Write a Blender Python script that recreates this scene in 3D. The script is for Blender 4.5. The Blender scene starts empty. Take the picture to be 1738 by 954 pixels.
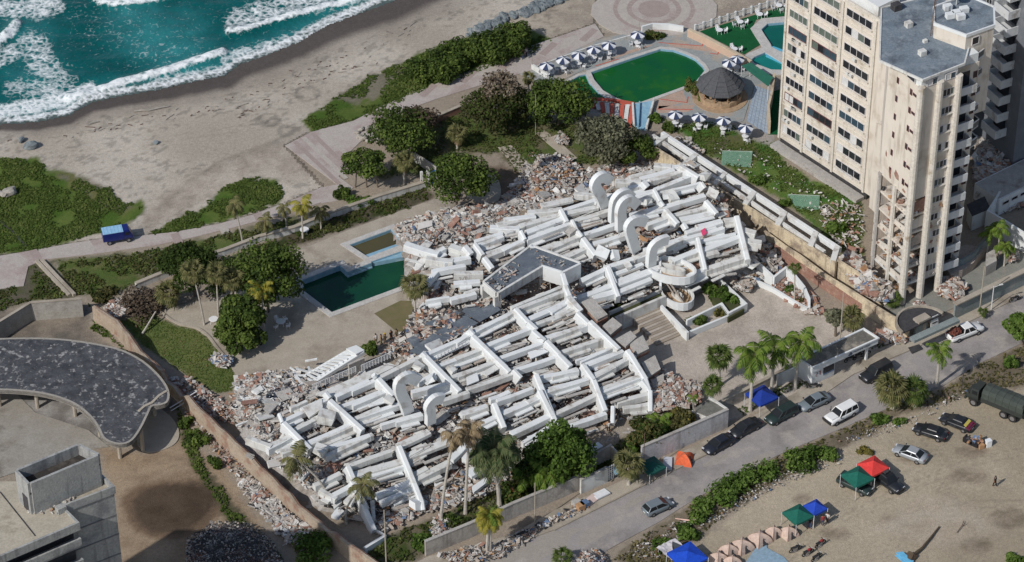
import bpy, bmesh, math, random
import numpy as np
from mathutils import Vector, Matrix, noise as mnoise
R = math.radians
random.seed(7)
C = bpy.context.scene.collection
SC = bpy.context.scene
# ---------------------------------------------------------------- camera, sky, sun
PITCH, FOC, ROLL = R(38.0),5200.0,-0.0062
CAM = np.array([0.0,-328.0,256.0])
_f = np.array([0, math.cos(PITCH), -math.sin(PITCH)])
_r0 = np.array([1.0,0,0]); _u0 = np.cross(_r0, _f)
_r = _r0*math.cos(ROLL) + _u0*math.sin(ROLL)
_u = -_r0*math.sin(ROLL) + _u0*math.cos(ROLL)
cd = bpy.data.cameras.new('camera'); cam = bpy.data.objects.new('camera', cd); C.objects.link(cam)
cd.sensor_width = 36; cd.lens = 36*FOC/1738; cd.clip_start = 1; cd.clip_end = 6000
cam.matrix_world = Matrix(((_r[0], _u[0], -_f[0], CAM[0]),(_r[1], _u[1], -_f[1], CAM[1]),(_r[2], _u[2], -_f[2], CAM[2]),(0,0,0,1)))
SC.camera = cam
SUN_EL, SUN_H = R(40), Vector((-0.71,-0.70,0))
sun_dir = Vector((SUN_H.x*math.cos(SUN_EL), SUN_H.y*math.cos(SUN_EL), math.sin(SUN_EL)))
sl = bpy.data.lights.new('sun', 'SUN'); so = bpy.data.objects.new('sun', sl); C.objects.link(so)
sl.energy = 3.5; sl.angle = R(0.6); sl.color = (1.0,0.965,0.92)
so.rotation_euler = sun_dir.to_track_quat('Z', 'Y').to_euler(); so.location = (0,0,400)
W = bpy.data.worlds.new('World'); SC.world = W; W.use_nodes = True
nt = W.node_tree; bg = nt.nodes['Background']; sk = nt.nodes.new('ShaderNodeTexSky')
sk.sky_type = 'NISHITA'; sk.sun_disc = False; sk.sun_elevation = SUN_EL
sk.sun_rotation = math.atan2(SUN_H.x, SUN_H.y); sk.air_density = 1.0; sk.dust_density = 1.2
nt.links.new(sk.outputs[0], bg.inputs[0]); bg.inputs[1].default_value = 0.095
SC.view_settings.view_transform = 'Standard'; SC.view_settings.look = 'None'
SC.view_settings.exposure = 0.0; SC.view_settings.gamma = 1.0
try: SC.cycles.max_bounces = 5; SC.cycles.transparent_max_bounces = 8
except Exception: pass

# ---------------------------------------------------------------- survey helpers (photo sight lines met with level planes)
def G(px, py, z=0.0):
    d = _f*FOC + _r*(px-869.0) - _u*(py-477.0)
    t = (z-CAM[2])/d[2]
    p = CAM + d*t
    return Vector((p[0], p[1], z))
def proj(X, Y, Z):
    dx, dy, dz = X-CAM[0], Y-CAM[1], Z-CAM[2]
    a = dx*_r[0]+dy*_r[1]+dz*_r[2]; b = dx*_u[0]+dy*_u[1]+dz*_u[2]; c = dx*_f[0]+dy*_f[1]+dz*_f[2]
    return 869.0+FOC*a/c, 477.0-FOC*b/c
def HT(base, top_py, zb=0.0):
    """height of an upright thing whose foot is at photo point base and whose top reaches row top_py"""
    b = G(base[0], base[1], zb); lo, hi = 0.0,80.0
    for _ in range(40):
        m = (lo+hi)/2
        if proj(b.x, b.y, zb+m)[1] > top_py: lo = m
        else: hi = m
    return lo
def poly_px(pts, z=0.0): return [G(x, y, z) for x, y in pts]
def crop(ox, oy, s): return lambda x, y: (ox+x/s, oy+y/s)
AX = (G(1230,700)-G(720,940)).normalized()      # along the street front
BX = Vector((AX.y, -AX.x, 0))                      # towards the street
AANG = math.atan2(AX.y, AX.x)

# ---------------------------------------------------------------- numpy noise / polygons
_rng = np.random.RandomState(11); _LAT = _rng.rand(256,256)
def vnoise(x, y):
    xi = np.floor(x).astype(int); yi = np.floor(y).astype(int)
    fx = x-xi; fy = y-yi; fx = fx*fx*(3-2*fx); fy = fy*fy*(3-2*fy)
    a = _LAT[xi & 255, yi & 255]; b = _LAT[(xi+1) & 255, yi & 255]; c = _LAT[xi & 255,(yi+1) & 255]; d = _LAT[(xi+1) & 255,(yi+1) & 255]
    return (a*(1-fx)+b*fx)*(1-fy)+(c*(1-fx)+d*fx)*fy
def fbm(x, y, o=4):
    s = 0; a = .5; n = 0
    for k in range(o):
        s = s+a*vnoise(x*2**k+17.3*k, y*2**k+5.1*k); n += a; a *= .55
    return s/n
def inpoly(px, py, poly):
    ins = np.zeros(px.shape, bool); n = len(poly)
    for i in range(n):
        x0, y0 = poly[i]; x1, y1 = poly[(i+1) % n]
        if y0 == y1: continue
        c = ((y0 > py) != (y1 > py)) & (px < (x1-x0)*(py-y0)/(y1-y0)+x0)
        ins ^= c
    return ins
def segdist(px, py, pts, closed=True):
    best = np.full(px.shape, 1e9); n = len(pts)
    for i in range(n if closed else n-1):
        x0, y0 = pts[i]; x1, y1 = pts[(i+1) % n]
        dx, dy = x1-x0, y1-y0; L = dx*dx+dy*dy+1e-9
        t = np.clip(((px-x0)*dx+(py-y0)*dy)/L, 0,1)
        best = np.minimum(best, np.hypot(px-x0-t*dx, py-y0-t*dy))
    return best
def sdf(px, py, poly):
    d = segdist(px, py, poly)
    return np.where(inpoly(px, py, poly), d, -d)
def sstep(a, b, x):
    t = np.clip((x-a)/(b-a),0,1); return t*t*(3-2*t)
def pin(x, y, poly): return bool(inpoly(np.array([float(x)]), np.array([float(y)]), poly)[0])

# ---------------------------------------------------------------- materials
MATS = {}
def lin(c): return tuple(((v/255.0+0.055)/1.055)**2.4 if v/255.0 > 0.04045 else v/255.0/12.92 for v in c)
def M(name, c1, c2=None, scale=2.0, rough=0.85, bump=0.0, c3=None, s3=0.4, t3=(0.55,0.7), metal=0.0, spec=0.35, vcol=False, detail=6, coat=0.0, fine=None, local=False, streak=None):
    """procedural surface: two tones mixed by noise, an optional third tone in patches, optional vertical streaks, relief by bump"""
    if name in MATS: return MATS[name]
    m = bpy.data.materials.new(name); m.use_nodes = True; MATS[name] = m
    t = m.node_tree; b = t.nodes['Principled BSDF']; L = t.links
    b.inputs['Roughness'].default_value = rough; b.inputs['Metallic'].default_value = metal
    b.inputs['Specular IOR Level'].default_value = spec
    if coat: b.inputs['Coat Weight'].default_value = coat; b.inputs['Coat Roughness'].default_value = .08
    if local:
        g = t.nodes.new('ShaderNodeTexCoord'); pos = g.outputs['Object']
    else:
        g = t.nodes.new('ShaderNodeNewGeometry'); pos = g.outputs['Position']
    def noise(s, d=detail, stretch=None):
        n = t.nodes.new('ShaderNodeTexNoise'); n.inputs['Scale'].default_value = s; n.inputs['Detail'].default_value = d
        n.inputs['Roughness'].default_value = .62
        if stretch:
            mp = t.nodes.new('ShaderNodeMapping'); mp.inputs['Scale'].default_value = stretch; L.new(pos, mp.inputs[0]); L.new(mp.outputs[0], n.inputs['Vector'])
        else: L.new(pos, n.inputs['Vector'])
        return n
    def ramp(src, a, bb):
        r = t.nodes.new('ShaderNodeMapRange'); r.inputs[1].default_value = a; r.inputs[2].default_value = bb; r.clamp = True
        L.new(src, r.inputs[0]); return r.outputs[0]
    def mix(f, a, bcol, mode='MIX'):
        x = t.nodes.new('ShaderNodeMix'); x.data_type = 'RGBA'; x.blend_type = mode
        if isinstance(f, float): x.inputs[0].default_value = f
        else: L.new(f, x.inputs[0])
        for s, v in ((6, a),(7, bcol)):
            if isinstance(v, tuple): x.inputs[s].default_value = v+(1,) if len(v) == 3 else v
            else: L.new(v, x.inputs[s])
        return x.outputs[2]
    n1 = noise(scale)
    if vcol:
        a = t.nodes.new('ShaderNodeAttribute'); a.attribute_name = 'Col'; col = a.outputs['Color']
        v = ramp(n1.outputs[0], .25,.75)
        col = mix(1.0, col, mix(v, (.8,.8,.8),(1.18,1.18,1.18)), 'MULTIPLY')
    else:
        col = mix(ramp(n1.outputs[0], .3,.7), c1, c2 or c1)
    if c3:
        n3 = noise(s3,5); col = mix(ramp(n3.outputs[0], t3[0], t3[1]), col, c3)
    if streak:
        n4 = noise(1.0,4,(streak[1], streak[1], .12)); col = mix(ramp(n4.outputs[0], .52,.75), col, streak[0])
    if fine:
        n5 = noise(fine, 3); col = mix(1.0, col, mix(ramp(n5.outputs[0], .3,.7),(.82,.82,.82),(1.14,1.14,1.14)), 'MULTIPLY')
    L.new(col, b.inputs['Base Color'])
    if bump:
        bm = t.nodes.new('ShaderNodeBump'); bm.inputs['Strength'].default_value = min(1, bump); bm.inputs['Distance'].default_value = .25
        nb = noise((fine or scale*2.5),5); L.new(nb.outputs[0], bm.inputs['Height']); L.new(bm.outputs[0], b.inputs['Normal'])
    return m
def leafmat(name, c1, c2, trans=.25, scale=1.2):
    if name in MATS: return MATS[name]
    m = M(name, c1, c2, scale=scale, rough=.75, spec=.08, detail=3, fine=6)
    t = m.node_tree; b = t.nodes['Principled BSDF']; out = t.nodes['Material Output']
    tr = t.nodes.new('ShaderNodeBsdfTranslucent'); tr.inputs[0].default_value = tuple(min(1, v*1.3) for v in c2)+(1,)
    mx = t.nodes.new('ShaderNodeMixShader'); mx.inputs[0].default_value = trans
    t.links.new(b.outputs[0], mx.inputs[1]); t.links.new(tr.outputs[0], mx.inputs[2]); t.links.new(mx.outputs[0], out.inputs[0])
    return m

# ---------------------------------------------------------------- mesh builder
class MB:
    def __init__(s): s.v = []; s.f = []; s.m = []; s.cur = 0; s.c = []; s.cc = None
    def mat(s, i): s.cur = i; return s
    def add(s, vs, fs):
        o = len(s.v); s.v += [tuple(v) for v in vs]; s.f += [tuple(i+o for i in f) for f in fs]; s.m += [s.cur]*len(fs)
        if s.cc is not None: s.c += [s.cc]*len(vs)
        return s
    def hexa(s, b4, t4): return s.add(list(b4)+list(t4), [(3,2,1,0),(4,5,6,7),(0,1,5,4),(1,2,6,5),(2,3,7,6),(3,0,4,7)])
    def box(s, c, sx, sy, sz, rz=0.0, M4=None):
        """box centred in plan on c with its base at c.z"""
        c = Vector(c); ca, sa = math.cos(rz), math.sin(rz); q = []
        for z in (0, sz):
            for a, b in ((-1,-1),(1,-1),(1,1),(-1,1)):
                x, y = a*sx/2, b*sy/2; p = Vector((x*ca-y*sa, x*sa+y*ca, z))
                q.append(c+(M4 @ p if M4 else p))
        return s.hexa(q[:4], q[4:])
    def beam(s, p0, p1, w, h, ch=0.0, up=None, taper=1.0):
        """bar whose top centre line runs p0-p1; h downwards; ch chamfers the top edges"""
        p0, p1 = Vector(p0), Vector(p1); d = (p1-p0).normalized(); u = Vector(up) if up else Vector((0,0,1))
        sd = d.cross(u)
        if sd.length < 1e-4: sd = Vector((1,0,0))
        sd.normalize(); u = sd.cross(d).normalized()
        if ch <= 0: prof = [(-w/2, -h),(w/2, -h),(w/2,0),(-w/2,0)]
        else: prof = [(-w/2, -h),(w/2, -h),(w/2, -ch),(w/2-ch, 0),(-w/2+ch, 0),(-w/2, -ch)]
        n = len(prof); vs = [p0+sd*a+u*b for a, b in prof]+[p1+sd*a*taper+u*b*taper for a, b in prof]
        fs = [tuple(range(n))[::-1], tuple(range(n, 2*n))]+[(i, (i+1) % n, n+(i+1) % n, n+i) for i in range(n)]
        fs = [f[::-1] for f in fs]
        return s.add(vs, fs)
    def prism(s, poly, z0, z1, top=True, bottom=True):
        n = len(poly); a = 0
        for i in range(n):
            x0, y0 = poly[i][0], poly[i][1]; x1, y1 = poly[(i+1) % n][0], poly[(i+1) % n][1]; a += x0*y1-x1*y0
        pl = list(poly) if a > 0 else list(poly)[::-1]
        vs = [(p[0], p[1], z0) for p in pl]+[(p[0], p[1], z1) for p in pl]
        fs = [(i, (i+1) % n, n+(i+1) % n, n+i) for i in range(n)]
        if top: fs.append(tuple(range(n, 2*n)))
        if bottom: fs.append(tuple(range(n))[::-1])
        return s.add(vs, fs)
    def wall(s, pts, th, z0, z1, closed=False, side=0.0):
        """upright wall following pts; z1 may be a list of top heights per point"""
        n = len(pts); P = [Vector((p[0], p[1], 0)) for p in pts]; zt = z1 if isinstance(z1,(list, tuple)) else [z1]*n
        zb = z0 if isinstance(z0,(list, tuple)) else [z0]*n
        offs = []
        for i in range(n):
            a = P[i]-P[i-1] if (i > 0 or closed) else P[1]-P[0]
            b = P[(i+1) % n]-P[i] if (i < n-1 or closed) else P[i]-P[i-1]
            d = (a.normalized()+b.normalized())
            if d.length < 1e-6: d = a
            d.normalize(); nn = Vector((d.y, -d.x, 0)); k = max(.5, nn.dot(Vector((a.y, -a.x, 0)).normalized())); offs.append(nn*(th/2/k))
        vs = []
        for i in range(n):
            sh = offs[i]*side
            for q, z in ((P[i]+sh-offs[i], zb[i]),(P[i]+sh+offs[i], zb[i]),(P[i]+sh+offs[i], zt[i]),(P[i]+sh-offs[i], zt[i])): vs.append((q.x, q.y, z))
        fs = []; rng = range(n if closed else n-1)
        for i in rng:
            j = (i+1) % n
            for a, b in ((0,1),(1,2),(2,3),(3,0)): fs.append((i*4+a, j*4+a, j*4+b, i*4+b)[::-1])
        if not closed: fs += [(0,1,2,3)[::-1], (4*n-4,4*n-3,4*n-2,4*n-1)]
        return s.add(vs, fs)
    def tube(s, pts, r, n=6, cap=True):
        P = [Vector(p) for p in pts]; m = len(P); rr = r if isinstance(r, (list, tuple)) else [r]*m; vs = []
        for i in range(m):
            d = (P[min(i+1, m-1)]-P[max(i-1,0)]).normalized(); a = d.orthogonal().normalized() if abs(d.z) < .95 else Vector((1,0,0))
            if abs(d.z) < .95: a = d.cross(Vector((0,0,1))).normalized()
            b = d.cross(a).normalized(); a = b.cross(d).normalized()
            for k in range(n):
                t = 2*math.pi*k/n; vs.append(P[i]+(a*math.cos(t)+b*math.sin(t))*rr[i])
        fs = [(i*n+k, i*n+(k+1) % n, (i+1)*n+(k+1) % n, (i+1)*n+k) for i in range(m-1) for k in range(n)]
        if cap: fs += [tuple(range(n))[::-1], tuple(range((m-1)*n, m*n))]
        return s.add(vs, fs)
    def disc(s, c, r, z, n=24, r0=0.0):
        c = Vector(c)
        if r0 <= 0: return s.add([(c.x+r*math.cos(2*math.pi*k/n), c.y+r*math.sin(2*math.pi*k/n), z) for k in range(n)], [tuple(range(n))])
        vs = [(c.x+q*math.cos(2*math.pi*k/n), c.y+q*math.sin(2*math.pi*k/n), z) for q in (r0, r) for k in range(n)]
        return s.add(vs, [(k, n+k, n+(k+1) % n, (k+1) % n) for k in range(n)])
    def lathe(s, prof, n=16, c=(0,0,0)):
        vs = [(c[0]+r*math.cos(2*math.pi*k/n), c[1]+r*math.sin(2*math.pi*k/n), c[2]+z) for r, z in prof for k in range(n)]; m = len(prof)
        fs = [(i*n+k, i*n+(k+1) % n, (i+1)*n+(k+1) % n, (i+1)*n+k) for i in range(m-1) for k in range(n)]
        fs += [tuple(range(n))[::-1], tuple(range((m-1)*n, m*n))]
        return s.add(vs, fs)
    def rock(s, c, sx, sy, sz, rnd=random, rot=None, jit=.28):
        """broken lump: a jittered box with cut corners"""
        c = Vector(c); M3 = rot or (Matrix.Rotation(rnd.uniform(0,6.3),3, 'Z') @ Matrix.Rotation(rnd.uniform(-.6,.6),3, 'X') @ Matrix.Rotation(rnd.uniform(-.5,.5),3, 'Y'))
        q = []
        for a, b, d in ((-1,-1,-1),(1,-1,-1),(1,1,-1),(-1,1,-1),(-1,-1,1),(1,-1,1),(1,1,1),(-1,1,1)):
            p = Vector((a*sx/2*(1+rnd.uniform(-jit, jit)), b*sy/2*(1+rnd.uniform(-jit, jit)), d*sz/2*(1+rnd.uniform(-jit, jit))))
            q.append(c+M3 @ p)
        return s.hexa(q[:4], q[4:])
    def mesh(s, name, mats, smooth=False):
        me = bpy.data.meshes.new(name); me.from_pydata(s.v, [], s.f); mats = mats if isinstance(mats, (list, tuple)) else [mats]
        for m in mats: me.materials.append(m)
        if any(s.m): me.polygons.foreach_set('material_index', s.m)
        if smooth: me.polygons.foreach_set('use_smooth', [True]*len(me.polygons))
        if s.c:
            at = me.color_attributes.new('Col', 'FLOAT_COLOR', 'POINT'); at.data.foreach_set('color', np.array([tuple(c)+(1,) for c in s.c], dtype=np.float32).ravel())
        me.update(); return me
    def build(s, name, mats, parent=None, smooth=False):
        """vertices are in world metres; a parent at loc gets a child whose mesh is local to it"""
        if parent is not None:
            o = parent; off = Vector((0,0,0))
            while o is not None: off += o.location; o = o.parent
            if off.length > 1e-9: s.v = [(v[0]-off.x, v[1]-off.y, v[2]-off.z) for v in s.v]
        ob = bpy.data.objects.new(name, s.mesh(name, mats, smooth)); C.objects.link(ob)
        if parent is not None: ob.parent = parent
        return ob
def tag(o, label=None, cat=None, group=None, kind=None):
    if label: o['label'] = label
    if cat: o['category'] = cat
    if group: o['group'] = group
    if kind: o['kind'] = kind
    return o
def thing(name, label, cat, loc=(0,0,0), group=None, rz=0.0):
    o = bpy.data.objects.new(name, None); o.empty_display_size = .3; C.objects.link(o); o.location = loc; o.rotation_euler = (0,0, rz)
    return tag(o, label, cat, group)
def struct(name, mb, m, smooth=False): return tag(mb.build(name, m, None, smooth), kind='structure')
def inst(name, me, parent, loc=(0,0,0), rot=(0,0,0), sc=1.0):
    o = bpy.data.objects.new(name, me); C.objects.link(o); o.parent = parent; o.location = loc; o.rotation_euler = rot
    o.scale = (sc, sc, sc) if not isinstance(sc, (tuple, list)) else sc
    return o
def dup(o, label=None, loc=None, rz=None, sc=None, parent=None):
    c = o.copy(); C.objects.link(c); c.parent = parent
    if label: c['label'] = label
    if loc is not None: c.location = loc
    if rz is not None: c.rotation_euler = (0,0, rz)
    if sc is not None: c.scale = (sc, sc, sc)
    for ch in list(o.children): dup(ch, parent=c)
    return c
# ================================================================ GROUND, SEA, PAVING
SHORE = [(-220,262),(-60,222),(0,207),(62,203),(114,192),(152,170),(194,161),(263,149),(311,138),(380,124),(402,106),(450,90),(501,69),(553,40),(600,22),(660,0),(720,-30),(860,-90)]
SEA = [(-400,-400),(900,-400)]+SHORE[::-1]+[(-400,300)]
PROM_U = [(-250,470),(0,434),(60,424),(120,413),(180,404),(230,401),(300,393),(370,380),(430,364),(500,338),(545,318)]
PROM_L = [(560,338),(520,352),(470,366),(400,385),(330,402),(270,415),(200,425),(140,433),(75,440),(48,452),(40,485),(0,490),(-250,530)]
PLAZA = [(484,247),(528,224),(600,205),(652,178),(720,150),(800,118),(880,84),(960,58),(1010,40),(1025,62),(960,92),(900,120),(830,140),(740,168),(690,186),(640,222),(612,240),(590,262),(575,300),(600,318),(575,340),(545,345),(545,318),(572,313)]
BEACH = [(-400,250)]+SHORE+[(1010,-200),(1010,50)]+PLAZA[9:0:-1]+[(484,247),(560,330)]+PROM_U[::-1]+[(-400,480)]
CREEP1 = [(-60,262),(0,268),(40,270),(62,268),(80,285),(112,292),(150,312),(190,318),(196,335),(215,345),(240,340),(247,356),(232,375),(195,388),(150,400),(100,415),(50,428),(0,431),(-60,434)]
CREEP2 = [(256,394),(285,378),(310,364),(345,352),(378,318),(410,306),(452,303),(475,308),(482,326),(468,346),(430,360),(370,378),(310,392),(268,401)]
CREEP3 = [(516,206),(528,190),(552,182),(565,165),(600,150),(625,128),(680,108),(710,90),(790,66),(860,48),(900,52),(935,68),(905,90),(870,98),(800,128),(740,152),(690,164),(640,194),(580,212),(532,224)]
STREET = [(640,1060),(800,965),(850,932),(940,899),(1036,851),(1101,818),(1194,773),(1290,722),(1400,668),(1450,634),(1480,622),(1570,583),(1640,548),(1745,497),(1900,420),(1900,510),(1745,577),(1660,618),(1600,655),(1490,700),(1440,722),(1330,768),(1240,812),(1155,862),(1120,885),(1040,928),(960,980),(760,1100)]
SIDEWALK = [(690,962),(728,944),(868,908),(940,866),(1028,828),(1100,795),(1233,730),(1268,712),(1310,688),(1362,660),(1395,648),(1440,625),(1478,598),(1520,580),(1560,560),(1660,508),(1900,392),(1900,420),(1745,497),(1640,548),(1570,583),(1480,622),(1450,634),(1400,668),(1290,722),(1194,773),(1101,818),(1036,851),(940,899),(850,932),(800,965),(720,1010)]
LAWN_L = [(204,546),(258,527),(272,541),(300,552),(332,560),(350,570),(365,590),(384,612),(402,640),(405,660),(370,668),(325,642),(280,612),(240,585)]
LAWN_C = [(640,300),(700,250),(740,195),(800,175),(860,190),(940,205),(1010,205),(1060,240),(1040,280),(960,285),(905,270),(880,300),(850,262),(780,258),(730,300)]
STRIP_A = [(90,442),(240,428),(300,415),(340,405),(440,386),(500,368),(515,378),(440,404),(380,425),(285,462),(232,484),(185,500),(128,504)]
STRIP_B = [(430,420),(500,392),(560,372),(640,345),(720,318),(735,335),(700,352),(620,378),(540,404),(480,424),(440,432)]
GARDEN_T = [(1118,200),(1150,210),(1200,208),(1265,220),(1290,240),(1310,235),(1330,275),(1380,305),(1462,338),(1464,470),(1420,420),(1330,340),(1240,285),(1180,250)]
GARDEN_S = [(735,930),(700,950),(640,958),(620,930),(670,905),(740,880),(800,850),(860,820),(935,800),(1000,775),(1060,745),(1130,710),(1170,690),(1200,690),(1180,720),(1050,785),(960,830),(850,885)]
VERGE = [(1040,950),(1100,905),(1160,868),(1240,815),(1330,770),(1440,725),(1500,700),(1600,660),(1660,622),(1738,585),(1800,560),(1800,640),(1738,655),(1650,668),(1600,685),(1530,700),(1480,735),(1400,775),(1330,812),(1270,850),(1220,880),(1180,920),(1120,975)]
POOLDECK = [(405,640),(385,612),(366,590),(352,570),(333,557),(300,548),(285,534),(305,520),(340,512),(400,500),(440,470),(500,425),(560,400),(700,352),(745,336),(790,345),(760,420),(720,560),(660,600),(560,640),(470,660)]
COURT = [(1000,590),(1100,545),(1130,530),(1230,480),(1262,455),(1300,430),(1380,500),(1400,530),(1520,590),(1395,648),(1362,660),(1310,688),(1233,715),(1205,690),(1150,690),(1120,640)]
FRONTSTRIP = [(640,905),(700,880),(780,845),(900,800),(960,780),(1040,745),(1160,700),(1215,672),(1190,650),(1100,690),(960,750),(860,800),(700,860),(640,880)]
MUD = [(215,850),(240,830),(275,822),(330,818),(372,832),(366,860),(345,890),(300,908),(255,900),(228,880)]
PAVPAD = [(-200,640),(0,620),(60,640),(170,700),(185,740),(160,760),(110,760),(30,800),(-200,830)]
PAVFLOOR = [(-200,560),(52,520),(141,510),(168,570),(290,680),(305,700),(300,735),(260,755),(240,770),(190,740),(0,700),(-200,700)]
GRAVEL = [(330,900),(370,882),(420,888),(455,915),(480,960),(470,1010),(300,1010),(310,940)]
LOT = [(1040,1050),(1180,925),(1270,852),(1400,778),(1530,705),(1650,670),(1738,655),(2000,600),(2000,1100),(1040,1100)]
UPSAND = [(820,60),(880,30),(930,0),(960,-60),(1300,-60),(1320,0),(1240,28),(1180,45),(1130,60),(1010,60),(935,70)]
DECKT = [(872,120),(905,108),(990,72),(1075,52),(1150,40),(1190,52),(1260,100),(1330,150),(1310,250),(1230,215),(1110,200),(1060,230),(1000,190),(940,150)]
SHORE_W = [(x-0, y) for x, y in SHORE]

def ground_color(px, py, X, Y):
    n1 = fbm(X*.09+40, Y*.09+40); n2 = fbm(X*.5+9, Y*.5+9,4); n3 = fbm(X*1.7, Y*1.7,3)
    col = np.zeros(px.shape+(3,)); col[:] = lin((150,136,118))
    def lay(poly, c1, c2, soft=3, ragg=6, amt=1.0, nz=None):
        nonlocal col
        x0 = min(p[0] for p in poly)-30; x1 = max(p[0] for p in poly)+30; y0 = min(p[1] for p in poly)-30; y1 = max(p[1] for p in poly)+30
        k = (px > x0) & (px < x1) & (py > y0) & (py < y1)
        if not k.any(): return
        d = sdf(px[k], py[k], poly)+(n2[k]-.5)*2*ragg+(n3[k]-.5)*ragg
        a = (sstep(-soft, soft, d)*amt)[:, None]
        q = sstep(.3,.7,(nz if nz is not None else n2)[k])[:, None]
        c = np.array(lin(c1))*(1-q)+np.array(lin(c2))*q
        col[k] = col[k]*(1-a)+c*a
    lay(BEACH, (166,155,139),(178,168,153),3,2, nz=n1)
    lay(UPSAND, (150,138,122),(168,156,138),6,10, nz=n2)
    # wet band behind the swash, damp toe beyond it
    d = segdist(px, py, SHORE, False); w = 14+np.clip(px, 0,700)*.035; onb = inpoly(px, py, BEACH) | inpoly(px, py, SEA)
    a = (1-sstep(w*.75, w*1.25, d+(n2-.5)*6))*onb; a2 = (1-sstep(w*1.1, w*2.3, d+(n2-.5)*10))*onb*.45
    col = col*(1-a2[:, None])+np.array(lin((118,106,96)))*a2[:, None]
    col = col*(1-a[:, None])+np.array(lin((86,78,74)))*a[:, None]
    # drift line and footprints: sparse dark specks
    sp = (fbm(X*1.3+90, Y*1.3+3,2) > .66) & inpoly(px, py, BEACH) & (d > w*1.3) & (n1 > .42)
    col[sp] *= .72
    # circles trodden in the sand
    for cx, cy, r in ((521,159,1.75),(455,204,1.5),(463,207,1.0),(486,222,1.15)):
        c = G(cx, cy); rr = np.hypot(X-c.x, Y-c.y); k = np.abs(rr-r) < .28; col[k] *= .74; k = np.abs(rr-r*.62) < .16; col[k] *= .85
    # tyre-churned approach from the road to the beach
    for k_ in range(7):
        pl = [(228+k_*4,398),(262+k_*6,352-k_*3),(330+k_*8,300-k_*5),(430+k_*6,262-k_*4),(520+k_*3,235-k_*6)]
        dd = segdist(px, py, pl, False); k = dd < 1.6; col[k] *= .86
    lay([(250,395),(232,372),(262,335),(330,290),(430,250),(500,240),(545,300),(500,312),(420,300),(340,345)], (140,126,110),(170,158,142),10,14,.6)
    for P in (CREEP1, CREEP2, CREEP3): lay(P, (66,86,40),(86,98,54),3,7)
    lay([(85,292),(140,300),(190,322),(200,345),(228,352),(205,362),(165,345),(130,318)], (125,112,100),(100,98,70),5,10,.8)
    lay([(565,165),(640,120),(690,112),(680,140),(620,170),(590,178)], (112,102,90),(130,120,104),5,12,.8)
    lay(STRIP_A, (76,90,50),(102,100,70),4,8); lay(STRIP_B, (50,60,34),(88,80,62),4,7)
    lay([(40,445),(88,445),(128,505),(40,515),(-100,560),(-200,520),(-200,490)], (70,82,44),(98,90,74),4,8)
    lay(LAWN_C, (76,88,52),(104,98,70),5,10); lay([(800,290),(860,280),(905,300),(910,340),(850,350),(800,330)], (120,100,82),(100,86,70),5,8)
    lay(LAWN_L, (84,96,58),(98,104,66),2,2); lay(GARDEN_T, (64,96,46),(92,106,60),4,8)
    lay([(1190,232),(1250,225),(1300,262),(1260,285),(1210,262)], (106,92,74),(90,90,60),6,12,.8)
    lay([(1330,290),(1380,330),(1460,380),(1462,460),(1400,400)], (110,104,84),(80,90,52),6,14,.7)
    lay(GARDEN_S, (58,70,38),(104,96,74),4,8)
    lay(FRONTSTRIP, (140,126,108),(156,144,128),3,4)
    lay(PAVFLOOR, (134,122,106),(104,96,86),4,6); lay(PAVPAD, (150,146,140),(116,110,104),4,10)
    lay([(170,760),(240,770),(300,735),(372,790),(450,900),(500,1000),(190,1000),(200,850)], (140,118,92),(158,136,108),6,10)
    lay([(205,850),(235,825),(275,815),(335,810),(382,830),(378,862),(350,900),(300,918),(250,908),(220,890)], (104,84,64),(116,94,72),7,8)
    lay([(300,690),(330,740),(350,800),(420,880),(480,950),(440,960),(380,870),(330,800),(310,750)], (60,66,40),(92,84,62),6,10)
    lay(LOT, (158,144,120),(168,154,130),6,8, nz=n1); lay(VERGE, (94,84,66),(120,108,88),5,12)
    for tr_ in ([(1330,960),(1420,880),(1520,830),(1640,780),(1738,760)], [(1345,960),(1432,884),(1530,838),(1650,790),(1738,772)], [(1480,960),(1560,860),(1600,790),(1560,740)], [(1492,962),(1574,866),(1614,794),(1576,742)], [(1738,850),(1660,850),(1560,800),(1500,790)], [(1738,864),(1655,862),(1550,812)], [(230,780),(300,790),(380,860),(450,950)], [(245,770),(312,780),(392,850),(464,945)]):
        dd = segdist(px, py, tr_, False); k = (dd < 1.5) & (n2 > .36); col[k] *= .86; k = (dd > 2) & (dd < 3.2); col[k] *= 1.05
    for tr_ in ([(60,262),(180,250),(320,225),(480,205)], [(70,270),(190,258),(330,233),(490,212)], [(300,330),(360,260),(420,200),(520,140),(620,90)], [(120,250),(260,215),(420,170),(560,110)]):
        dd = segdist(px, py, tr_, False); k = (dd < 1.2) & (n3 > .45); col[k] *= .88
    for e in ((1640,808,36,12),(1710,880,34,18),(1660,925,30,14),(1510,880,18,8),(1545,780,22,8),(1360,845,16,7),(1420,905,24,10),(1650,765,25,9)):
        pl = [(e[0]+e[2]*math.cos(t), e[1]+e[3]*math.sin(t)) for t in np.linspace(0,6.28,14)[:-1]]
        lay(pl, (112,98,80),(140,124,104),6,9,.75, nz=n3)
    lay([(1560,840),(1640,850),(1700,900),(1600,930),(1480,900)], (178,164,146),(168,152,130),12,16,.6)
    lay([(930,860),(1040,925),(1000,960),(900,1000),(780,990),(700,960),(820,940)], (142,126,110),(120,106,92),8,12,.7)
    lay([(226,852),(250,832),(282,822),(330,820),(366,834),(366,858),(340,888),(300,904),(256,898),(232,880)], (74,60,46),(88,72,56),5,9)
    lay(POOLDECK, (150,140,126),(160,150,136),3,3); lay(COURT, (166,155,141),(182,170,156),3,3)
    lay(DECKT, (150,146,138),(160,152,142),3,2)
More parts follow.
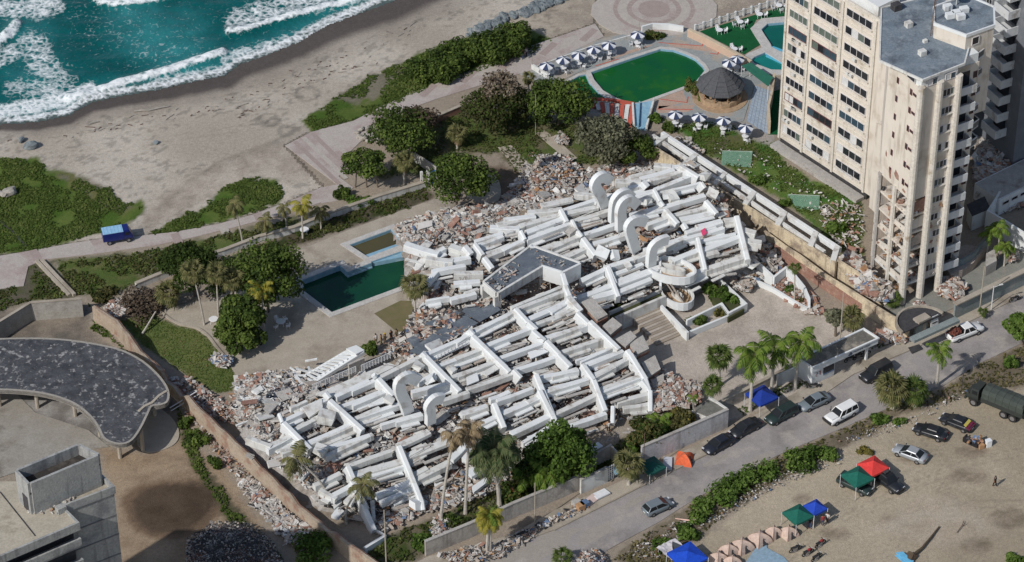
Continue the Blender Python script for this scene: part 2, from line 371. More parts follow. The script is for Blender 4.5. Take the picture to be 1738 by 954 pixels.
    lay([(1640,180),(1738,160),(1800,330),(1660,340)], (96,86,80),(120,104,96),6,10)
    col *= (.86+.28*n1)[..., None]
    g = col.mean(-1, keepdims=True); gr = (col[..., 1:2] > col[..., 0:1]).astype(float); col = g+(col-g)*(.82+.35*gr)
    return col*1.04
DY0, DY1, DX0, DX1, STEP = -78,105,-100,100,.42
gx = np.arange(DX0, DX1, STEP); gy = np.arange(DY0, DY1, STEP); GX, GY = np.meshgrid(gx, gy)
gpx, gpy = proj(GX, GY, np.zeros_like(GX))
gcol = ground_color(gpx.ravel(), gpy.ravel(), GX.ravel(), GY.ravel())
dsea = sdf(gpx.ravel(), gpy.ravel(), SEA).reshape(GX.shape)
GZ = (fbm(GX*.3, GY*.3,4)-.5)*.14-.02
GZ = GZ+np.where(inpoly(gpx.ravel(), gpy.ravel(), LOT).reshape(GX.shape),(fbm(GX*1.1, GY*1.1,3)-.5)*.10,0)
GZ = GZ-np.clip((dsea+25)/60,0,2.0)*.8
POOL1 = [(513.5,475),(577.5,450),(590,461.7),(630,446),(625,436.5),(593,415.5),(664,389),(684,414),(700,425),(716,452),(679,487),(563,530),(515.6,494)]
POOL2 = [(1002.6,122.6),(1060,103),(1121,83),(1143,85),(1163,92),(1180,100),(1192,111),(1197,119),(1180,140),(1158,148),(1085,174.4),(1071,174.4),(1047,167),(1023.5,153.5),(1008.5,135.6)]
POOL2B = [(984,128),(994,126),(1000,140),(1016,157),(1036,170),(1012,169),(985,160),(962,140)]
POOL3 = [(1350,36),(1303,40),(1292,50),(1298,60),(1308,75),(1303,85),(1281,96),(1275,101),(1280,107),(1309,118),(1332,119),(1350,119)]
CHUTE = [(1073,177),(1085,175),(1111,170),(1098,219),(1076,216)]
GAR = [(1130,486),(1180,470),(1240,452),(1262,446),(1268,470),(1240,488),(1190,500),(1150,505)]
for P, mg in ((POOL1,0),(POOL2,0),(POOL2B, 0),(POOL3,0),(CHUTE, 0)):
    cut = sdf(gpx.ravel(), gpy.ravel(), P).reshape(GX.shape) > -1; GZ[cut] = -3.0
def grid_mesh(name, X, Y, Z, keep, col, mat, kind='structure', foam=None):
    ny, nx = X.shape; idx = np.arange(nx*ny).reshape(ny, nx)
    q = np.stack([idx[:-1, :-1], idx[:-1,1:], idx[1:, 1:], idx[1:, :-1]], -1).reshape(-1,4)
    k = keep.ravel(); q = q[k[q].any(1)]
    used = np.zeros(nx*ny, bool); used[q.ravel()] = True; re = np.cumsum(used)-1
    v = np.stack([X.ravel(), Y.ravel(), Z.ravel()], -1)[used]; q = re[q]
    me = bpy.data.meshes.new(name); me.vertices.add(len(v)); me.vertices.foreach_set('co', v.astype(np.float32).ravel())
    me.loops.add(q.size); me.loops.foreach_set('vertex_index', q.ravel().astype(np.int32))
    me.polygons.add(len(q)); me.polygons.foreach_set('loop_start', np.arange(0, q.size, 4, dtype=np.int32)); me.polygons.foreach_set('loop_total', np.full(len(q),4, np.int32))
    me.polygons.foreach_set('use_smooth', [True]*len(q)); me.update(calc_edges=True)
    if col is not None:
        at = me.color_attributes.new('Col', 'FLOAT_COLOR', 'POINT'); cc = np.ones((used.sum(),4), np.float32); cc[:, :3] = col.reshape(-1,3)[used]; at.data.foreach_set('color', cc.ravel())
    if foam is not None:
        at = me.attributes.new('foam', 'FLOAT', 'POINT'); at.data.foreach_set('value', foam.ravel()[used].astype(np.float32))
    me.materials.append(mat); o = bpy.data.objects.new(name, me); C.objects.link(o); o['kind'] = kind; return o
m_ground = M('ground_mat', (.3,.26,.2), vcol=True, scale=2.2, rough=.95, bump=.5, fine=7, spec=.15)
isb = (inpoly(gpx.ravel(), gpy.ravel(), BEACH) | inpoly(gpx.ravel(), gpy.ravel(), SEA)).reshape(GX.shape)
vis = (gpx > -260) & (gpx < 2000) & (gpy > -260) & (gpy < 1200)
grid_mesh('beach', GX, GY, GZ, isb & vis, gcol, m_ground); grid_mesh('ground', GX, GY, GZ, ~isb & vis, gcol, m_ground)
b = MB(); b.box((0,0,-12.5),2400,2400,.5); struct('far_ground', b, M('far_earth', lin((120,108,92)), lin((140,126,108)), scale=.05, rough=.95))

# ---- sea: teal water with foam lace, low swell and breaking ridges
sx = np.arange(-100,30,.34); sy = np.arange(20,118,.34); SX, SY = np.meshgrid(sx, sy); spx, spy = proj(SX, SY, np.full_like(SX, -.3)); sp_, sq_ = spx.ravel(), spy.ravel()
ds = sdf(sp_, sq_, SEA)
def near(pts, w, soft=.5):
    d = segdist(sp_, sq_, pts, False); return 1-sstep(w*(1-soft), w*(1+soft), d)
nA = fbm(SX.ravel()*.25, SY.ravel()*.25,4); nB = fbm(SX.ravel()*.9+30, SY.ravel()*.9,3)
foam = np.zeros(sp_.shape)
foam = np.maximum(foam, (1-sstep(2,8, np.abs(ds-4+(nB-.5)*8)))*np.where(sp_ < 640,.9,.7))
foam = np.maximum(foam, .95*near([(-200,240),(-60,206),(0,190),(60,180),(110,168),(152,152)], 13)*(0.75+.5*nB))
f1 = [(120,168),(152,159),(214,140),(277,123),(328,106),(378,90)]
foam = np.maximum(foam, 1.1*near(f1,6.5)); foam = np.maximum(foam, .62*near([(263,143),(330,128),(378,118)], 10)*(.6+.6*nB))
foam = np.maximum(foam, .72*near([(385,100),(450,82),(520,58),(600,18)], 12)*(.5+.8*nB))
f3 = [(388,54),(420,50),(450,40),(480,33),(512,24),(545,14),(600,3),(700,-28)]
foam = np.maximum(foam, 1.1*near(f3,5)); foam = np.maximum(foam, .78*near([(400,38),(440,24),(500,8),(580,-8),(650,-30)], 20)*(.5+.8*nB))
f4 = [(158,-6),(166,3),(194,8),(242,3),(290,-6),(340,-24)]
foam = np.maximum(foam, 1.1*near(f4,5)); foam = np.maximum(foam, .6*near([(170,-12),(280,-20)], 12))
foam = np.maximum(foam, .85*near([(-60,10),(0,12),(60,14),(92,10)], 17)*(.45+.9*nB)); foam = np.maximum(foam, 1.0*near([(-40,88),(0,72),(18,58),(28,42)], 8))
foam = np.maximum(foam, .72*near([(-20,110),(20,90),(50,70)], 15)*(.4+.9*nB)); foam = np.maximum(foam, .72*near([(58,78),(70,110),(95,140),(90,160)], 26)*(.4+.9*nB))
foam = np.maximum(foam, .3*near([(150,40),(260,70),(320,85)], 40)*nA); foam = np.maximum(foam, .55*near([(20,150),(60,150),(120,145)], 16)*(.4+.9*nB))
tq = np.clip(.75*near([(230,40),(280,60),(310,75)], 42,.9)*(.3+1.2*nA)+.5*(1-sstep(4,45, ds))+.35*near([(40,40),(60,120)], 45,.9),0,1)[:, None]
scol = np.array(lin((6,80,80)))*(1-tq)+np.array(lin((52,132,134)))*tq
scol = scol*(.75+.5*fbm(SX.ravel()*.07+5, SY.ravel()*.16+5,3))[:, None]
sand = (1-sstep(3,14, ds))[:, None]*.8; scol = scol*(1-sand)+np.array(lin((92,92,88)))*sand
crest = (near(f1,7,.9)+near(f3,7,.9)+near(f4,6,.9)+near([(-40,88),(0,72),(28,42)], 8,.9))
SZ = (-.3+(fbm(SX*.18, SY*.42,4)-.5)*.5*np.clip(ds.reshape(SX.shape)/40,.1,1)+.55*crest.reshape(SX.shape)*(.6+.8*nB.reshape(SX.shape))+(foam*(nB-.3)).reshape(SX.shape)*.22)
sm = M('sea_water', (.02,.1,.1), vcol=True, scale=.35, rough=.22, spec=.22, bump=.0)
t = sm.node_tree; bs = t.nodes['Principled BSDF']; src = bs.inputs['Base Color'].links[0].from_socket
at = t.nodes.new('ShaderNodeAttribute'); at.attribute_name = 'foam'
gp = t.nodes.new('ShaderNodeNewGeometry'); nz = t.nodes.new('ShaderNodeTexNoise'); nz.inputs['Scale'].default_value = 1.0; nz.inputs['Detail'].default_value = 8; nz.inputs['Roughness'].default_value = .6; nz.inputs['Distortion'].default_value = 1.1
vo = t.nodes.new('ShaderNodeTexVoronoi'); vo.feature = 'DISTANCE_TO_EDGE'; vo.inputs['Scale'].default_value = 1.0
wp = t.nodes.new('ShaderNodeMix'); wp.data_type = 'RGBA'; wp.blend_type = 'ADD'; wp.inputs[0].default_value = .9
t.links.new(gp.outputs[0], nz.inputs['Vector']); t.links.new(gp.outputs[0], wp.inputs[6]); t.links.new(nz.outputs['Color'], wp.inputs[7]); t.links.new(wp.outputs[2], vo.inputs['Vector'])
def mth(op, a, bb=None):
    n = t.nodes.new('ShaderNodeMath'); n.operation = op
    for i, v in enumerate((a, bb)):
        if v is None: continue
        if isinstance(v, (int, float)): n.inputs[i].default_value = v
        else: t.links.new(v, n.inputs[i])
    return n.outputs[0]
lace = mth('SUBTRACT', mth('MULTIPLY', nz.outputs[0], 1.7), mth('MULTIPLY', vo.outputs[0], 1.5))      # high along cell walls
v = mth('ADD', mth('SUBTRACT', at.outputs['Fac'], 1.0), lace)
mr = t.nodes.new('ShaderNodeMapRange'); mr.inputs[1].default_value = -.05; mr.inputs[2].default_value = .75; t.links.new(v, mr.inputs[0])
mx = t.nodes.new('ShaderNodeMix'); mx.data_type = 'RGBA'; t.links.new(mr.outputs[0], mx.inputs[0]); t.links.new(src, mx.inputs[6]); mx.inputs[7].default_value = lin((222,226,226))+(1,)
t.links.new(mx.outputs[2], bs.inputs['Base Color']); rr = mth('ADD', mth('MULTIPLY', mr.outputs[0], .6),.2); t.links.new(rr, bs.inputs['Roughness'])
wv = t.nodes.new('ShaderNodeTexNoise'); wv.inputs['Scale'].default_value = 1.6; wv.inputs['Detail'].default_value = 6; t.links.new(gp.outputs[0], wv.inputs['Vector'])
bm = t.nodes.new('ShaderNodeBump'); bm.inputs['Strength'].default_value = .5; bm.inputs['Distance'].default_value = .3; t.links.new(wv.outputs[0], bm.inputs['Height']); t.links.new(bm.outputs[0], bs.inputs['Normal'])
grid_mesh('sea', SX, SY, SZ, (ds > -3).reshape(SX.shape), scol, sm, foam=foam)
b = MB(); b.add([(-2400,116,-.6),(-2400,2400,-.6),(1200,2400,-.6),(60,116,-.6)], [(0,1,2,3)][::-1]); struct('far_sea', b, M('far_water', lin((8,66,72)), lin((20,92,96)), scale=.1, rough=.25))

# ---- paved sheets
def sheet(name, pts, z1, m, z0=-.4, cat=None): b = MB(); b.prism([(p.x, p.y) for p in poly_px(pts, z1)], z0, z1); return struct(name, b, m)
asph = M('street_asphalt', lin((143,138,135)), lin((154,148,144)), scale=.5, rough=.95, bump=.2, c3=lin((124,119,116)), s3=.16, t3=(.48,.66), streak=(lin((168,160,150)),.35), fine=9, spec=.2)
conc = M('pale_concrete', lin((158,149,135)), lin((172,163,149)), scale=.6, rough=.9, bump=.2, c3=lin((136,126,112)), s3=.16, t3=(.52,.68), fine=8, spec=.2)
court_m = M('court_concrete', lin((166,157,146)), lin((180,171,160)), scale=.4, rough=.9, bump=.2, c3=lin((148,139,128)), s3=.12, t3=(.5,.66), fine=8, spec=.2)
pink = M('pink_paving', lin((166,157,150)), lin((174,166,160)), scale=.8, rough=.9, bump=.15, c3=lin((158,144,138)), s3=.22, t3=(.5,.62), fine=7, spec=.2)
pinkd = M('pink_band', lin((158,144,138)), lin((150,136,130)), scale=.9, rough=.9, fine=7, spec=.2)
paleb = M('pale_band', lin((176,169,160)), lin((164,157,149)), scale=.9, rough=.9, fine=7, spec=.2)
sheet('street', STREET, .06, asph); sheet('pavement', SIDEWALK, .2, conc)
sheet('promenade', PROM_U+PROM_L, .07, pink); sheet('promenade_plaza', PLAZA, .075, pink)
def strip(name, p, q, w, z, m):
    b = MB(); P = [G(*a, z) for a in (p, q)]; d = (P[1]-P[0]).normalized(); n = Vector((-d.y, d.x, 0))*w/2
    b.prism([P[0]-n, P[1]-n, P[1]+n, P[0]+n], z-.03, z); return struct(name, b, m)
for i in range(4): strip('paving_band', (500+i*15,240-i*7),(576+i*12,312-i*9),.7,.082, pinkd if i % 2 == 0 else paleb)
for i, x in enumerate(range(690,1000,34)):
    y = 165-(x-690)*.345; strip('paving_band', (x-8, y+10),(x+14, y-10),1.1,.083, pinkd if i % 2 else paleb)
for i, (x, y) in enumerate([(60,432),(150,418),(300,404),(380,388),(440,370)]): strip('paving_band', (x-4, y-8),(x+4, y+8),1.2,.079, paleb if i % 2 else pinkd)
pc = G(1110,16)
sheet('round_plaza', [(1005,8),(1003,24),(1016,40),(1040,54),(1075,62),(1120,62),(1160,58),(1195,45),(1216,28),(1217,8),(1200,-12),(1150,-24),(1080,-26),(1030,-14)], .078, paleb)
for i, (r0, r1, m) in enumerate(((0,2.4, pinkd),(2.4,3.4, pink),(3.4,4.2, pinkd),(4.2,5.6, paleb),(5.6,6.3, pinkd),(6.3,7.8, pink))):
    n = 30
    for k in range(n if r0 > 0 else 1):
        if r0 == 0: b = MB(); b.disc((pc.x, pc.y), r1,.094,40); struct('paving_disc', b, m); break
        t0, t1 = 2*math.pi*k/n+.008,2*math.pi*(k+1)/n-.008
        if i in (3,5) or k % 2 == 0 or r1 > 3:
            b = MB(); b.prism([(pc.x+r*math.cos(a), pc.y+r*math.sin(a)) for r, a in ((r0+.03, t0),(r1-.03, t0),(r1-.03, t1),(r0+.03, t1))], .07,.088+.002*((i+k) % 3))
            struct('paving_slab', b, (paleb if (i in (3,5) and k % 5 == 0) else m))
sheet('pool_deck', POOLDECK[:-5]+[(735,400),(712,470),(690,520),(650,585),(560,632),(480,655)], .065, conc) if False else None
# kerb along the street, in stones
kb = [(940,899),(1036,851),(1101,818),(1194,773),(1290,722),(1400,668)]; kp = [G(*p, .2) for p in kb]; km = M('kerb_stone', lin((160,150,134)), lin((140,130,116)), scale=1, rough=.9, c3=lin((170,150,90)), s3=.3, t3=(.6,.66))
acc = 0
for a, c in zip(kp[:-1], kp[1:]):
    L = (c-a).length; n = int(L/1.4); d = (c-a)/n
    for i in range(n):
        b = MB(); b.beam(a+d*i+d*.02, a+d*(i+1)-d*.02,.22,.3,.03); o = b.build('kerb_stone', km); o.location.z = .012+.012*(i % 3); o['kind'] = 'structure'

rj = random.Random(8); drift = M('sand_drift', lin((154,147,138)), lin((146,139,131)), scale=1.2, rough=.95, fine=8)
for i, (x, y, rx, ry) in enumerate(((1010,905,40,10),(930,925,60,16),(1150,850,34,7),(1290,780,30,6),(1420,722,36,6),(1560,664,34,7),(1080,850,30,5),(1215,780,26,5),(860,945,50,14),(1640,615,30,8),(1500,640,26,6))):
    sheet('sand_drift', [(x+rx*math.cos(a)*rj.uniform(.55,1.1)+ry*math.sin(a)*.8, y-rx*.46*math.cos(a)+ry*math.sin(a)*rj.uniform(.5,1.1)) for a in np.linspace(0,6.28,22)[:-1]], .064+.0006*i, drift)
# ================================================================ THE COLLAPSED TERRACED BUILDING
white = M('white_plaster', lin((216,219,219)), lin((206,208,207)), scale=.5, rough=.85, c3=lin((172,165,156)), s3=.45, t3=(.56,.74), spec=.2)
whited = M('dusty_white_plaster', lin((208,209,206)), lin((196,195,190)), scale=.7, rough=.9, c3=lin((166,160,152)), s3=.5, t3=(.55,.74), spec=.2, streak=(lin((150,142,134)),1.2))
greyc = M('broken_concrete', lin((180,176,170)), lin((160,156,150)), scale=1.5, rough=.95, bump=.4, c3=lin((136,129,121)), s3=.6, fine=6, spec=.15)
dustc = M('dusty_mortar', lin((180,169,158)), lin((158,146,135)), scale=2, rough=.95, bump=.4, fine=6, spec=.1)
brick = M('broken_brick', lin((158,126,112)), lin((144,108,94)), scale=2.5, rough=.95, bump=.5, c3=lin((176,150,132)), s3=1.2, fine=7, spec=.1)
darkr = M('dark_debris', lin((72,70,70)), lin((50,50,54)), scale=2, rough=.8, fine=5)
woodm = M('broken_timber', lin((172,136,100)), lin((140,104,74)), scale=3, rough=.8, fine=6)
bluem = M('blue_scrap', lin((104,124,150)), lin((80,100,130)), scale=2, rough=.6, fine=5)
roofd = M('dark_roof_felt', lin((84,92,102)), lin((104,112,120)), scale=.7, rough=.8, bump=.2, c3=lin((132,136,138)), s3=.35, t3=(.56,.7), fine=5)
steel = M('white_rail_paint', lin((214,214,214)), lin((196,196,196)), scale=3, rough=.5)
rebar = M('bent_rebar', lin((110,90,78)), lin((90,76,70)), scale=3, rough=.8)
rubw = M('chalky_plaster', lin((196,193,188)), lin((180,176,170)), scale=2, rough=.95)
RUB = [rubw, greyc, dustc, brick, darkr, woodm, bluem, whited]
RUBW = [.2,.3,.22,.1,.07,.02,.01,.08]
heapm = M('rubble_ground', (.3,.3,.3), vcol=True, scale=3.5, rough=.95, bump=.9, fine=9, spec=.1)
rr = random.Random(21)
def pickm(w=RUBW): return rr.choices(range(8), w)[0]
k1, k2, k3, k4, k5, k6, k7 = crop(380,580,5.3), crop(600,540,5.3), crop(780,460,5.3), crop(940,480,5.3), crop(460,720,5.3), crop(680,660,5.3), crop(900,600,5.3)
n1, n2, n3, n4, n5, n6 = crop(650,330,5.3), crop(860,300,5.3), crop(960,250,5.3), crop(1080,280,5.3), crop(940,380,5.3), crop(1100,400,4.77)
def prof(t, ks):
    t = np.asarray(t, float); xs, ys = zip(*ks); return np.interp(t, xs, ys)
def zS(px, py):
    yb = 690-(px-400)*.354; yf = 892-(px-620)*.392
    return prof((yf-py)/(yf-yb), [(-.1,.3),(0,.8),(.4,4.0),(1,7.2),(1.2,7.4)])
def zN(px, py):
    yb = 352-(px-860)*.24; yf = 535-(px-1050)*.30
    return prof((yf-py)/(yf-yb), [(-.15,2.6),(0,3.4),(.4,5.6),(1,8.2),(1.2,8.4)])
SWP = [(392,690),(440,650),(520,642),(560,655),(640,622),(735,590),(795,558),(870,520),(965,482),(1003,528),(1062,590),(1112,640),(1128,690),(1108,722),(1062,738),(1030,742),(960,775),(880,812),(800,852),(720,872),(640,895),(598,885),(540,850),(480,800),(430,745)]
NWP = [(688,388),(760,368),(840,352),(960,318),(1060,288),(1170,274),(1200,296),(1240,350),(1284,430),(1276,452),(1220,466),(1130,486),(1050,514),(1000,522),(962,478),(905,495),(850,520),(780,560),(700,480)]
def heap(name, poly, zf, off, parent, edge=16, dust=(166,158,149), extra=None, kind='stuff', amp=.9):
    P = [G(x, y, float(zf(x, y))) for x, y in poly]; x0 = min(p.x for p in P)-2; x1 = max(p.x for p in P)+2; y0 = min(p.y for p in P)-3; y1 = max(p.y for p in P)+3
    X, Y = np.meshgrid(np.arange(x0, x1,.4), np.arange(y0, y1,.4)); Z = np.zeros_like(X)
    for _ in range(10):
        px, py = proj(X, Y, Z); Z = .5*Z+.5*np.clip(zf(px, py)-off, 0,12)
    px, py = proj(X, Y, Z); d = sdf(px.ravel(), py.ravel(), poly).reshape(X.shape); e = sstep(-3, edge, d+(fbm(X*.5, Y*.5)-.5)*8)
    nz = fbm(X*.9, Y*.9,4); nn = fbm(X*.35+9, Y*.35,4); n5_ = vnoise(X*2.2, Y*2.2); Z = Z*e+(nz-.5)*amp*(.3+e)+(n5_-.5)*.35
    col = np.zeros(X.shape+(3,)); col[:] = lin(dust)
    def lay(m, c):
        nonlocal col
        m = m[..., None]; col = col*(1-m)+np.array(lin(c))*m
    lay(sstep(.45,.6, nn),(184,179,174)); lay(sstep(.56,.64, fbm(X*.28+50, Y*.28,4))*.85,(150,108,90)); lay(sstep(.55,.7, n5_)*.6,(190,186,180)); lay(sstep(.62,.8, vnoise(X*1.9+7, Y*1.9))*.5,(112,106,102))
    return grid_mesh(name, X, Y, Z-.12, d > -3, col, heapm, kind=kind) if parent is None else _heapchild(name, X, Y, Z-.12, d > -3, col, parent)
def _heapchild(name, X, Y, Z, keep, col, parent):
    o = grid_mesh(name, X-parent.location.x, Y-parent.location.y, Z-parent.location.z, keep, col, heapm, kind='stuff'); o.parent = parent; return o
def scatter(mb, poly, n, s0, s1, zf, w=RUBW, flat=.5, pw=2.2, lift=.1):
    """n broken lumps over a photo polygon on level zf"""
    xs = [p[0] for p in poly]; ys = [p[1] for p in poly]; A, B, Cc, D = min(xs), max(xs), min(ys), max(ys); c = 0; t = 0
    while c < n and t < n*20:
        t += 1; x, y = rr.uniform(A, B), rr.uniform(Cc, D)
        if not pin(x, y, poly): continue
        c += 1; s = s0+(s1-s0)*rr.random()**pw; z = float(zf(x, y)) if callable(zf) else zf
        mb.cur = pickm(w); p = G(x, y, z+lift+rr.uniform(-.1,.25)); mb.rock(p, s*rr.uniform(.8,1.8), s*rr.uniform(.4,1), s*rr.uniform(.12,.6)*flat*1.4, rr)
def sticks(mb, poly, n, L0, L1, zf, r=.06, mats=(0,4,5,1)):
    xs = [p[0] for p in poly]; ys = [p[1] for p in poly]; c = 0; t = 0
    while c < n and t < n*20:
        t += 1; x, y = rr.uniform(min(xs), max(xs)), rr.uniform(min(ys), max(ys))
        if not pin(x, y, poly): continue
        c += 1; z = float(zf(x, y)) if callable(zf) else zf; p = G(x, y, z+.25); a = rr.uniform(0,6.3); L = rr.uniform(L0, L1)
        d = Vector((math.cos(a), math.sin(a), rr.uniform(-.25,.25)))*L/2; mb.cur = rr.choice(mats); mb.beam(p-d, p+d, r*rr.uniform(1,3), r*1.5)
south = thing('collapsed_building', 'collapsed white terraced wing with its slanted rows of parapets, near the street', 'building', G(760,900))
north = thing('collapsed_building', 'collapsed white terraced wing with a dark flat roof slab and five curled hoods', 'building', G(1050,560))
heap('rubble_mound', SWP, zS, 1.45, south, edge=30); heap('rubble_mound', NWP, zN, 1.45, north, edge=30)
WING = {0: (south, zS),1: (north, zN)}
def beams(wing, fn, rows, w=1.0, h=.85, lift=.15, m=None, name='parapet_beam'):
    root, zf = WING[wing]
    for row in rows:
        x0, y0, x1, y1 = row[:4]; a = fn(x0, y0); c = fn(x1, y1); ww = row[4] if len(row) > 4 else w; hh = row[5] if len(row) > 5 else h; ww *= .68
        la = row[6] if len(row) > 6 else 0; lb = row[7] if len(row) > 7 else la
        za, zb = float(zf(*a))+lift+la, float(zf(*c))+lift+lb; zm = (za+zb)/2; za = zm+(za-zm)*.6; zb = zm+(zb-zm)*.6
        mb = MB(); p, q = G(a[0], a[1], za), G(c[0], c[1], zb); e_ = (q-p).normalized()*rr.uniform(.2,.75); p, q = p-e_, q+e_
        mid = p.lerp(q, rr.uniform(.35,.65))+Vector((0,0, rr.uniform(-.12,.05)))
        mb.beam(p, mid, ww, hh, .05); mb.beam(mid-(q-p).normalized()*.02, q, ww*.985, hh*.98,.05)
        if rr.random() < .55:           # cracked ledge just below and in front of the parapet: the tread of the terrace
            d = (q-p).normalized(); sd = Vector((d.y, -d.x, 0)); o = sd*(ww*.5+.25)+Vector((0,0, -hh*.75)); i0, i1 = rr.uniform(0,.3), rr.uniform(.6,1)
            mb.beam(p.lerp(q, i0)+o, p.lerp(q, i1)+o+Vector((0,0, rr.uniform(-.15,.1))),.6,.2)
        mb.build(name, m or (white if rr.random() < .6 else whited), root)
        d = (q-p).normalized(); sd = Vector((d.y, -d.x, 0)); Lq = (q-p).length
        for _k in range(rr.choice((1,2,2,3)) if Lq > 2.5 else 0):       # splintered strips of tread and ceiling lying in the gap
            i0 = rr.uniform(0,.45); i1 = i0+rr.uniform(.25,.55); o = sd*(ww*.5+rr.uniform(.35,1.5))+Vector((0,0, -hh*rr.uniform(.7,1.25))); tw_ = sd*rr.uniform(-.35,.35)+Vector((0,0, rr.uniform(-.25,.15)))
            mb = MB(); mb.beam(p.lerp(q, i0)+o, p.lerp(q, min(1, i1))+o+tw_, rr.uniform(.12,.5), rr.uniform(.08,.2)); mb.build('broken_ledge', rr.choice((whited, greyc, greyc, dustc, rubw)), root)
def spines(wing, fn, rows, w=1.15, h=1.7, lift=.75):
    root, zf = WING[wing]
    for row in rows:
        x0, y0, x1, y1 = row[:4]; a, c = fn(x0, y0), fn(x1, y1); ww = row[4] if len(row) > 4 else w; hh = row[5] if len(row) > 5 else h
        za, zb = float(zf(*a))+lift, float(zf(*c))+lift*.6; p, q = G(a[0], a[1], za), G(c[0], c[1], zb); mb = MB()
        L = (q-p).length; n = max(1, int(L/4)); pr = p
        for i in range(n):
            nx = p.lerp(q, (i+1)/n)+Vector((0,0,0 if i == n-1 else rr.uniform(-.05,.12))); mb.beam(pr, nx, ww*.7*rr.uniform(.94,1.04), hh, .14); pr = nx-(q-p).normalized()*.03
        mb.build('raking_fin', white, root)
# ---- south wing
spines(0, k1, [(540,720,780,960),(920,450,960,500,.9,.8),(955,520,1255,790),(500,640,530,720,.7,.6)])
spines(0, k2, [(195,500,215,520,.8,.6),(225,535,365,690),(625,300,670,345,.9),(655,340,960,650),(1045,95,1085,135,.9),(1075,155,1378,440)])
spines(0, k3, [(95,520,135,565,.9),(125,580,455,900),(490,880,560,954,.9),(505,330,620,455),(625,450,700,520,1.0),(665,530,770,620),(785,620,1005,850),(930,20,990,220),(985,240,1095,355),(1110,835,1200,960,.9)])
spines(0, k4, [(105,20,140,110,1.0),(150,130,250,245),(215,260,320,360),(330,340,590,590),(665,600,830,860),(800,870,870,954,1.0)])
spines(0, k5, [(1155,190,1360,700,1.1),(1360,690,1372,770,.8),(695,375,745,490),(735,500,860,760),(850,760,935,950,1.0)])
spines(0, k6, [(845,125,935,345),(1255,10,1370,240)])
spines(0, k7, [(260,0,365,110),(490,110,575,230),(575,235,680,510),(55,185,245,650),(905,0,1045,230),(1040,225,1075,330,.9),(1080,330,1082,520,.95),(745,470,740,625,.8,1.2)])
beams(0, k2, [(250,520,625,330),(670,315,1050,145),(1090,100,1370,-20),(0,640,200,550),(790,415,1170,265),(1220,235,1378,165),(600,560,750,465,.6),(0,775,300,650),(900,520,1300,375),(40,890,400,770),(545,655,860,580,1.1,1.2),(1060,620,1378,510),(830,725,1000,670),(1250,715,1378,665),(1000,850,1165,795,1.1),(280,945,575,860,.8)])
beams(0, k1, [(640,570,700,545,.7),(550,700,720,620),(650,780,860,670),(760,900,1160,725),(420,920,590,845,1.0,1.0),(225,860,410,930,1.0,1.1),(960,940,1300,840),(1020,480,1290,350),(1080,570,1370,460),(720,600,900,520,1.2,.8),(1200,680,1378,600)])
beams(0, k3, [(0,620,100,555),(135,540,490,360),(500,310,930,130,.8),(540,330,930,180,.9),(640,420,990,260,1.3,.5),(690,470,1045,335,1.0,.6),(265,655,630,515),(0,775,215,690),(385,770,750,640),(770,595,1140,480,1.0,1.1),(910,730,1250,615,1.0,1.3),(0,935,345,800),(520,880,890,755),(1080,790,1360,690,.5),(1130,840,1378,745),(760,945,1035,890),(1200,930,1378,860)])
beams(0, k4, [(0,480,285,375,.9),(70,620,400,510),(260,700,510,590,.5),(300,740,590,620),(340,840,690,665,1.1),(0,830,190,775),(0,940,300,860),(430,945,780,830),(0,320,195,225,1.0),(0,235,150,140,1.4,.5)])
beams(0, k7, [(0,420,95,370),(140,340,515,225),(240,530,590,365,1.1),(640,340,1000,200,1.1),(0,640,190,550,1.1),(380,630,650,540,1.2,.9),(800,430,1045,360,1.1,1.0),(870,480,1060,450,1.0,.9),(0,750,190,690,.9),(0,800,170,740,1.0),(590,200,900,30,1.0)])
beams(0, k5, [(335,175,740,0),(0,200,165,110,1.0,1.0),(520,270,880,100),(120,240,270,190,1.3),(700,370,1060,240,1.0),(780,440,1170,330,1.6,.5),(900,460,1170,370,1.0),(420,530,590,450,1.1),(550,640,720,550,1.2),(960,630,1250,510,1.3),(1000,690,1290,570,1.0),(1170,170,1378,80,.9),(1210,300,1378,200,1.5,.6),(1280,450,1378,400,1.2),(470,600,560,650,1.0)])
beams(0, k6, [(0,280,150,240,.9),(0,500,230,390,1.6,.5),(60,600,410,470,1.7,.5),(130,810,430,660,1.5),(0,880,90,830,1.3),(900,90,1150,0,.9),(930,210,1270,60,1.3),(1010,390,1350,230,1.4),(600,210,740,160,1.2),(680,330,870,240,1.2,.5),(1130,460,1340,330,.8),(1200,490,1378,400,1.1,.6),(590,600,690,480,1.0),(480,600,560,520,1.4,.6)])
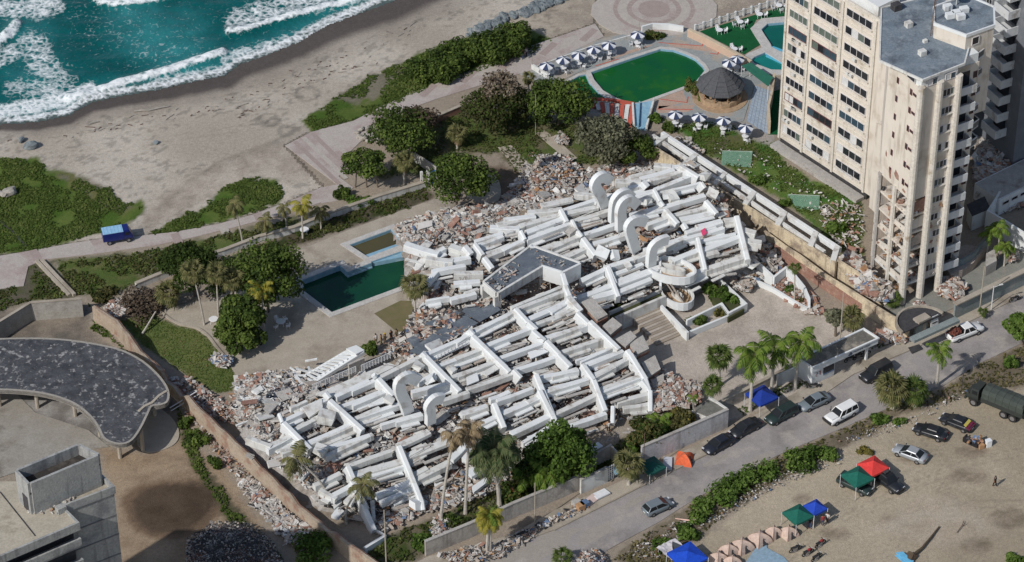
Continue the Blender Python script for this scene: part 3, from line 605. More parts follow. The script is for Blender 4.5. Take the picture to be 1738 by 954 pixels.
# ---- north wing
spines(1, n2, [(490,290,545,400,1.0),(590,385,645,500,.8),(650,485,685,530,.7),(690,545,805,700),(920,800,985,954,.8),(130,480,170,560,.8),(215,610,255,635,.7)])
spines(1, n3, [(1030,155,1200,260),(700,300,745,350,1.3,.8),(800,375,855,480,.9),(860,480,890,520,.7),(900,550,1015,680),(1225,310,1260,360,.8),(1265,475,1365,590)])
spines(1, n4, [(905,455,1005,850,1.1),(555,650,625,940,.9),(430,520,460,570,1.0,.8)])
spines(1, n5, [(485,385,585,650,.9)])
spines(1, n1, [(830,440,905,540,1.0),(915,560,990,660,1.1,.9),(740,460,800,530,1.3,.7)])
beams(1, n2, [(0,380,235,350,1.2),(235,310,455,290,1.3),(140,430,470,335,1.2),(190,490,480,380,1.4,.5),(215,545,570,415,1.1,1.1),(530,290,790,205,1.0),(560,320,790,270,1.2,.5),(610,390,920,295,1.1),(690,515,950,430,1.1),(330,650,640,530,1.2),(520,720,740,620,1.1),(780,610,1060,505,1.1),(830,210,920,170,.8),(0,490,130,440,1.3),(0,640,120,580,1.0),(630,150,770,160,1.2),(920,800,1250,690,1.1),(980,860,1190,785,.6),(990,940,1340,820,1.3),(700,910,850,840,1.0),(1130,190,1310,130,1.2),(1140,345,1378,270,1.6,.5),(1280,420,1378,380,1.1),(1100,100,1220,60,1.0),(1000,35,1190,30,1.5),(330,250,570,200,1.5,.4)])
beams(1, n3, [(810,155,935,165,1.4),(935,165,1040,165,1.2),(595,260,770,215,1.0),(700,270,950,200,1.2,.5),(770,290,1040,210,1.1),(820,370,1110,255,1.1,1.1),(620,430,780,390,1.1),(850,400,1185,320,.6),(900,530,1225,435,1.3),(610,605,860,545,1.7,.5),(1000,600,1300,525,1.1),(760,680,940,615,1.1,1.0),(1060,640,1290,590,1.5,.4),(1110,750,1378,670,1.3),(1130,800,1378,730,1.0),(930,850,1080,800,1.1),(590,350,690,330,1.0),(1200,705,1378,660,1.2,.4)])
beams(1, n4, [(600,760,920,640,1.3),(330,850,560,770,1.2),(640,930,970,820,1.4,1.0),(0,830,70,790,1.0),(270,730,440,650,1.1),(610,810,720,780,1.3,.6),(570,680,860,620,.8,.5),(970,580,1045,600,1.6,.9),(1010,680,1090,690,1.6,.9),(820,490,900,480,1.4,.7)])
beams(1, n5, [(0,200,220,100,1.1),(100,300,310,200,1.1),(380,165,640,90,1.1),(500,380,820,275,1.1),(560,450,770,370,.6),(590,530,910,410,1.4),(220,660,525,545,1.3),(270,500,410,430,1.1),(1080,320,1300,230,1.3),(1170,480,1340,410,1.2,1.1),(370,650,530,610,1.5,.9),(600,600,850,500,1.2,.5),(840,220,1190,125,1.0)])
beams(1, n1, [(430,570,590,590,1.4,1.0),(590,590,740,565,1.4,1.0),(240,450,460,515,1.5,1.1),(460,515,540,480,1.2,.8),(480,680,700,640,1.1),(410,770,480,690,1.0),(680,700,860,700,1.2,1.0),(640,470,730,500,1.6,.8),(1010,290,1180,300,1.3),(1070,260,1320,190,1.5),(850,410,1050,350,.9),(880,440,1050,380,.9),(940,520,1100,460,.8),(960,545,1230,435,.9),(640,930,800,890,1.2),(400,950,580,920,.6),(750,880,840,850,.8),(680,790,830,780,1.2,.6)])
# ---- curled hoods: flat question-mark slabs standing up, their faces to the street
def hood(wing, fn, path, wd=1.4, th=.75, lift=.5):
    root, zf = WING[wing]; pts = [fn(*p) for p in path]; z0 = float(zf(*pts[0]))-.2; b0 = G(pts[0][0], pts[0][1], z0); ah = []
    for x, y in pts:
        a = h = 0.0
        for _ in range(8):
            q = b0+AX*a+Vector((0,0, h)); u, v = proj(q.x, q.y, q.z); e = .05
            qa = q+AX*e; qz = q+Vector((0,0, e)); ua, va = proj(qa.x, qa.y, qa.z); uz, vz = proj(qz.x, qz.y, qz.z)
            j = np.array([[(ua-u)/e, (uz-u)/e], [(va-v)/e, (vz-v)/e]]); s = np.linalg.solve(j, [x-u, y-v]); a += s[0]; h += s[1]
        ah.append(Vector((a, h)))
    sm = []                                     # smooth the path
    for i in range(len(ah)-1):
        p0 = ah[max(0, i-1)]; p1 = ah[i]; p2 = ah[i+1]; p3 = ah[min(len(ah)-1, i+2)]
        for k in range(4):
            t = k/4; sm.append(.5*((2*p1)+(p2-p0)*t+(2*p0-5*p1+4*p2-p3)*t*t+(3*p1-p0-3*p2+p3)*t**3))
    sm.append(ah[-1]); mb = MB(); n = len(sm); L = []
    for i in range(n):
        d = (sm[min(n-1, i+1)]-sm[max(0, i-1)]).normalized(); nn = Vector((-d.y, d.x))*wd/2
        for off in (nn, -nn):
            for e in (0, -th): q = sm[i]+off; L.append(b0+AX*q.x+BX*(e+th/2)+Vector((0,0, q.y)))
    fs = []
    for i in range(n-1):
        a, c = i*4,(i+1)*4
        fs += [(a, c, c+1, a+1),(a+2, a+3, c+3, c+2),(a, a+2, c+2, c),(a+1, c+1, c+3, a+3)]
    fs += [(0,1,3,2),(4*n-4,4*n-2,4*n-1,4*n-3)]
    mb.add(L, fs); return mb.build('curled_hood', white, root)
hood(0, k2, [(490,850),(460,750),(415,650),(420,570),(500,530),(580,560)], 1.5)
hood(0, k2, [(690,945),(690,850),(680,790),(730,730),(800,720)], 1.3)
hood(1, n3, [(350,540),(310,430),(265,350),(285,290),(340,265),(400,300)], 1.5)
hood(1, n3, [(415,670),(420,560),(435,475),(490,410),(560,395),(600,430)], .8,.8)
hood(1, n3, [(495,740),(495,640),(495,560),(520,500),(580,475),(640,520)], 1.5)
hood(1, n3, [(630,930),(590,800),(570,710),(620,660),(720,665)], 1.4)
hood(1, n4, [(130,910),(135,820),(150,740),(210,690),(280,670)], 1.35)
# ---- the dark flat roof slab between the wings
c3 = crop(640,320,4.769)
rp = [c3(*p) for p in ((868,760),(1250,468),(1640,608),(1490,682),(1328,632),(970,848))]; R3 = [G(x, y, 7.2) for x, y in rp]
mb = MB(); mb.prism([(p.x, p.y) for p in R3], 6.8,7.2); mb.build('roof_slab', roofd, north)
def fascia(i, j, dz, th=.35, rise=.18):
    a, c = R3[i], R3[j]; d = (c-a).normalized(); o = Vector((d.y, -d.x, 0)); mid = sum(R3, Vector())/6
    if o.dot(a-mid) < 0: o = -o
    mb = MB(); mb.beam(Vector((a.x, a.y, 7.2+rise))+o*.12, Vector((c.x, c.y, 7.2+rise))+o*.12, th, dz, .04); mb.build('roof_fascia', whited if dz < 2 else white, north)
fascia(5,4,1.3); fascia(4,3,2.3); fascia(3,2,2.4); fascia(2,1,.8); fascia(1,0,.7); fascia(0,5,1.2)
mb = MB(); scatter(mb, [c3(*p) for p in ((880,760),(1100,590),(1200,640),(980,830))], 90,.1,.5,7.2, pw=3, lift=.08); scatter(mb, [c3(*p) for p in ((1230,480),(1600,610),(1480,660),(1330,610))], 50,.08,.4,7.2, pw=3, lift=.08); mb.build('roof_scraps', RUB, north)['kind'] = 'stuff'; mb = MB()
for i, s in ((4,.3),(5,.5),(0,.5)): p = R3[i]; mb = MB(); mb.box((p.x, p.y, 3.5), s*2, s, 3.3, AANG); mb.build('roof_support', whited, north)
# ---- tilted floor slabs with brick beneath, at the street end of the south wing and elsewhere
def slab(root, fn, quad, zf, th=.45, m=None, lift=.3, brk=True, name='floor_slab', dz=(0,0,0,0)):
    Q = []
    for (x, y), e in zip(quad, dz):
        a = fn(x, y) if fn else (x, y); z = (float(zf(*a)) if callable(zf) else zf)+lift+e; Q.append(G(a[0], a[1], z))
    mb = MB(); n = (Q[1]-Q[0]).cross(Q[2]-Q[0]).normalized()
    if n.z < 0: n = -n; Q = Q[::-1]
    mb.hexa([q-n*th for q in Q], Q); o = mb.build(name, m or greyc, root)
    if brk:
        c = sum(Q, Vector())/4; mb = MB(); mb.hexa([c+(q-c)*1.06-n*(th+.6) for q in Q], [c+(q-c)*1.06-n*(th+.01) for q in Q]); mb.build('brick_layer', brick, root)
    return o
for q, e in (([(250,170),(345,130),(485,285),(395,330)], .1),([(440,385),(530,310),(615,380),(510,465)], 0),([(555,505),(690,430),(745,485),(650,570)], 0),([(680,545),(800,470),(858,590),(750,645)], -.2),([(790,720),(910,650),(962,775),(850,850)], -.4)):
    slab(south, k4, q, zS, lift=e)
slab(south, k7, [(1120,470),(1160,340),(1235,320),(1245,440)], .8, lift=.2); slab(south, k7, [(1085,240),(1200,180),(1205,270),(1110,310)], 1.4, lift=.2, m=greyc)
slab(south, k5, [(540,820),(600,740),(660,780),(600,840)], 1.2, m=white, brk=False, lift=.5); slab(south, k5, [(650,690),(730,610),(770,640),(720,730)], 2.0, m=whited, brk=False, lift=.4)
slab(south, k5, [(550,690),(620,650),(640,700),(570,760)], 1.6, m=whited, brk=False); slab(south, k5, [(1090,710),(1200,740),(1240,770),(1080,755)], .6, m=greyc, brk=False)
slab(south, k5, [(890,690),(930,680),(940,850),(910,850)], .9, m=whited, brk=False); slab(south, k5, [(0,230),(110,260),(90,380),(0,330)], 1.6, m=white, brk=False, lift=.5)
slab(south, k6, [(640,880),(770,790),(790,830),(660,930)], .7, m=white, brk=False, lift=.5); slab(south, k6, [(590,740),(700,680),(740,740),(640,790)], 1.4, m=white, brk=False, lift=.4); slab(south, k6, [(300,840),(390,835),(395,880),(310,890)], .8, m=white, brk=False, lift=.4)
slab(south, k2, [(1015,530),(1110,490),(1130,560),(1020,605)], zS, .2, white, .2, False); slab(south, k2, [(130,780),(265,705),(290,760),(150,800)], zS, .2, white, 0, False)
slab(south, k3, [(615,730),(740,690),(800,725),(640,790)], zS, .2, white, .1, False); slab(south, k2, [(1150,490),(1270,420),(1310,455),(1200,520)], zS, .2, whited, 0, False)
slab(south, k1, [(710,590),(880,510),(890,590),(770,680)], zS, .4, whited, .3, False); slab(south, k1, [(345,530),(490,500),(500,560),(390,575)], 4.2,.4, white, .2, False)
slab(north, n1, [(240,430),(400,400),(530,470),(455,505)], 4.2,.3, roofd, .2, False); slab(north, n1, [(650,430),(830,330),(890,370),(720,440)], 5.5,.3, roofd, .2, False); slab(north, n1, [(850,310),(1060,270),(1080,310),(900,340)], 6.5,.3, greyc, .2, False)
slab(north, n1, [(705,235),(815,220),(820,270),(712,285)], 2.6,.5, white, .3, False); slab(north, n1, [(545,850),(600,720),(660,730),(640,880)], 4.0,.4, white, .6, False)
slab(south, None, [(718,512),(740,530),(735,545),(712,520)], 3.0,.4, white, .2, False); slab(south, None, [(722,548),(800,518),(845,530),(760,562)], 4.4,.25, roofd, .2, False); slab(south, None, [(690,575),(750,548),(770,560),(705,590)], 3.4,.25, roofd, .2, False)
for q_ in ([(695,596),(735,566),(768,574),(722,604)], [(738,564),(790,536),(812,548),(770,574)], [(795,534),(838,514),(850,526),(815,546)]): slab(south, None, q_, 5.0,.2, roofd, rr.uniform(0,.4), False, dz=(0,.3,.1,-.3))
slab(north, n4, [(580,590),(615,565),(635,610),(600,640)], zN, .08, M('pink_cloth_scrap', lin((206,70,110)), rough=.9),.3, False, 'cloth_scrap'); slab(north, n5, [(330,650),(480,590),(530,620),(380,690)], 3.6,.3, greyc, .1, False)
# loose chunks picked out one by one
for root, fn, lst in ((south, k1, [(920,680,2.0, zS),(460,740,1.6,3.5),(210,560,1.6,2.5),(380,700,1.4,3)]),(south, k2, [(580,430,1.2, zS),(880,460,1.1, zS),(330,740,1.2, zS),(700,540,1.2, zS)]),
                      (south, k5, [(450,230,1.6, zS),(1310,720,1.6,.8),(350,330,1.6,1.5),(460,700,1.3,1)]),(north, n2, [(860,690,1.6, zN),(970,700,1.3, zN),(580,500,1.2, zN),(1090,800,1, zN)]),(north, n3, [(960,440,1.5, zN),(905,430,1.1, zN),(725,490,1.3, zN),(1320,420,1.5, zN),(1250,260,1.4, zN)]),(north, n4, [(1205,915,1.3,.5),(1105,670,1.3,2)])):
    for x, y, s, zf in lst:
        a = fn(x, y); z = float(zf(*a)) if callable(zf) else zf; mb = MB(); mb.rock(G(a[0], a[1], z+.3), s, s*.8, s*.6, rr); mb.build('concrete_chunk', rr.choice([white, greyc, whited]), root)
n_chunk = 0
for root, zf, P in ((south, zS, SWP),(north, zN, NWP)):
    xs = [p[0] for p in P]; ys = [p[1] for p in P]; k = 0
    while k < 150:
        x, y = rr.uniform(min(xs), max(xs)), rr.uniform(min(ys), max(ys))
        if not pin(x, y, P): continue
        k += 1; s = rr.uniform(.8,2.3); mb = MB(); mb.rock(G(x, y, float(zf(x, y))-1.0+rr.uniform(0,.3)), s, s*rr.uniform(.35,.75), rr.uniform(.12,.28), rr, rot=Matrix.Rotation(AANG+rr.gauss(0,.35),3, 'Z') @ Matrix.Rotation(rr.uniform(-.35,.35),3, 'X') @ Matrix.Rotation(rr.uniform(-.3,.3),3, 'Y')); mb.build('concrete_chunk', rr.choice([rubw, greyc, whited, rubw, brick, dustc, whited]), root)
    mb = MB(); f = lambda x, y, zf=zf: zf(x, y)-1.25
    scatter(mb, P, 8500,.09,.8, f, pw=3.2); sticks(mb, P, 260,.6,2.4, f, .05); mb.build('rubble', RUB, root)['kind'] = 'stuff'
    mb = MB()
    for _ in range(90):
        x, y = rr.uniform(min(xs), max(xs)), rr.uniform(min(ys), max(ys))
        if not pin(x, y, P): continue
        p = G(x, y, float(zf(x, y))-.4); a = rr.uniform(0,6.3); pts = [p]
        for _k in range(4): a += rr.uniform(-.9,.9); p = p+Vector((math.cos(a)*.5, math.sin(a)*.5, rr.uniform(-.1,.35))); pts.append(p)
        mb.tube(pts, .03,3)
    mb.build('bent_rebar', rebar, root)['kind'] = 'stuff'
# ---- railings, roof walk and fallen pergola at the garden side of the south wing
def railing(root, p, q, h=1.0, n=10, bars=5, name='railing', m=None, r=.035):
    mb = MB(); p, q = Vector(p), Vector(q); up = Vector((0,0,1))
    for i in range(n+1): a = p.lerp(q, i/n); mb.beam(a+up*h+Vector((.0,0,0)), a+Vector((.001,.001,0)), r*1.8, r*1.8)
    for k in range(bars): z = h*(k+1)/bars; mb.tube([p+up*z, q+up*z], r*(1.3 if k == bars-1 else .8),4)
    o = mb.build(name, m or steel, root); return o
railing(south, G(*k1(800,440),6.4), G(*k1(1190,275),6.8)); railing(south, G(*k1(1240,265),6.8), G(*k1(1500,150),7.0))
slab(south, k1, [(830,465),(1480,190),(1560,215),(960,500)], 6.2,.3, whited, .1, False, 'roof_walk')
railing(south, G(*k1(240,800),3.6), G(*k1(400,890),3.8),.9,6,4); railing(south, G(*k1(400,890),3.8), G(*k1(540,800),4.2),.9,6,4); railing(south, G(*k1(600,740),4.5), G(*k1(800,660),5.0),.9,6,4); railing(south, G(*k1(700,830),4.5), G(*k1(860,770),4.8),.9,6,4)
railing(south, G(*k2(760,370),6.2), G(*k2(1010,240),6.4),.7,8,3)
pg = thing('fallen_pergola', 'fallen white slatted pergola sloping off the garden edge of the collapsed wing', 'pergola', G(560,660))
a0, a1, b0_, b1_ = G(*k1(1110,75),4.2), G(*k1(560,400),1.0), G(*k1(1250,75),4.4), G(*k1(620,470),1.6)
mb = MB(); mb.beam(a0, a1,.35,.4,.04); mb.build('side_beam', white, pg); mb = MB(); mb.beam(b0_, b1_, .7,.5,.04); mb.build('side_beam', white, pg)
for i in range(16):
    t = (i+.5)/16; mb = MB(); mb.beam(a0.lerp(a1, t)+Vector((0,0,.05)), b0_.lerp(b1_, t)+Vector((0,0,.1+rr.uniform(-.1,.1))),.28,.2); mb.build('slat', white, pg)
slab(pg, k1, [(1100,60),(1190,30),(1265,75),(1190,110)], 4.4,.25, white, .15, False, 'end_slab')
mb = MB(); p = G(*k1(1195,280),2.0); mb.wall([p-AX*1.2, p+AX*1.2], .3,0,4.0); mb.build('end_post', greyc, pg)
mb = MB()
for (x0, y0, x1, y1) in ((450,290,610,350),(650,235,770,270),(300,430,460,380),(620,270,690,340),(600,470,690,580),(410,450,500,500),(110,750,380,650),(220,740,310,800),(760,220,775,265),(490,410,640,360),(730,170,840,150)):
    a, c = k1(x0, y0), k1(x1, y1); mb.beam(G(*a, 1.5+rr.uniform(0,1.2)), G(*c, 1.2+rr.uniform(0,1.2)),.25,.2)
for _ in range(46):
    x, y = rr.uniform(400,545), rr.uniform(625,735)
    if not pin(x, y, [(398,680),(410,640),(470,628),(545,625),(560,650),(500,690),(450,735),(415,725)]): continue
    a = rr.choice((AANG, AANG, AANG+1.57, rr.uniform(0,3.1)))+rr.uniform(-.3,.3); L_ = rr.uniform(.6,2.0); z_ = float(np.clip(3.8*(1-((x-470)/110)**2-((y-680)/60)**2),.3,4))+.3; c_ = G(x, y, z_); d_ = Vector((math.cos(a), math.sin(a), rr.uniform(-.2,.2)))*L_; mb.beam(c_-d_, c_+d_, rr.uniform(.12,.45), rr.uniform(.1,.3))
t_ = tag(mb.build('broken_beams', white), 'loose white broken beams strewn at the garden corner of the collapsed wing', 'debris', kind='stuff')
# ---- rubble aprons round the building
def pile(label, poly, zf, n, s0=.15, s1=.8, w=RUBW, ns=0, base=True, lift=.12, dust=(150,140,130), edge=14, cat='rubble', pw=2.2, name='rubble_pile'):
    if base: heap('rubble_bed', poly, zf, .3, None, edge=edge, dust=dust)
    mb = MB(); scatter(mb, poly, int(n*1.7), s0*.6, s1, zf, w, pw=pw+1.2, lift=lift)
    if ns: sticks(mb, poly, ns, .6,2.2, zf, .05)
    return tag(mb.build(name, RUB), label, cat, kind='stuff')
dome = lambda cx, cy, rx, ry, h: (lambda x, y: h*np.clip(1-((np.asarray(x)-cx)/rx)**2-((np.asarray(y)-cy)/ry)**2,0,1)+.12)
pile('heap of broken masonry between the garden lawn and the collapsed wing end', [(395,690),(400,640),(470,628),(530,625),(575,640),(560,670),(480,690),(440,730),(410,730)], dome(470,680,110,60,3.6),1500, ns=160)
pile('grey rubble spilled into the garden corner beside the pool', [(668,385),(700,368),(760,352),(850,345),(880,360),(820,400),(790,470),(770,520),(715,520),(700,470),(690,420)], dome(770,430,120,110,3.6),3000, ns=140)
pile('dark burnt rubble and felt between the two collapsed wings', [(650,600),(690,550),(720,510),(790,490),(850,505),(880,520),(800,560),(740,590),(690,610)], dome(770,555,120,70,4.6),1600, w=[.16,.2,.16,.2,.2,.04,.02,.02], ns=80)
pile('brick and plaster rubble at the foot of the broken slab stack in the courtyard', [(1100,640),(1120,620),(1150,640),(1190,650),(1190,680),(1150,695),(1110,700)], dome(1130,670,70,50,1.2),700, w=[.16,.14,.3,.34,.02,.02,0,.02], dust=(160,136,122))
pile('white debris strewn behind the collapsed wing towards the garden path', [(880,300),(900,262),(950,262),(990,290),(1060,276),(1130,270),(1165,275),(1060,290),(960,320),(880,352),(840,360)], lambda x, y: .3+0*np.asarray(x),1500, ns=110)
pile('rubble along the lower edge of the collapsed wing near the front garden', [(590,880),(640,850),(700,850),(780,820),(840,790),(880,800),(800,850),(720,870),(650,900)], lambda x, y: .2+0*np.asarray(x),520, ns=50)
pile('brick rubble lying below the stained boundary wall in the courtyard', [(1285,440),(1330,455),(1380,500),(1400,530),(1380,535),(1340,510),(1300,470)], lambda x, y: .15+0*np.asarray(x),420, w=[.15,.1,.15,.55,0,.02,0,.03], base=False)
pile('white rubble by the end of the collapsed wing and stained wall', [(1255,400),(1290,400),(1330,430),(1320,460),(1280,480),(1260,450)], dome(1285,435,50,50,1.0),520, dust=(156,140,126))
pile('small heap of rubble in the garage mouth of the collapsed wing', [(1240,478),(1262,466),(1285,480),(1270,495),(1245,492)], dome(1262,481,26,16,.8),160, dust=(160,140,124))
# ================================================================ POOLS, WALLS, COURT, GARDEN FURNITURE
cop = M('pool_coping', lin((190,188,184)), lin((172,168,162)), scale=1, rough=.8, fine=5)
tile = M('pale_blue_tile', lin((140,176,194)), lin((118,156,178)), scale=1.5, rough=.4, c3=lin((160,186,196)), s3=.6)
wat1 = M('dark_pool_water', lin((10,52,40)), lin((24,72,48)), scale=.14, bump=.12, rough=.08, detail=3, spec=.3); wat2 = M('brown_pool_water', lin((84,78,52)), lin((70,68,50)), scale=.2, bump=.12, rough=.1, spec=.3)
wat3 = M('algae_pool_water', lin((24,92,34)), lin((10,76,44)), scale=.12, bump=.12, rough=.1, detail=3, spec=.25, c3=lin((44,96,26)), s3=.16); wat4 = M('teal_pool_water', lin((10,82,72)), lin((18,96,86)), scale=.2, bump=.12, rough=.08, spec=.3); wat5 = M('light_teal_water', lin((24,120,112)), lin((18,106,102)), scale=.2, bump=.12, rough=.08, spec=.3)
def pool(pts, zw, wm, w=.85, label='pool_coping', ring=True, open_=False, zt=.14):
    P = [G(*p, .1) for p in pts]; b = MB(); b.prism([(p.x, p.y) for p in P], zw-.4, zw, bottom=False); struct('pool_water', b, wm)
    if not ring: return
    a = sum(P[i].x*P[(i+1) % len(P)].y-P[(i+1) % len(P)].x*P[i].y for i in range(len(P))); sd = 1 if a > 0 else -1
    b = MB(); b.wall(P, w, -2.0, zt, True, side=sd); struct('pool_coping', b, cop)
    b = MB(); b.wall(P, .06,-2.0, zt-.05, True, side=-sd); struct('pool_tiles', b, tile)
PA = [(513.5,475),(577.5,450),(590,461.7),(630,446),(630,444),(679,427),(700,425),(716,452),(679,487),(563,530),(515.6,494)]
pool(PA, -.75, wat1); pool([(593,415.5),(664,389),(684,414),(625,436.5)], -.35, wat2, zt=.125)
b = MB(); b.prism([(p.x, p.y) for p in poly_px([(616,434),(684,410),(692,422),(702,432),(632,446)], -.1)], -1.5,-.12); struct('pool_step', b, tile)
b = MB(); b.prism([(p.x, p.y) for p in poly_px([(593,463),(590,460),(577,450),(515,474),(516,478),(577,455),(590,467),(632,451),(630,446)], -.3)], -1.5,-.55); struct('pool_step', b, tile)
pool(POOL2,-.25, wat3,.6); pool(POOL2B, -.12, wat3,.5, zt=.125); pool([(1350,36),(1303,40),(1292,50),(1298,60),(1308,75),(1310,82),(1335,97),(1350,97)], -.3, wat4,1.5)
pool([(1303,87),(1281,96),(1275,101),(1280,107),(1309,118),(1350,119),(1350,105),(1330,99),(1312,92)], -.25, wat5,1.3, zt=.115)
b = MB(); b.prism([(p.x, p.y) for p in poly_px([(1299,76),(1313,78),(1352,92),(1352,109),(1325,106),(1300,94)], .0)], -1,-.05); struct('pool_step', b, M('sky_blue_tile', lin((92,176,200)), lin((84,160,190)), scale=1, rough=.4))
# pool bottom targets seen through algae: faint dark floats are left to the water tone
sheet('pool_deck', [(405,642),(385,612),(366,590),(352,571),(333,558),(300,549),(285,535),(310,519),(350,512),(430,478),(500,430),(513,474),(512,500),(563,538),(640,509),(700,488),(730,500),(690,540),(655,585),(560,636),(480,655)], .06, conc)
sheet('pool_deck', [(480,436),(590,391),(690,354),(720,344),(760,352),(690,378),(664,384),(588,413),(580,416),(622,443),(590,455),(577,445),(512,471)], .06, conc)
tl = lin((150,158,158)); slate = M('slate_deck', lin((150,152,150)), lin((134,140,140)), scale=.9, rough=.85, c3=lin((160,150,138)), s3=.3, t3=(.5,.6), fine=5)
terr = M('terracotta_deck', lin((176,152,136)), lin((164,140,126)), scale=.9, rough=.85, c3=lin((150,148,142)), s3=.25, t3=(.55,.65), fine=5); redl = M('red_edging', lin((186,92,74)), lin((170,80,66)), scale=2, rough=.8)
sheet('hotel_terrace', [(875,122),(905,108),(990,73),(1076,54),(1092,50),(1162,48),(1172,54),(1275,112),(1312,138),(1310,155),(1280,144),(1262,205),(1228,214),(1120,196),(1106,205),(1112,170),(1160,151),(1182,142),(1201,119),(1196,107),(1165,88),(1143,80),(1119,78),(998,120),(992,118),(960,133),(940,150)], .06, slate)
for pl in ([(1030,104),(1100,80),(1118,72),(1060,88)], [(1128,73),(1192,78),(1205,88),(1150,80)], [(1195,70),(1218,82),(1220,92),(1200,84)], [(1120,164),(1158,152),(1166,172),(1114,186)], [(1118,180),(1180,178),(1168,190),(1116,192)]): sheet('terrace_inlay', pl, .068, terr)
for a, c in (((1118,72),(1192,78)),((1192,78),(1194,68)),((1205,90),(1218,92)),((1218,92),(1222,82)),((1120,168),(1166,174)),((1116,185),(1176,186)),((1166,174),(1168,164)),((1010,112),(1050,100))): strip('terrace_edging', a, c, .16,.08, redl)
bt = M('blue_grey_tile', lin((156,168,180)), lin((140,154,170)), scale=.9, rough=.6, fine=4); q00, q10, q11, q01 = [G(*p, .08) for p in ((1281,145),(1311,155),(1303,228),(1267,205))]
sheet('tiled_walk', [(1281,145),(1311,155),(1303,228),(1267,205)], .066, M('tile_joint', lin((120,128,136)), rough=.9))
wk = thing('tiled_walk_surface', 'pale blue tiled walk between the thatched bar and the tower', 'paving', (q00.x, q00.y, 0))
nu, nv = 6,13; me_t = None
for i in range(nu):
    for j in range(nv):
        f = lambda u, v: (q00*(1-u)+q10*u)*(1-v)+(q01*(1-u)+q11*u)*v
        g_ = .06; c = [f((i+g_)/nu, (j+g_)/nv), f((i+1-g_)/nu, (j+g_)/nv), f((i+1-g_)/nu, (j+1-g_)/nv), f((i+g_)/nu, (j+1-g_)/nv)]
        mb = MB(); mb.prism([(p.x, p.y) for p in c], .05,.078+.004*((i*7+j*3) % 3), bottom=False); mb.build('tile', bt, wk)
turf = M('artificial_turf', lin((22,78,46)), lin((28,88,52)), scale=.5, rough=.95, bump=.3, fine=8, spec=.1)
sheet('turf_lawn', [(1188,53),(1345,6),(1345,29),(1300,30),(1283,33),(1276,48),(1290,76),(1263,92),(1217,68)], .062, turf)
sheet('tower_garden_path', [(1312,155),(1330,150),(1330,228),(1304,228)], .064, turf)
# ---- red water steps and the blue chute
sl_ = thing('water_slide', 'pale blue water chute beside the red stepped cascade of the hotel pool', 'water slide', G(1090,195))
cx_ = [G(*p, z) for p, z in (((1074,177),.5),((1110,170),.5),((1097,220),.2),((1076,216),.2))]
mb = MB(); mb.hexa([p-Vector((0,0,.3)) for p in cx_], cx_); mb.build('chute', tile, sl_)
for i, j in ((0,3),(1,2)): mb = MB(); mb.beam(cx_[i]+Vector((0,0,.35)), cx_[j]+Vector((0,0,.5)),.3,.8,.04); mb.build('chute_side', whited, sl_)
mb = MB(); p0, p1 = cx_[0].lerp(cx_[1], .32), cx_[3].lerp(cx_[2], .32); mb.beam(p0+Vector((0,0,.35)), p1+Vector((0,0,.5)),.2,.5); mb.build('chute_divider', tile, sl_)
cs = thing('red_cascade', 'red and cream stepped cascade fanning below the round end of the hotel pool', 'steps', G(1045,182))
for i in range(9):
    t = i/8; a = G(1004+t*70,172+t*6,.6); c = G(1010+t*58,182+t*32,.22)
    mb = MB(); mb.beam(a, c, .62,.4); mb.build('cascade_rib', redl if i % 2 == 0 else whited, cs)
mb = MB(); mb.wall([G(1003,170), G(1040,172), G(1076,178)], .5,-1,.35); mb.build('cascade_lip', redl, cs)
# ---- thatched bar
hutm = M('grey_thatch', lin((74,76,80)), lin((92,92,94)), scale=2.2, rough=.95, bump=.5, fine=8); hb = G(1222,166)
hut = thing('thatched_bar', 'round bar with a dark grey conical thatched roof beside the green pool', 'bar hut', hb)
N = 10; tiers = [(3.5,2.4,4),(2.95,2.95,0),(2.35,3.5,0),(1.8,4.0,0),(1.2,4.5,0),(.6,4.95,0),(.05,5.25,0)]
for k in range(len(tiers)-1):
    r0, z0, _ = tiers[k]; r1, z1, _ = tiers[k+1]
    for i in range(N):
        a0, a1 = 2*math.pi*i/N+.01,2*math.pi*(i+1)/N-.01; mb = MB()
        P = [Vector((hb.x+r*math.cos(a), hb.y+r*math.sin(a), z)) for r, a, z in ((r0+.1, a0, z0),(r0+.1, a1, z0),(r1, a1, z1),(r1, a0, z1))]
        mb.hexa([p-Vector((0,0,.14)) for p in P], P); mb.build('thatch_panel', hutm, hut)
for i in range(N):
    a = 2*math.pi*i/N; mb = MB(); mb.tube([(hb.x+3.0*math.cos(a), hb.y+3.0*math.sin(a),0),(hb.x+3.0*math.cos(a), hb.y+3.0*math.sin(a),2.7)], .09,6); mb.build('post', woodm, hut)
stone = M('honey_stone', lin((176,152,124)), lin((150,126,102)), scale=1.6, rough=.9, bump=.4, c3=lin((120,100,84)), s3=1.2)
for i in range(16):
    a0, a1 = 2*math.pi*i/16,2*math.pi*(i+1)/16; mb = MB(); mb.prism([(hb.x+r*math.cos(a), hb.y+r*math.sin(a)) for r, a in ((2.5, a0),(3.2, a0),(3.2, a1),(2.5, a1))], 0,.95+.03*(i % 3)); mb.build('counter_block', stone, hut)
mb = MB(); mb.lathe([(4.1,.0),(4.1,.16)], 32,(hb.x, hb.y, 0)); mb.build('floor_ring', stone, hut)
mb = MB(); mb.lathe([(1.3,0),(1.3,1.1),(1.0,1.15)], 12,(hb.x, hb.y, 0)); mb.build('bar_core', darkr, hut)
cn = thing('green_awning', 'long flat green awning beside the thatched bar roof', 'awning', G(1285,140)); aq = [G(*p, 2.6) for p in ((1259,111),(1274,106),(1312,131),(1304,146))]
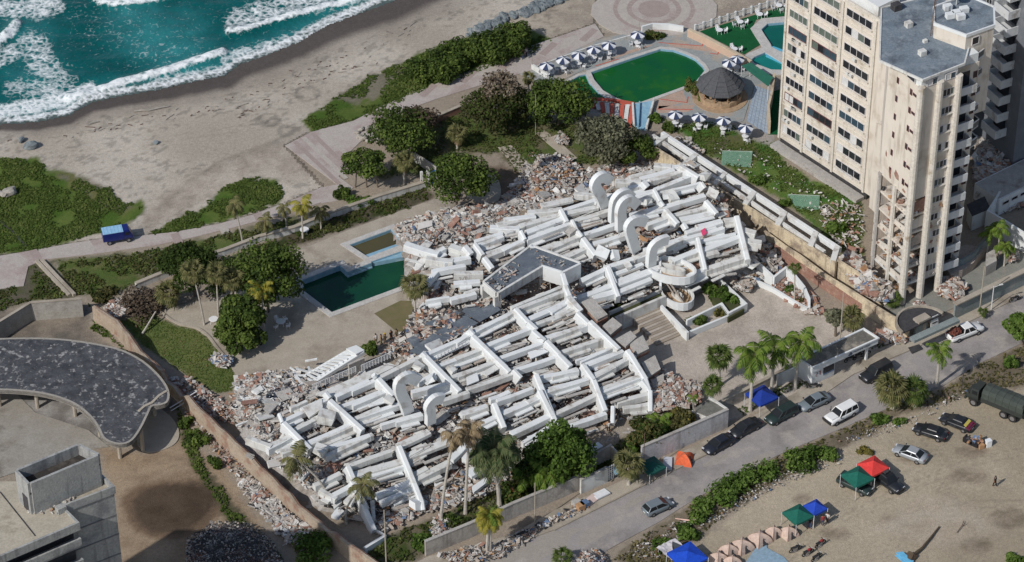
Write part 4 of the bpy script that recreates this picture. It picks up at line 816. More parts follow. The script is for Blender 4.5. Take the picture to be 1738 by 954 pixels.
mb = MB(); mb.hexa([p-Vector((0,0,.12)) for p in aq], aq); mb.build('awning_sheet', M('green_sheet', lin((38,96,78)), lin((46,108,86)), scale=.8, rough=.7), cn)
for p in aq: mb = MB(); mb.tube([(p.x, p.y, 0),(p.x, p.y, 2.5)], .06,5); mb.build('post', steel, cn)
# ---- white and beige walls of the hotel terrace
beige = M('beige_wall', lin((196,180,156)), lin((182,166,142)), scale=.8, rough=.9, bump=.15, fine=4, c3=lin((160,142,120)), s3=.4, t3=(.58,.7))
def wallthing(name, label, pts, th, h, m, z0=0, capm=None, cat='wall', capw=.12, caph=.12, zl=None):
    P = [G(p[0], p[1], z0) for p in pts]; t = thing(name, label, cat, P[0])
    mb = MB(); mb.wall(P, th, z0-.4, h); mb.build('wall_body', m, t)
    if capm:
        hh = h if isinstance(h, list) else [h]*len(P); mb = MB(); mb.wall(P, th+capw, [x+.003 for x in hh], [x+caph for x in hh]); mb.build('coping', capm, t)
    return t
wallthing('terrace_wall', 'curved white wall behind the clipped hedge at the top of the hotel terrace', [(1089,55),(1107,50),(1135,51),(1160,55)], .3,1.1, white)
wallthing('terrace_wall', 'long beige wall with a pale coping dividing the pool terrace from the green turf', [(1168,62),(1200,77),(1240,98),(1274,117)], .45,1.3, M('salmon_wall', lin((190,166,146)), lin((180,156,136)), scale=.9, rough=.9), capm=beige)
wallthing('terrace_wall', 'low white wall along the seaward edge of the umbrella terrace', [(904,119),(1000,84),(1078,62)], .22,.5, whited)
wallthing('terrace_wall', 'white wall with a pillar closing the landward end of the umbrella terrace', [(903,117),(930,134)], .3,.9, whited)
wallthing('garden_wall', 'beige wall with notched top between the tiled walk and the tower pool', [(1313,145),(1309,176),(1303,200),(1305,228)], .35,2.2, beige)
pf = thing('picket_fence', 'white picket fence behind the artificial turf', 'fence', G(1177,52)); f0, f1 = G(1180,54), G(1342,1)
for i in range(12):
    a, c = f0.lerp(f1, i/12), f0.lerp(f1,(i+1)/12); mb = MB(); mb.box((a.x, a.y, 0),.25,.25,1.35,.4); mb.build('post', white, pf)
    mb = MB(); mb.beam(a+Vector((0,0,1.15)), c+Vector((0,0,1.15)),.08,.1); mb.beam(a+Vector((0,0,.35)), c+Vector((0,0,.35)),.08,.1); n = 7
    for k in range(n): q = a.lerp(c, (k+.5)/n); mb.beam(q+Vector((0,0,1.1)), q+Vector((.001,0,.1)),.07,.07)
    mb.build('picket_panel', steel, pf)['kind'] = 'stuff'
# ---- street wall and other boundary walls
strw = M('street_wall', lin((176,170,162)), lin((162,155,146)), scale=.7, rough=.9, bump=.15, fine=4, c3=lin((140,132,124)), s3=.35, t3=(.55,.7), streak=(lin((130,122,114)),1.5))
wallthing('street_wall', 'long plain grey street wall with dark coping below the fallen rubble, left part', [(722,943),(800,911),(868,879),(930,853),(985,830)], .3,2.3, strw, capm=greyc)
wallthing('street_wall', 'painted white street wall section ending in a white grid gate', [(985,838),(1031,817)], .3,2.3, whited, capm=greyc)
wallthing('street_wall', 'tall whitewashed street wall behind the orange and green tents', [(1088,789),(1150,762),(1200,740),(1234,725)], .3,3.0, M('whitewashed_wall', lin((196,194,194)), lin((178,175,174)), scale=.7, rough=.9, c3=lin((156,150,148)), s3=.4, t3=(.5,.68), fine=4, streak=(lin((150,144,142)),1.5)), capm=greyc)
wallthing('street_wall', 'short end wall running back from the street at the pump room', [(1234,725),(1202,703)], .3,3.0, whited)
wallthing('street_wall', 'low pale wall behind the royal palms along the courtyard', [(1217,700),(1280,668),(1350,633)], .35,1.5, strw, capm=conc)
wallthing('street_wall', 'white louvred wall panel behind the palm trunks beside the gatehouse', [(1318,656),(1352,640)], .25,1.9, whited)
pm = thing('pump_room', 'roofless grey utility room with a mossy flat roof behind the whitewashed wall', 'building', G(1195,715)); rq = [G(*p, 2.9) for p in ((1176,694),(1202,678),(1234,693),(1208,708))]
mb = MB(); mb.prism([(p.x, p.y) for p in rq], 2.6,2.85); mb.build('roof', M('mossy_roof', lin((122,120,112)), lin((98,98,92)), scale=2, rough=.95, bump=.4, fine=7), pm); mb = MB(); mb.wall([(p.x, p.y) for p in rq], .2,0,2.6, True); mb.build('wall_body', whited, pm)
gt = thing('grid_gate', 'white grid gate leaf standing open beside the fan palm on the pavement', 'gate', G(1035,818)); ga, gb = G(1031,817), G(1042,812)
for k in range(4): t = k/3; q = ga.lerp(gb, t); mb = MB(); mb.beam(q+Vector((0,0,2.4)), q+Vector((.001,0,.1)),.1,.1); mb.build('stile', steel, gt)
for k in range(7): mb = MB(); mb.beam(ga+Vector((0,0,.2+k*.36)), gb+Vector((0,0,.2+k*.36)),.06,.08); mb.build('rail', steel, gt)
rm = thing('ruined_room', 'roofless ruined room of pale broken walls beside the grid gate', 'building', G(1010,800))
for P, h in (([(985,822),(1000,795),(1036,778),(1060,795)], [1.4,2.0,2.3,1.2]),([(996,830),(1020,812)], [.9,1.4])): mb = MB(); mb.wall([G(*p) for p in P], .3,0, h); mb.build('broken_wall', strw, rm)
slab(rm, None, [(994,760),(1015,750),(1024,757),(1003,768)], .8,.12, white, .3, False, 'fallen_panel'); slab(rm, None, [(1040,795),(1052,788),(1056,800),(1044,806)], 1.2,.1, tile, .3, False, 'fallen_panel')
# site wall on the left, brick under beige render, broken crest
swl = [(161,545),(200,570),(239,622),(270,650),(298,676),(343,724),(400,778),(455,832),(492,866),(545,910),(600,955),(640,985)]
rend = M('crumbling_render', lin((172,158,140)), lin((156,140,122)), scale=.7, rough=.95, bump=.3, c3=lin((146,118,102)), s3=.45, t3=(.5,.62), fine=4)
P = []; random.seed(5)
for a, c in zip(swl[:-1], swl[1:]):
    for k in range(4): P.append((a[0]+(c[0]-a[0])*k/4, a[1]+(c[1]-a[1])*k/4))
P.append(swl[-1]); hs = [2.9-.4*random.random() for _ in P]; hs[0] = 2.6
for i in range(14,18): hs[i] = 1.6+random.random()*.6
for i in range(33,38): hs[i] *= .75
t = wallthing('boundary_wall', 'long crumbling brick wall with beige render beside the muddy plot', P, .4, hs, rend); mb = MB()
Q = [G(*p) for p in P]; mb.wall([q+BX.cross(Vector((0,0,1)))*0+AX*.32 for q in Q], .3,-.2, [h*.93 for h in hs]); mb.build('brick_leaf', M('red_brick_leaf', lin((160,128,110)), lin((140,106,90)), scale=3, rough=.95, bump=.4, c3=lin((190,166,144)), s3=.6, fine=7), t)
wallthing('plot_wall', 'tall smooth concrete wall with an angled corner behind the curved pavilion', [(-60,620),(0,577),(55,543),(142,536)], .3,2.9, M('smooth_concrete', lin((166,162,154)), lin((150,146,138)), scale=.8, rough=.9, c3=lin((128,122,114)), s3=.3, t3=(.56,.7), fine=4), capm=conc)
wallthing('promenade_wall', 'long low pale wall between the promenade strip and the pool garden', [(231,490),(285,468),(340,445),(380,433),(440,410),(500,394),(560,370),(640,342),(722,317)], .45,.9, whited, capm=conc)
wallthing('promenade_wall', 'thin dark weathered wall running back to the blue door', [(700,272),(740,298)], .2,1.6, greyc)
wallthing('garden_wall', 'low red brick wall with pale coping in the garden under the trees', [(724,214),(752,203),(782,190)], .4,1.1, brick, capm=conc)
d_ = thing('blue_door', 'bright blue metal door in a white frame beside the broad tree', 'door', G(734,312)); mb = MB(); a, c = G(728,313), G(740,308); mb.beam(a+Vector((0,0,2.0)), c+Vector((0,0,2.0)),.12,2.0); mb.build('door_leaf', M('blue_paint', lin((26,104,176)), lin((22,92,160)), scale=2, rough=.5), d_)
for q in (G(716,316), G(727,314), G(742,308)): mb = MB(); mb.box((q.x, q.y, 0),.35,.35,2.5,.3); mb.build('door_post', whited, d_)
dr = thing('drain_channel', 'pair of narrow concrete strips edging a drain across the grass by the promenade', 'drain', G(90,470))
for o in (0,9): mb = MB(); mb.wall([G(62+o, 444), G(90+o, 474), G(118+o, 503)], .45,-.2,.35+o*.01); mb.build('channel_edge', conc, dr)
mb = MB(); mb.wall([G(0,376), G(20,392), G(45,420)], .3,-.3,.12); mb.build('channel_edge', darkr, dr)
# ---- stained double wall and pergola gallery between the wreck and the tower garden
gal = thing('pergola_gallery', 'long roofless white gallery with crossbeams between stained walls beside the tower garden', 'pergola', G(1180,300))
stain = M('stained_wall', lin((206,192,164)), lin((188,172,146)), scale=.7, rough=.95, bump=.2, c3=lin((142,128,112)), s3=.42, t3=(.48,.62), fine=4, streak=(lin((120,110,98)),1.6))
w1, w1e = G(1124,224,3.2), G(1426,421,3.2); w2, w2e = G(1108,228,3.0), G(1400,426,3.0); w3, w3e = G(1098,242,3.0), G(1419,447,3.0)
mb = MB(); mb.beam(w1, w1e, .6,.8,.03); mb.build('white_beam', white, gal); mb = MB(); mb.beam(w2, w2e, .5,.5,.03); mb.build('middle_beam', whited, gal)
mb = MB(); n = 24; hs = [3.1+.08*random.random() for _ in range(n+1)]; mb.wall([w3.lerp(w3e, i/n) for i in range(n+1)], .35,0, hs); mb.build('stained_wall', stain, gal)
mb = MB(); ky = [w1.lerp(w1e, 0), w1e, w3e, w3]; mb.prism([(p.x, p.y) for p in ky], 0,.3); mb.build('gallery_floor', darkr, gal)  # floor coloured dark to stand in for shade inside the gallery
for t_ in (.03,.2,.365,.53,.7,.87,.985):
    a, c = w1.lerp(w1e, t_), w3.lerp(w3e, t_); mb = MB(); mb.beam(a+Vector((0,0,.12)), c+Vector((0,0,.25)),.8,.7,.03); mb.build('crossbeam', whited, gal)
    mb = MB(); q = w2.lerp(w2e, t_); mb.box((q.x, q.y, 0),.4,.4,2.4, AANG); mb.build('column', whited, gal)
for i in range(11):
    mb = MB(); p = w1.lerp(w1e, (i+.5)/11)+AX*.55; mb.box((p.x, p.y, 0),.5,1.6,.35+.2*random.random(), AANG); mb.build('footing_block', greyc, gal)
wallthing('boundary_wall', 'stained cream boundary wall running from the gallery down to the tower rubble', [(1419,471),(1455,494),(1496,521)], .4,3.1, stain)
wl4 = [(1296,413),(1330,436),(1356,456),(1400,486),(1450,520),(1500,552),(1541,577)]
wallthing('boundary_wall', 'long cream boundary wall with fallen plaster beside the courtyard', wl4,.4, [2.2,2.0,2.3,2.0,2.3,2.3,2.4], stain)
mb = MB(); mb.prism([(p.x, p.y) for p in poly_px([(1310,410),(1360,445),(1420,487),(1470,516),(1480,524),(1440,505),(1380,466),(1330,430)], 1.4)], 0,1.4); struct('brick_bed', mb, brick)
# ---- tower site front wall, gate, guard arch
gg = M('grey_green_wall', lin((134,142,140)), lin((118,126,124)), scale=.8, rough=.85, fine=4, c3=lin((150,150,144)), s3=.4, t3=(.55,.7))
wallthing('tower_gate_wall', 'long grey green street wall in front of the beige tower', [(1552,573),(1572,563)], .3,2.6, gg, capm=conc, capw=.9, caph=.3)
wallthing('tower_gate_wall', 'long grey green street wall right of the gate opening before the tower', [(1618,543),(1680,513),(1760,474)], .3,2.6, gg, capm=conc, capw=.5, caph=.2)
ln = thing('gate_lintel', 'grey lintel beam spanning the gate opening in front of the tower', 'lintel', G(1590,556)); mb = MB(); mb.beam(G(1548,575,3.0), G(1625,540,3.0),1.0,.45,.03); mb.build('lintel_beam', gg, ln)
mb = MB(); q = G(1566,566); mb.box((q.x, q.y, 0),.5,.5,2.6, AANG); mb.build('pillar', conc, ln)
ar = thing('guard_canopy', 'semicircular grey canopy roof behind the corner of the tower gate', 'canopy', G(1555,560)); mb = MB(); cc = G(1566,549,2.5); mb.prism([(cc.x+3.4*math.cos(a)*AX.x+3.4*math.sin(a)*-BX.x, cc.y+3.4*math.cos(a)*AX.y-3.4*math.sin(a)*BX.y) for a in np.linspace(0, math.pi, 14)], 2.3,2.5); mb.build('canopy_slab', darkr, ar)
mb = MB(); mb.wall([(cc.x+3.5*math.cos(a)*AX.x-3.5*math.sin(a)*BX.x, cc.y+3.5*math.cos(a)*AX.y-3.5*math.sin(a)*BX.y) for a in np.linspace(0, math.pi, 14)], .3,2.2,2.75); mb.build('canopy_rim', conc, ar)
for q in (G(1548,545), G(1576,556)): mb = MB(); mb.box((q.x, q.y, 0),.3,.3,2.3, AANG); mb.build('pillar', conc, ar)
def leaning_panel(label, px, w=1.3, h=2.6, m=None, bars=2):
    p = G(*px); t = thing('gate_board', label, 'board', p); mb = MB(); d = AX*w/2; mb.hexa([p-d+BX*.3, p+d+BX*.3, p+d+BX*.38, p-d+BX*.38], [p-d+Vector((0,0, h)), p+d+Vector((0,0, h)), p+d+BX*.08+Vector((0,0, h)), p-d+BX*.08+Vector((0,0, h))]); mb.build('panel_sheet', m or white, t)
    for k in range(bars):
        z = h*(.35+.3*k); c = p+BX*(.42-.3*z/h)+Vector((0,0, z)); mb = MB(); mb.beam(c-AX*.4, c+AX*.4,.06,.14); mb.build('slot', darkr, t)
leaning_panel('white panel with two dark slots leaning outside the tower gate', (1583,562)); leaning_panel('white gate panel fixed in the grey green wall', (1634,528),1.1,2.1, bars=1)
# tower forecourt
sheet('tower_forecourt', [(1500,520),(1545,556),(1620,522),(1760,455),(1760,400),(1690,440),(1640,440),(1560,490)], .058, M('forecourt', lin((134,134,126)), lin((120,120,114)), scale=.6, rough=.9, c3=lin((150,142,130)), s3=.2, fine=6))
pl_ = thing('curved_planter', 'curved grey green planter wall filled with debris beside the tower pillars', 'planter', G(1640,470)); pp = [(1601,455),(1613,470),(1634,462),(1652,450),(1662,436),(1674,425)]
mb = MB(); mb.wall([G(*p) for p in pp], .3,0, [2.4,2.4,2.4,2.3,2.2,2.2]); mb.build('planter_wall', gg, pl_)
mb = MB(); mb.prism([(p.x, p.y) for p in poly_px([(1601,450),(1613,466),(1634,458),(1652,446),(1662,432),(1674,421),(1640,415),(1610,425)], 1.4)], 0,1.4); mb.build('planter_soil', dustc, pl_)
mb = MB(); q = G(1686,452); mb.prism([(p.x, p.y) for p in poly_px([(1672,470),(1690,460),(1686,440),(1672,448)], 0)], 0,1.8); mb.build('sloped_end', greyc, pl_)
# ---- courtyard: planters, stairs, ramp walls, spiral ramp
cw = crop(1100,400,4.77)
fp = thing('white_planter', 'large white walled planter bed full of greenery in front of the spiral ramp', 'planter', G(*cw(640,600)))
for P, h in (([(570,400),(790,610),(650,685),(590,605)], 1.3),([(650,685),(590,605),(310,740)], 1.2),([(330,820),(640,690)], .9),([(500,360),(570,400)], 1.0)): mb = MB(); mb.wall([G(*cw(*p)) for p in P], .3,0, h); mb.build('planter_wall', white, fp)
mb = MB(); mb.prism([(p.x, p.y) for p in [G(*cw(*p),.8) for p in ((480,370),(570,400),(780,600),(650,670),(590,590),(520,520))]], 0,.85); mb.build('planter_soil', M('planter_earth', lin((70,66,44)), lin((60,72,36)), scale=1.5, rough=.95), fp)
b1 = wallthing('stair_cheek', 'white sloping cheek wall running down beside the broad courtyard steps', [cw(105,640), cw(320,850)], .35, [1.6,1.4], white)
st = thing('courtyard_steps', 'broad flight of stained steps descending in front of the wreck', 'steps', G(1100,570)); s0 = [G(1072,550,0), G(1124,528,0)]
for i in range(13):
    o = BX*(i*.43); a, c = s0[0]+o, s0[1]+o+AX*.25*i*0; mb = MB(); z = .98-.07*i; d = (c-a)*1.0
    mb.hexa([a, c, c+BX*.42, a+BX*.42], [v+Vector((0,0, z)) for v in (a, c, c+BX*.42, a+BX*.42)]); mb.build('step', court_m if i % 2 else M('step_edge', lin((152,141,127)), lin((136,125,112)), scale=1, rough=.95), st)
hw = thing('hanging_planter', 'long white planter wall with trailing plants behind the courtyard steps', 'planter', G(1100,530)); ha, hb_ = G(*n5(660,920),0), G(*n5(1000,770),0)
mb = MB(); mb.wall([ha-AX*2.0, hb_], .4,0,2.4); mb.build('planter_wall', whited, hw); mb = MB(); mb.wall([ha-AX*2.0-BX*1.4, hb_-BX*1.4], .3,0,2.4); mb.build('planter_wall', whited, hw)
mb = MB(); mb.wall([ha-AX*2-BX*.7, hb_-BX*.7], 1.1,0,1.9); mb.build('planter_soil', bpy.data.materials['planter_earth'], hw)
rw = thing('ramp_wall', 'white wedge shaped ramp walls enclosing a small triangular garden in the courtyard', 'wall', G(1300,480))
for P, h in (([(770,235),(1010,415)], [2.6,1.8]),([(770,330),(880,400),(1010,455),(1180,560),(1290,625)], [1.0,.8,.7,.7,.8]),([(1010,420),(1110,345),(1180,395),(1260,480),(1300,560),(1300,620)], [1.8,1.9,1.7,1.4,1.1,.9])):
    mb = MB(); mb.wall([G(*cw(*p)) for p in P], .35,0, h); mb.build('ramp_wall_section', white, rw)
mb = MB(); mb.prism([(p.x, p.y) for p in [G(*cw(*p),.3) for p in ((1020,450),(1110,400),(1180,430),(1250,500),(1285,560),(1285,615),(1180,550))]], 0,.3); mb.build('planter_soil', bpy.data.materials['planter_earth'], rw)
sp = thing('spiral_ramp', 'broken white spiral ramp looping down from the wreck into the planter', 'ramp', G(1150,520))
def loop(cpx, z, rx, ry, rot, h, a0, a1, zr=0, w=1.5):
    c = G(*cpx, z); n = 18; I, O, zz = [], [], []
    for i in range(n+1):
        a = a0+(a1-a0)*i/n; ca, sa = math.cos(a), math.sin(a)
        def pt(k): x, y = (rx+k)*ca, (ry+k)*sa; return (c.x+x*math.cos(rot)-y*math.sin(rot), c.y+x*math.sin(rot)+y*math.cos(rot))
        I.append(pt(-w)); O.append(pt(0)); zz.append(z+zr*i/n)
    mb = MB(); mb.wall(O, .22, [q-.5 for q in zz], [q+h for q in zz]); mb.build('outer_parapet', white, sp); mb = MB(); mb.wall(I, .2, [q-.4 for q in zz], [q+h*.9 for q in zz]); mb.build('inner_parapet', whited, sp)
    mb = MB(); M_ = [((i[0]+o[0])/2,(i[1]+o[1])/2) for i, o in zip(I, O)]; mb.wall(M_, w-.2, [q-.35 for q in zz], [q-.1 for q in zz]); mb.build('ramp_deck', stone, sp)
BA = math.atan2(BX.y, BX.x)
loop(n5(1045,415),4.6,3.6,2.2, BA+.55,.75,-2.3,2.4,-.3); loop(n5(1110,650),1.3,2.6,1.9, BA, .7,-2.6,3.0,-.2)
mb = MB()
for q in ((1060,560),(1090,560),(1120,600),(1140,630)): mb.beam(G(*n5(q[0]-60, q[1]-60),4.2), G(*n5(q[0]+40, q[1]+90),1.6),.18,.18)
mb.build('exposed_bars', dustc, sp)['kind'] = 'stuff'
mb = MB(); a, c = G(*n5(955,300),5.4), G(*n5(960,560),4.0); mb.beam(a, c, .3,1.0); mb.build('landing_wall', white, sp)
# front of the north wing over the courtyard: floor band and dark garage mouths
fw = [G(*n4(250,1180),0)]
ff = thing('garage_front', 'dark open garage bays under the lowest terrace of the collapsed wing', 'garage', G(1215,490)); ga_, gc_ = G(*cw(280,400),0), G(*cw(770,262),0)
ga_ = G(1158,497,0); gc_ = G(1262,462,0)
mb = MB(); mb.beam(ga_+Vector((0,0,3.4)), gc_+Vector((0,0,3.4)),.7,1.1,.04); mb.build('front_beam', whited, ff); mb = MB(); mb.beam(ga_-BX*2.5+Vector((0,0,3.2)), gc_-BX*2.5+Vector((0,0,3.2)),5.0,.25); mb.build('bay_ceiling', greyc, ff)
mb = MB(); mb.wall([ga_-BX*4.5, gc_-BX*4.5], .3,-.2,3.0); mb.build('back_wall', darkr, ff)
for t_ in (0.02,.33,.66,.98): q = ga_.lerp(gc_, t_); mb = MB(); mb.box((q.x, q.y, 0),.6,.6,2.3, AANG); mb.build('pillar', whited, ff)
# ---- gatehouse with a cantilevered flat roof
gh = thing('gatehouse', 'small white gatehouse with a gravelly flat roof and a blue emblem on its fascia', 'building', G(1400,640)); ZR = 3.3; rq = [G(*p, ZR) for p in ((1356,609),(1466,558),(1491,574),(1379,624))]
mb = MB(); mb.prism([(p.x, p.y) for p in rq], ZR-.9, ZR-.12); mb.build('roof_slab', white, gh); mid = sum(rq, Vector())/4
mb = MB(); mb.prism([(mid+(p-mid)*.955)[:2] for p in rq], ZR-.125, ZR-.06); mb.build('roof_gravel', M('roof_gravel', lin((116,112,104)), lin((92,90,84)), scale=2.2, rough=.95, bump=.6, c3=lin((160,150,136)), s3=.5, t3=(.52,.66), fine=9), gh)
mb = MB(); mb.wall([(p.x, p.y) for p in rq], .22, ZR-.1, ZR+.08, True); mb.build('roof_rim', white, gh)
A0, A1 = rq[3]+AX*.3-BX*.3, rq[3]+AX*4.0-BX*.3; D = (rq[0]-rq[3]).normalized()
mb = MB(); mb.wall([A1, A0, A0+D*2.6], .2,0, ZR-.9); mb.build('wall_body', white, gh); mb = MB(); q = rq[2]-AX*1.6-BX*.35; mb.box((q.x, q.y, 0),.3,.3, ZR-.9, AANG); mb.build('pillar', white, gh)
q = A0.lerp(A1,.72)+BX*.13; q.z = 2.1; mb = MB(); mb.beam(q-AX*.9, q+AX*.9,.06,.95); mb.build('window', darkr, gh); mb = MB(); q.z = 1.12; mb.beam(q-AX*.9, q+AX*.9,.08,.2); mb.build('counter', bluem, gh)
inkm = M('navy_lettering', lin((26,40,66)), rough=.6); orm = M('rust_red_paint', lin((150,70,54)), rough=.7)
EX = (rq[2]-rq[3]).normalized(); NX = Vector((EX.y, -EX.x, 0)); f0 = rq[3].lerp(rq[2], .55)+NX*.03; f0.z = ZR-.46; o_ = Vector((0,0,1))
mb = MB(); c = f0; mb.add([c+EX*a+o_*h_+NX*.02 for a, h_ in ((0,-.3),(.5,-.3),(.62,-.12),(-.1,-.12))], [(0,1,2,3)]); mb.add([c+EX*a+o_*h_+NX*.02 for a, h_ in ((.22,-.08),(.56,-.08),(.26,.3))], [(0,1,2)]); mb.add([c+EX*a+o_*h_+NX*.02 for a, h_ in ((.0,-.08),(.18,-.08),(.18,.2))], [(0,1,2)]); mb.build('emblem', inkm, gh)
x = .8; mb = MB(); random.seed(3)
for k in range(13):
    if k == 8: x += .18
    w_ = .16; c = f0+EX*x+NX*.02; mb.add([c+EX*a+o_*h_ for a, h_ in ((0,-.18),(.045,-.18),(.045,.12),(0,.12))], [(0,1,2,3)])
    yy = random.choice((.07,-.03,-.18)); mb.add([c+EX*a+o_*h_+NX*.002 for a, h_ in ((0, yy),(.13, yy),(.13, yy+.05),(0, yy+.05))], [(0,1,2,3)])
    if k % 2: mb.add([c+EX*a+o_*h_+NX*.004 for a, h_ in ((.09,-.18),(.13,-.18),(.13,.05),(.09,.05))], [(0,1,2,3)])
    x += .2
mb.build('fascia_lettering', inkm, gh)['kind'] = 'stuff'
mb = MB(); c = A0.lerp(A1,.14)+BX*.13; c.z = 1.25
for (a0, h0, a1, h1) in ((0,.6,.32,.66),(.26,.3,.34,.62),(0,.3,.3,.36),(0,0,.08,.32),(0,0,.34,.06),(.5,.58,.86,.66),(.66,0,.8,.6)): mb.add([c+AX*a+o_*h_ for a, h_ in ((a0, h0),(a1, h0),(a1, h1),(a0, h1))], [(0,1,2,3)])
mb.build('house_number', orm, gh)['kind'] = 'stuff'
# ---- parasols, tables and chairs
navy = M('navy_canvas', lin((44,56,84)), lin((52,64,92)), scale=3, rough=.85, local=True); wcan = M('white_canvas', lin((222,224,226)), lin((206,208,212)), scale=3, rough=.85, local=True); wpl = M('white_plastic', lin((226,226,226)), lin((214,214,214)), scale=3, rough=.5, local=True)
def parasol():
    t = thing('parasol', 'x', 'parasol', (0,0,0)); n = 8
    for i in range(n):
        a0, a1 = 2*math.pi*i/n, 2*math.pi*(i+1)/n; am = (a0+a1)/2; mb = MB()
        P = [(0,0,2.55),(1.12*math.cos(a0),1.12*math.sin(a0),2.08),(1.08*math.cos(am),1.08*math.sin(am),2.02),(1.12*math.cos(a1),1.12*math.sin(a1),2.08)]
        Q = [(x*.97, y*.97, z-.03) for x, y, z in P]; V = [(x, y, z-.16) for x, y, z in P[1:]]
        mb.add(P+Q+V, [(0,1,2,3),(4,7,6,5),(1,8,9,2),(2,9,10,3)]); mb.build('canopy_panel', navy if i % 2 else wcan, t)
    mb = MB(); mb.tube([(0,0,0),(0,0,2.6)], .035,6); mb.build('pole', wpl, t); mb = MB(); mb.lathe([(.3,0),(.3,.1),(.08,.2)], 12); mb.build('base', wpl, t); return t
def table():
    t = thing('garden_table', 'x', 'table', (0,0,0)); mb = MB(); mb.lathe([(.2,.66),(.5,.68),(.52,.72),(.5,.74)], 16); mb.build('tabletop', wpl, t)
    for k in range(4): a = math.pi/4+k*math.pi/2; mb = MB(); mb.tube([(.34*math.cos(a),.34*math.sin(a),.68),(.42*math.cos(a),.42*math.sin(a),0)], .03,4); mb.build('leg', wpl, t)
    return t
def chair():
    t = thing('garden_chair', 'x', 'chair', (0,0,0)); mb = MB(); mb.box((0,0,.4),.5,.48,.05); mb.build('seat', wpl, t); mb = MB(); mb.hexa([(-.25,.2,.44),(.25,.2,.44),(.25,.25,.44),(-.25,.25,.44)], [(-.23,.3,.9),(.23,.3,.9),(.23,.34,.9),(-.23,.34,.9)]); mb.build('backrest', wpl, t)
    for a, c in ((-.22,-.2),(.22,-.2),(-.22,.2),(.22,.2)): mb = MB(); mb.tube([(a, c, .42),(a*1.1, c*1.1,0)], .025,4); mb.build('leg', wpl, t)
    for s in (-1,1): mb = MB(); mb.box((s*.25,0,.62),.05,.46,.04); mb.build('armrest', wpl, t)
    return t
p_proto, t_proto, c_proto = parasol(), table(), chair(); usedP = [0,0,0]
def put(proto, k, label, p, group, rz=0.0, z=.07):
    o = proto if not usedP[k] else dup(proto); usedP[k] = 1; o.location = (p.x, p.y, z); o.rotation_euler = (0,0, rz); o['label'] = label; o['group'] = group; return o
spots = [((928,132), 'first from left in the seaward row'),((956,122), 'second from left in the seaward row'),((982,114), 'third from left, seaward row'),((1007.6,104), 'fourth from left in the seaward row'),((1033,97), 'fifth from left in the seaward row'),((1082,79), 'apart by the far hedge'),((1145.7,215), 'leftmost on the lawn below the terrace'),((1186,219), 'second on the lawn below'),((1227,225), 'third on the lawn below the terrace'),((1264.6,238), 'rightmost on the lawn below the tiled walk'),((1236.7,127), 'just behind the thatched roof'),((1250,121), 'behind the thatched bar by the green awning')]
for i, (p, w) in enumerate(spots):
    q = G(*p); put(p_proto, 0, 'navy and white parasol '+w, q, 'striped parasols of the hotel', random.uniform(0,.8))
    put(t_proto, 1, 'white round table under the parasol '+w, q, 'white tables under parasols')
    for k in range(3 if i < 6 else 2):
        a = .6+k*2.1+i*.5; put(c_proto, 2, 'white plastic chair '+('seaward', 'landward', 'far side')[k]+', at the parasol '+w, q+Vector((math.cos(a), math.sin(a),0))*.95, 'white chairs of the hotel terrace', a-math.pi/2)
for i, (p, w) in enumerate([((1221,58), 'nearest the pool terrace wall'),((1256,44), 'in the middle of the turf'),((1289,31), 'beside the pool end'),((1322,16), 'nearest the tower'),((1246,90), 'at the lower edge by the beige wall')]):
    q = G(*p); put(t_proto, 1, 'white round table on the artificial turf '+w, q, 'white tables on the turf')
    for k in range(4 if i in (1,3) else 2): a = .3+k*1.57; put(c_proto, 2, 'white chair '+('facing the fence', 'facing the sea', 'facing the tower', 'facing the pool')[k]+', turf table '+w, q+Vector((math.cos(a), math.sin(a),0))*.95, 'white chairs on the turf', a-math.pi/2)
for p, w in (((363,549), 'alone on the grey terrace left of the leafy tree'),((477,553), 'in the shade right of the leafy tree'),((517,397), 'under the thin palm by the pool')):
    q = G(*p); o = put(t_proto, 1, 'white round table '+w, q, 'white tables of the wreck garden'); o.scale = (1.25,1.25,1)
for k, (p, a) in enumerate([((470,547),.5),((485,546),2.2),((468,560),4),((489,558),5)]): put(c_proto, 2, 'white plastic chair in the shade by the leafy tree, '+('upper left', 'upper right', 'lower left', 'lower right')[k]+' of four', G(*p), 'white chairs in the wreck garden', a)
# ================================================================ VEGETATION
def lm(name, a, b, tr=.25): return leafmat(name, (a[0]*1.18, a[1]*1.08, a[2]*.85),(b[0]*1.18, b[1]*1.08, b[2]*.85), tr)
LG = [lm('leaf_dark', (.022,.040,.012),(.034,.058,.018)), lm('leaf_mid', (.045,.078,.022),(.066,.106,.03)), lm('leaf_light', (.085,.135,.035),(.115,.165,.05))]
LO = [lm('leaf_olive_dark', (.045,.05,.025),(.055,.062,.03)), lm('leaf_olive', (.085,.09,.04),(.11,.11,.05)), lm('leaf_yellow', (.16,.15,.045),(.2,.18,.06))]
LGR = [lm('leaf_grey_dark', (.06,.07,.055),(.075,.085,.066)), lm('leaf_grey', (.12,.135,.11),(.15,.165,.135)), lm('leaf_grey_light', (.19,.21,.17),(.23,.25,.205))]
LD = [lm('twig_dark', (.06,.05,.045),(.08,.066,.06),.05), lm('twig_grey', (.13,.115,.105),(.16,.14,.13),.05), lm('twig_pale', (.2,.18,.165),(.24,.21,.19),.05)]
LB = [lm('shrub_dark', (.03,.06,.014),(.042,.078,.02)), lm('shrub_mid', (.058,.11,.026),(.075,.135,.034)), lm('shrub_light', (.1,.17,.045),(.12,.19,.055))]
bark = M('bark', lin((124,112,100)), lin((98,88,78)), scale=4, rough=.95, bump=.4, local=True); palmb = M('palm_bark', lin((186,180,170)), lin((160,153,142)), scale=3, rough=.95, bump=.3, local=True)
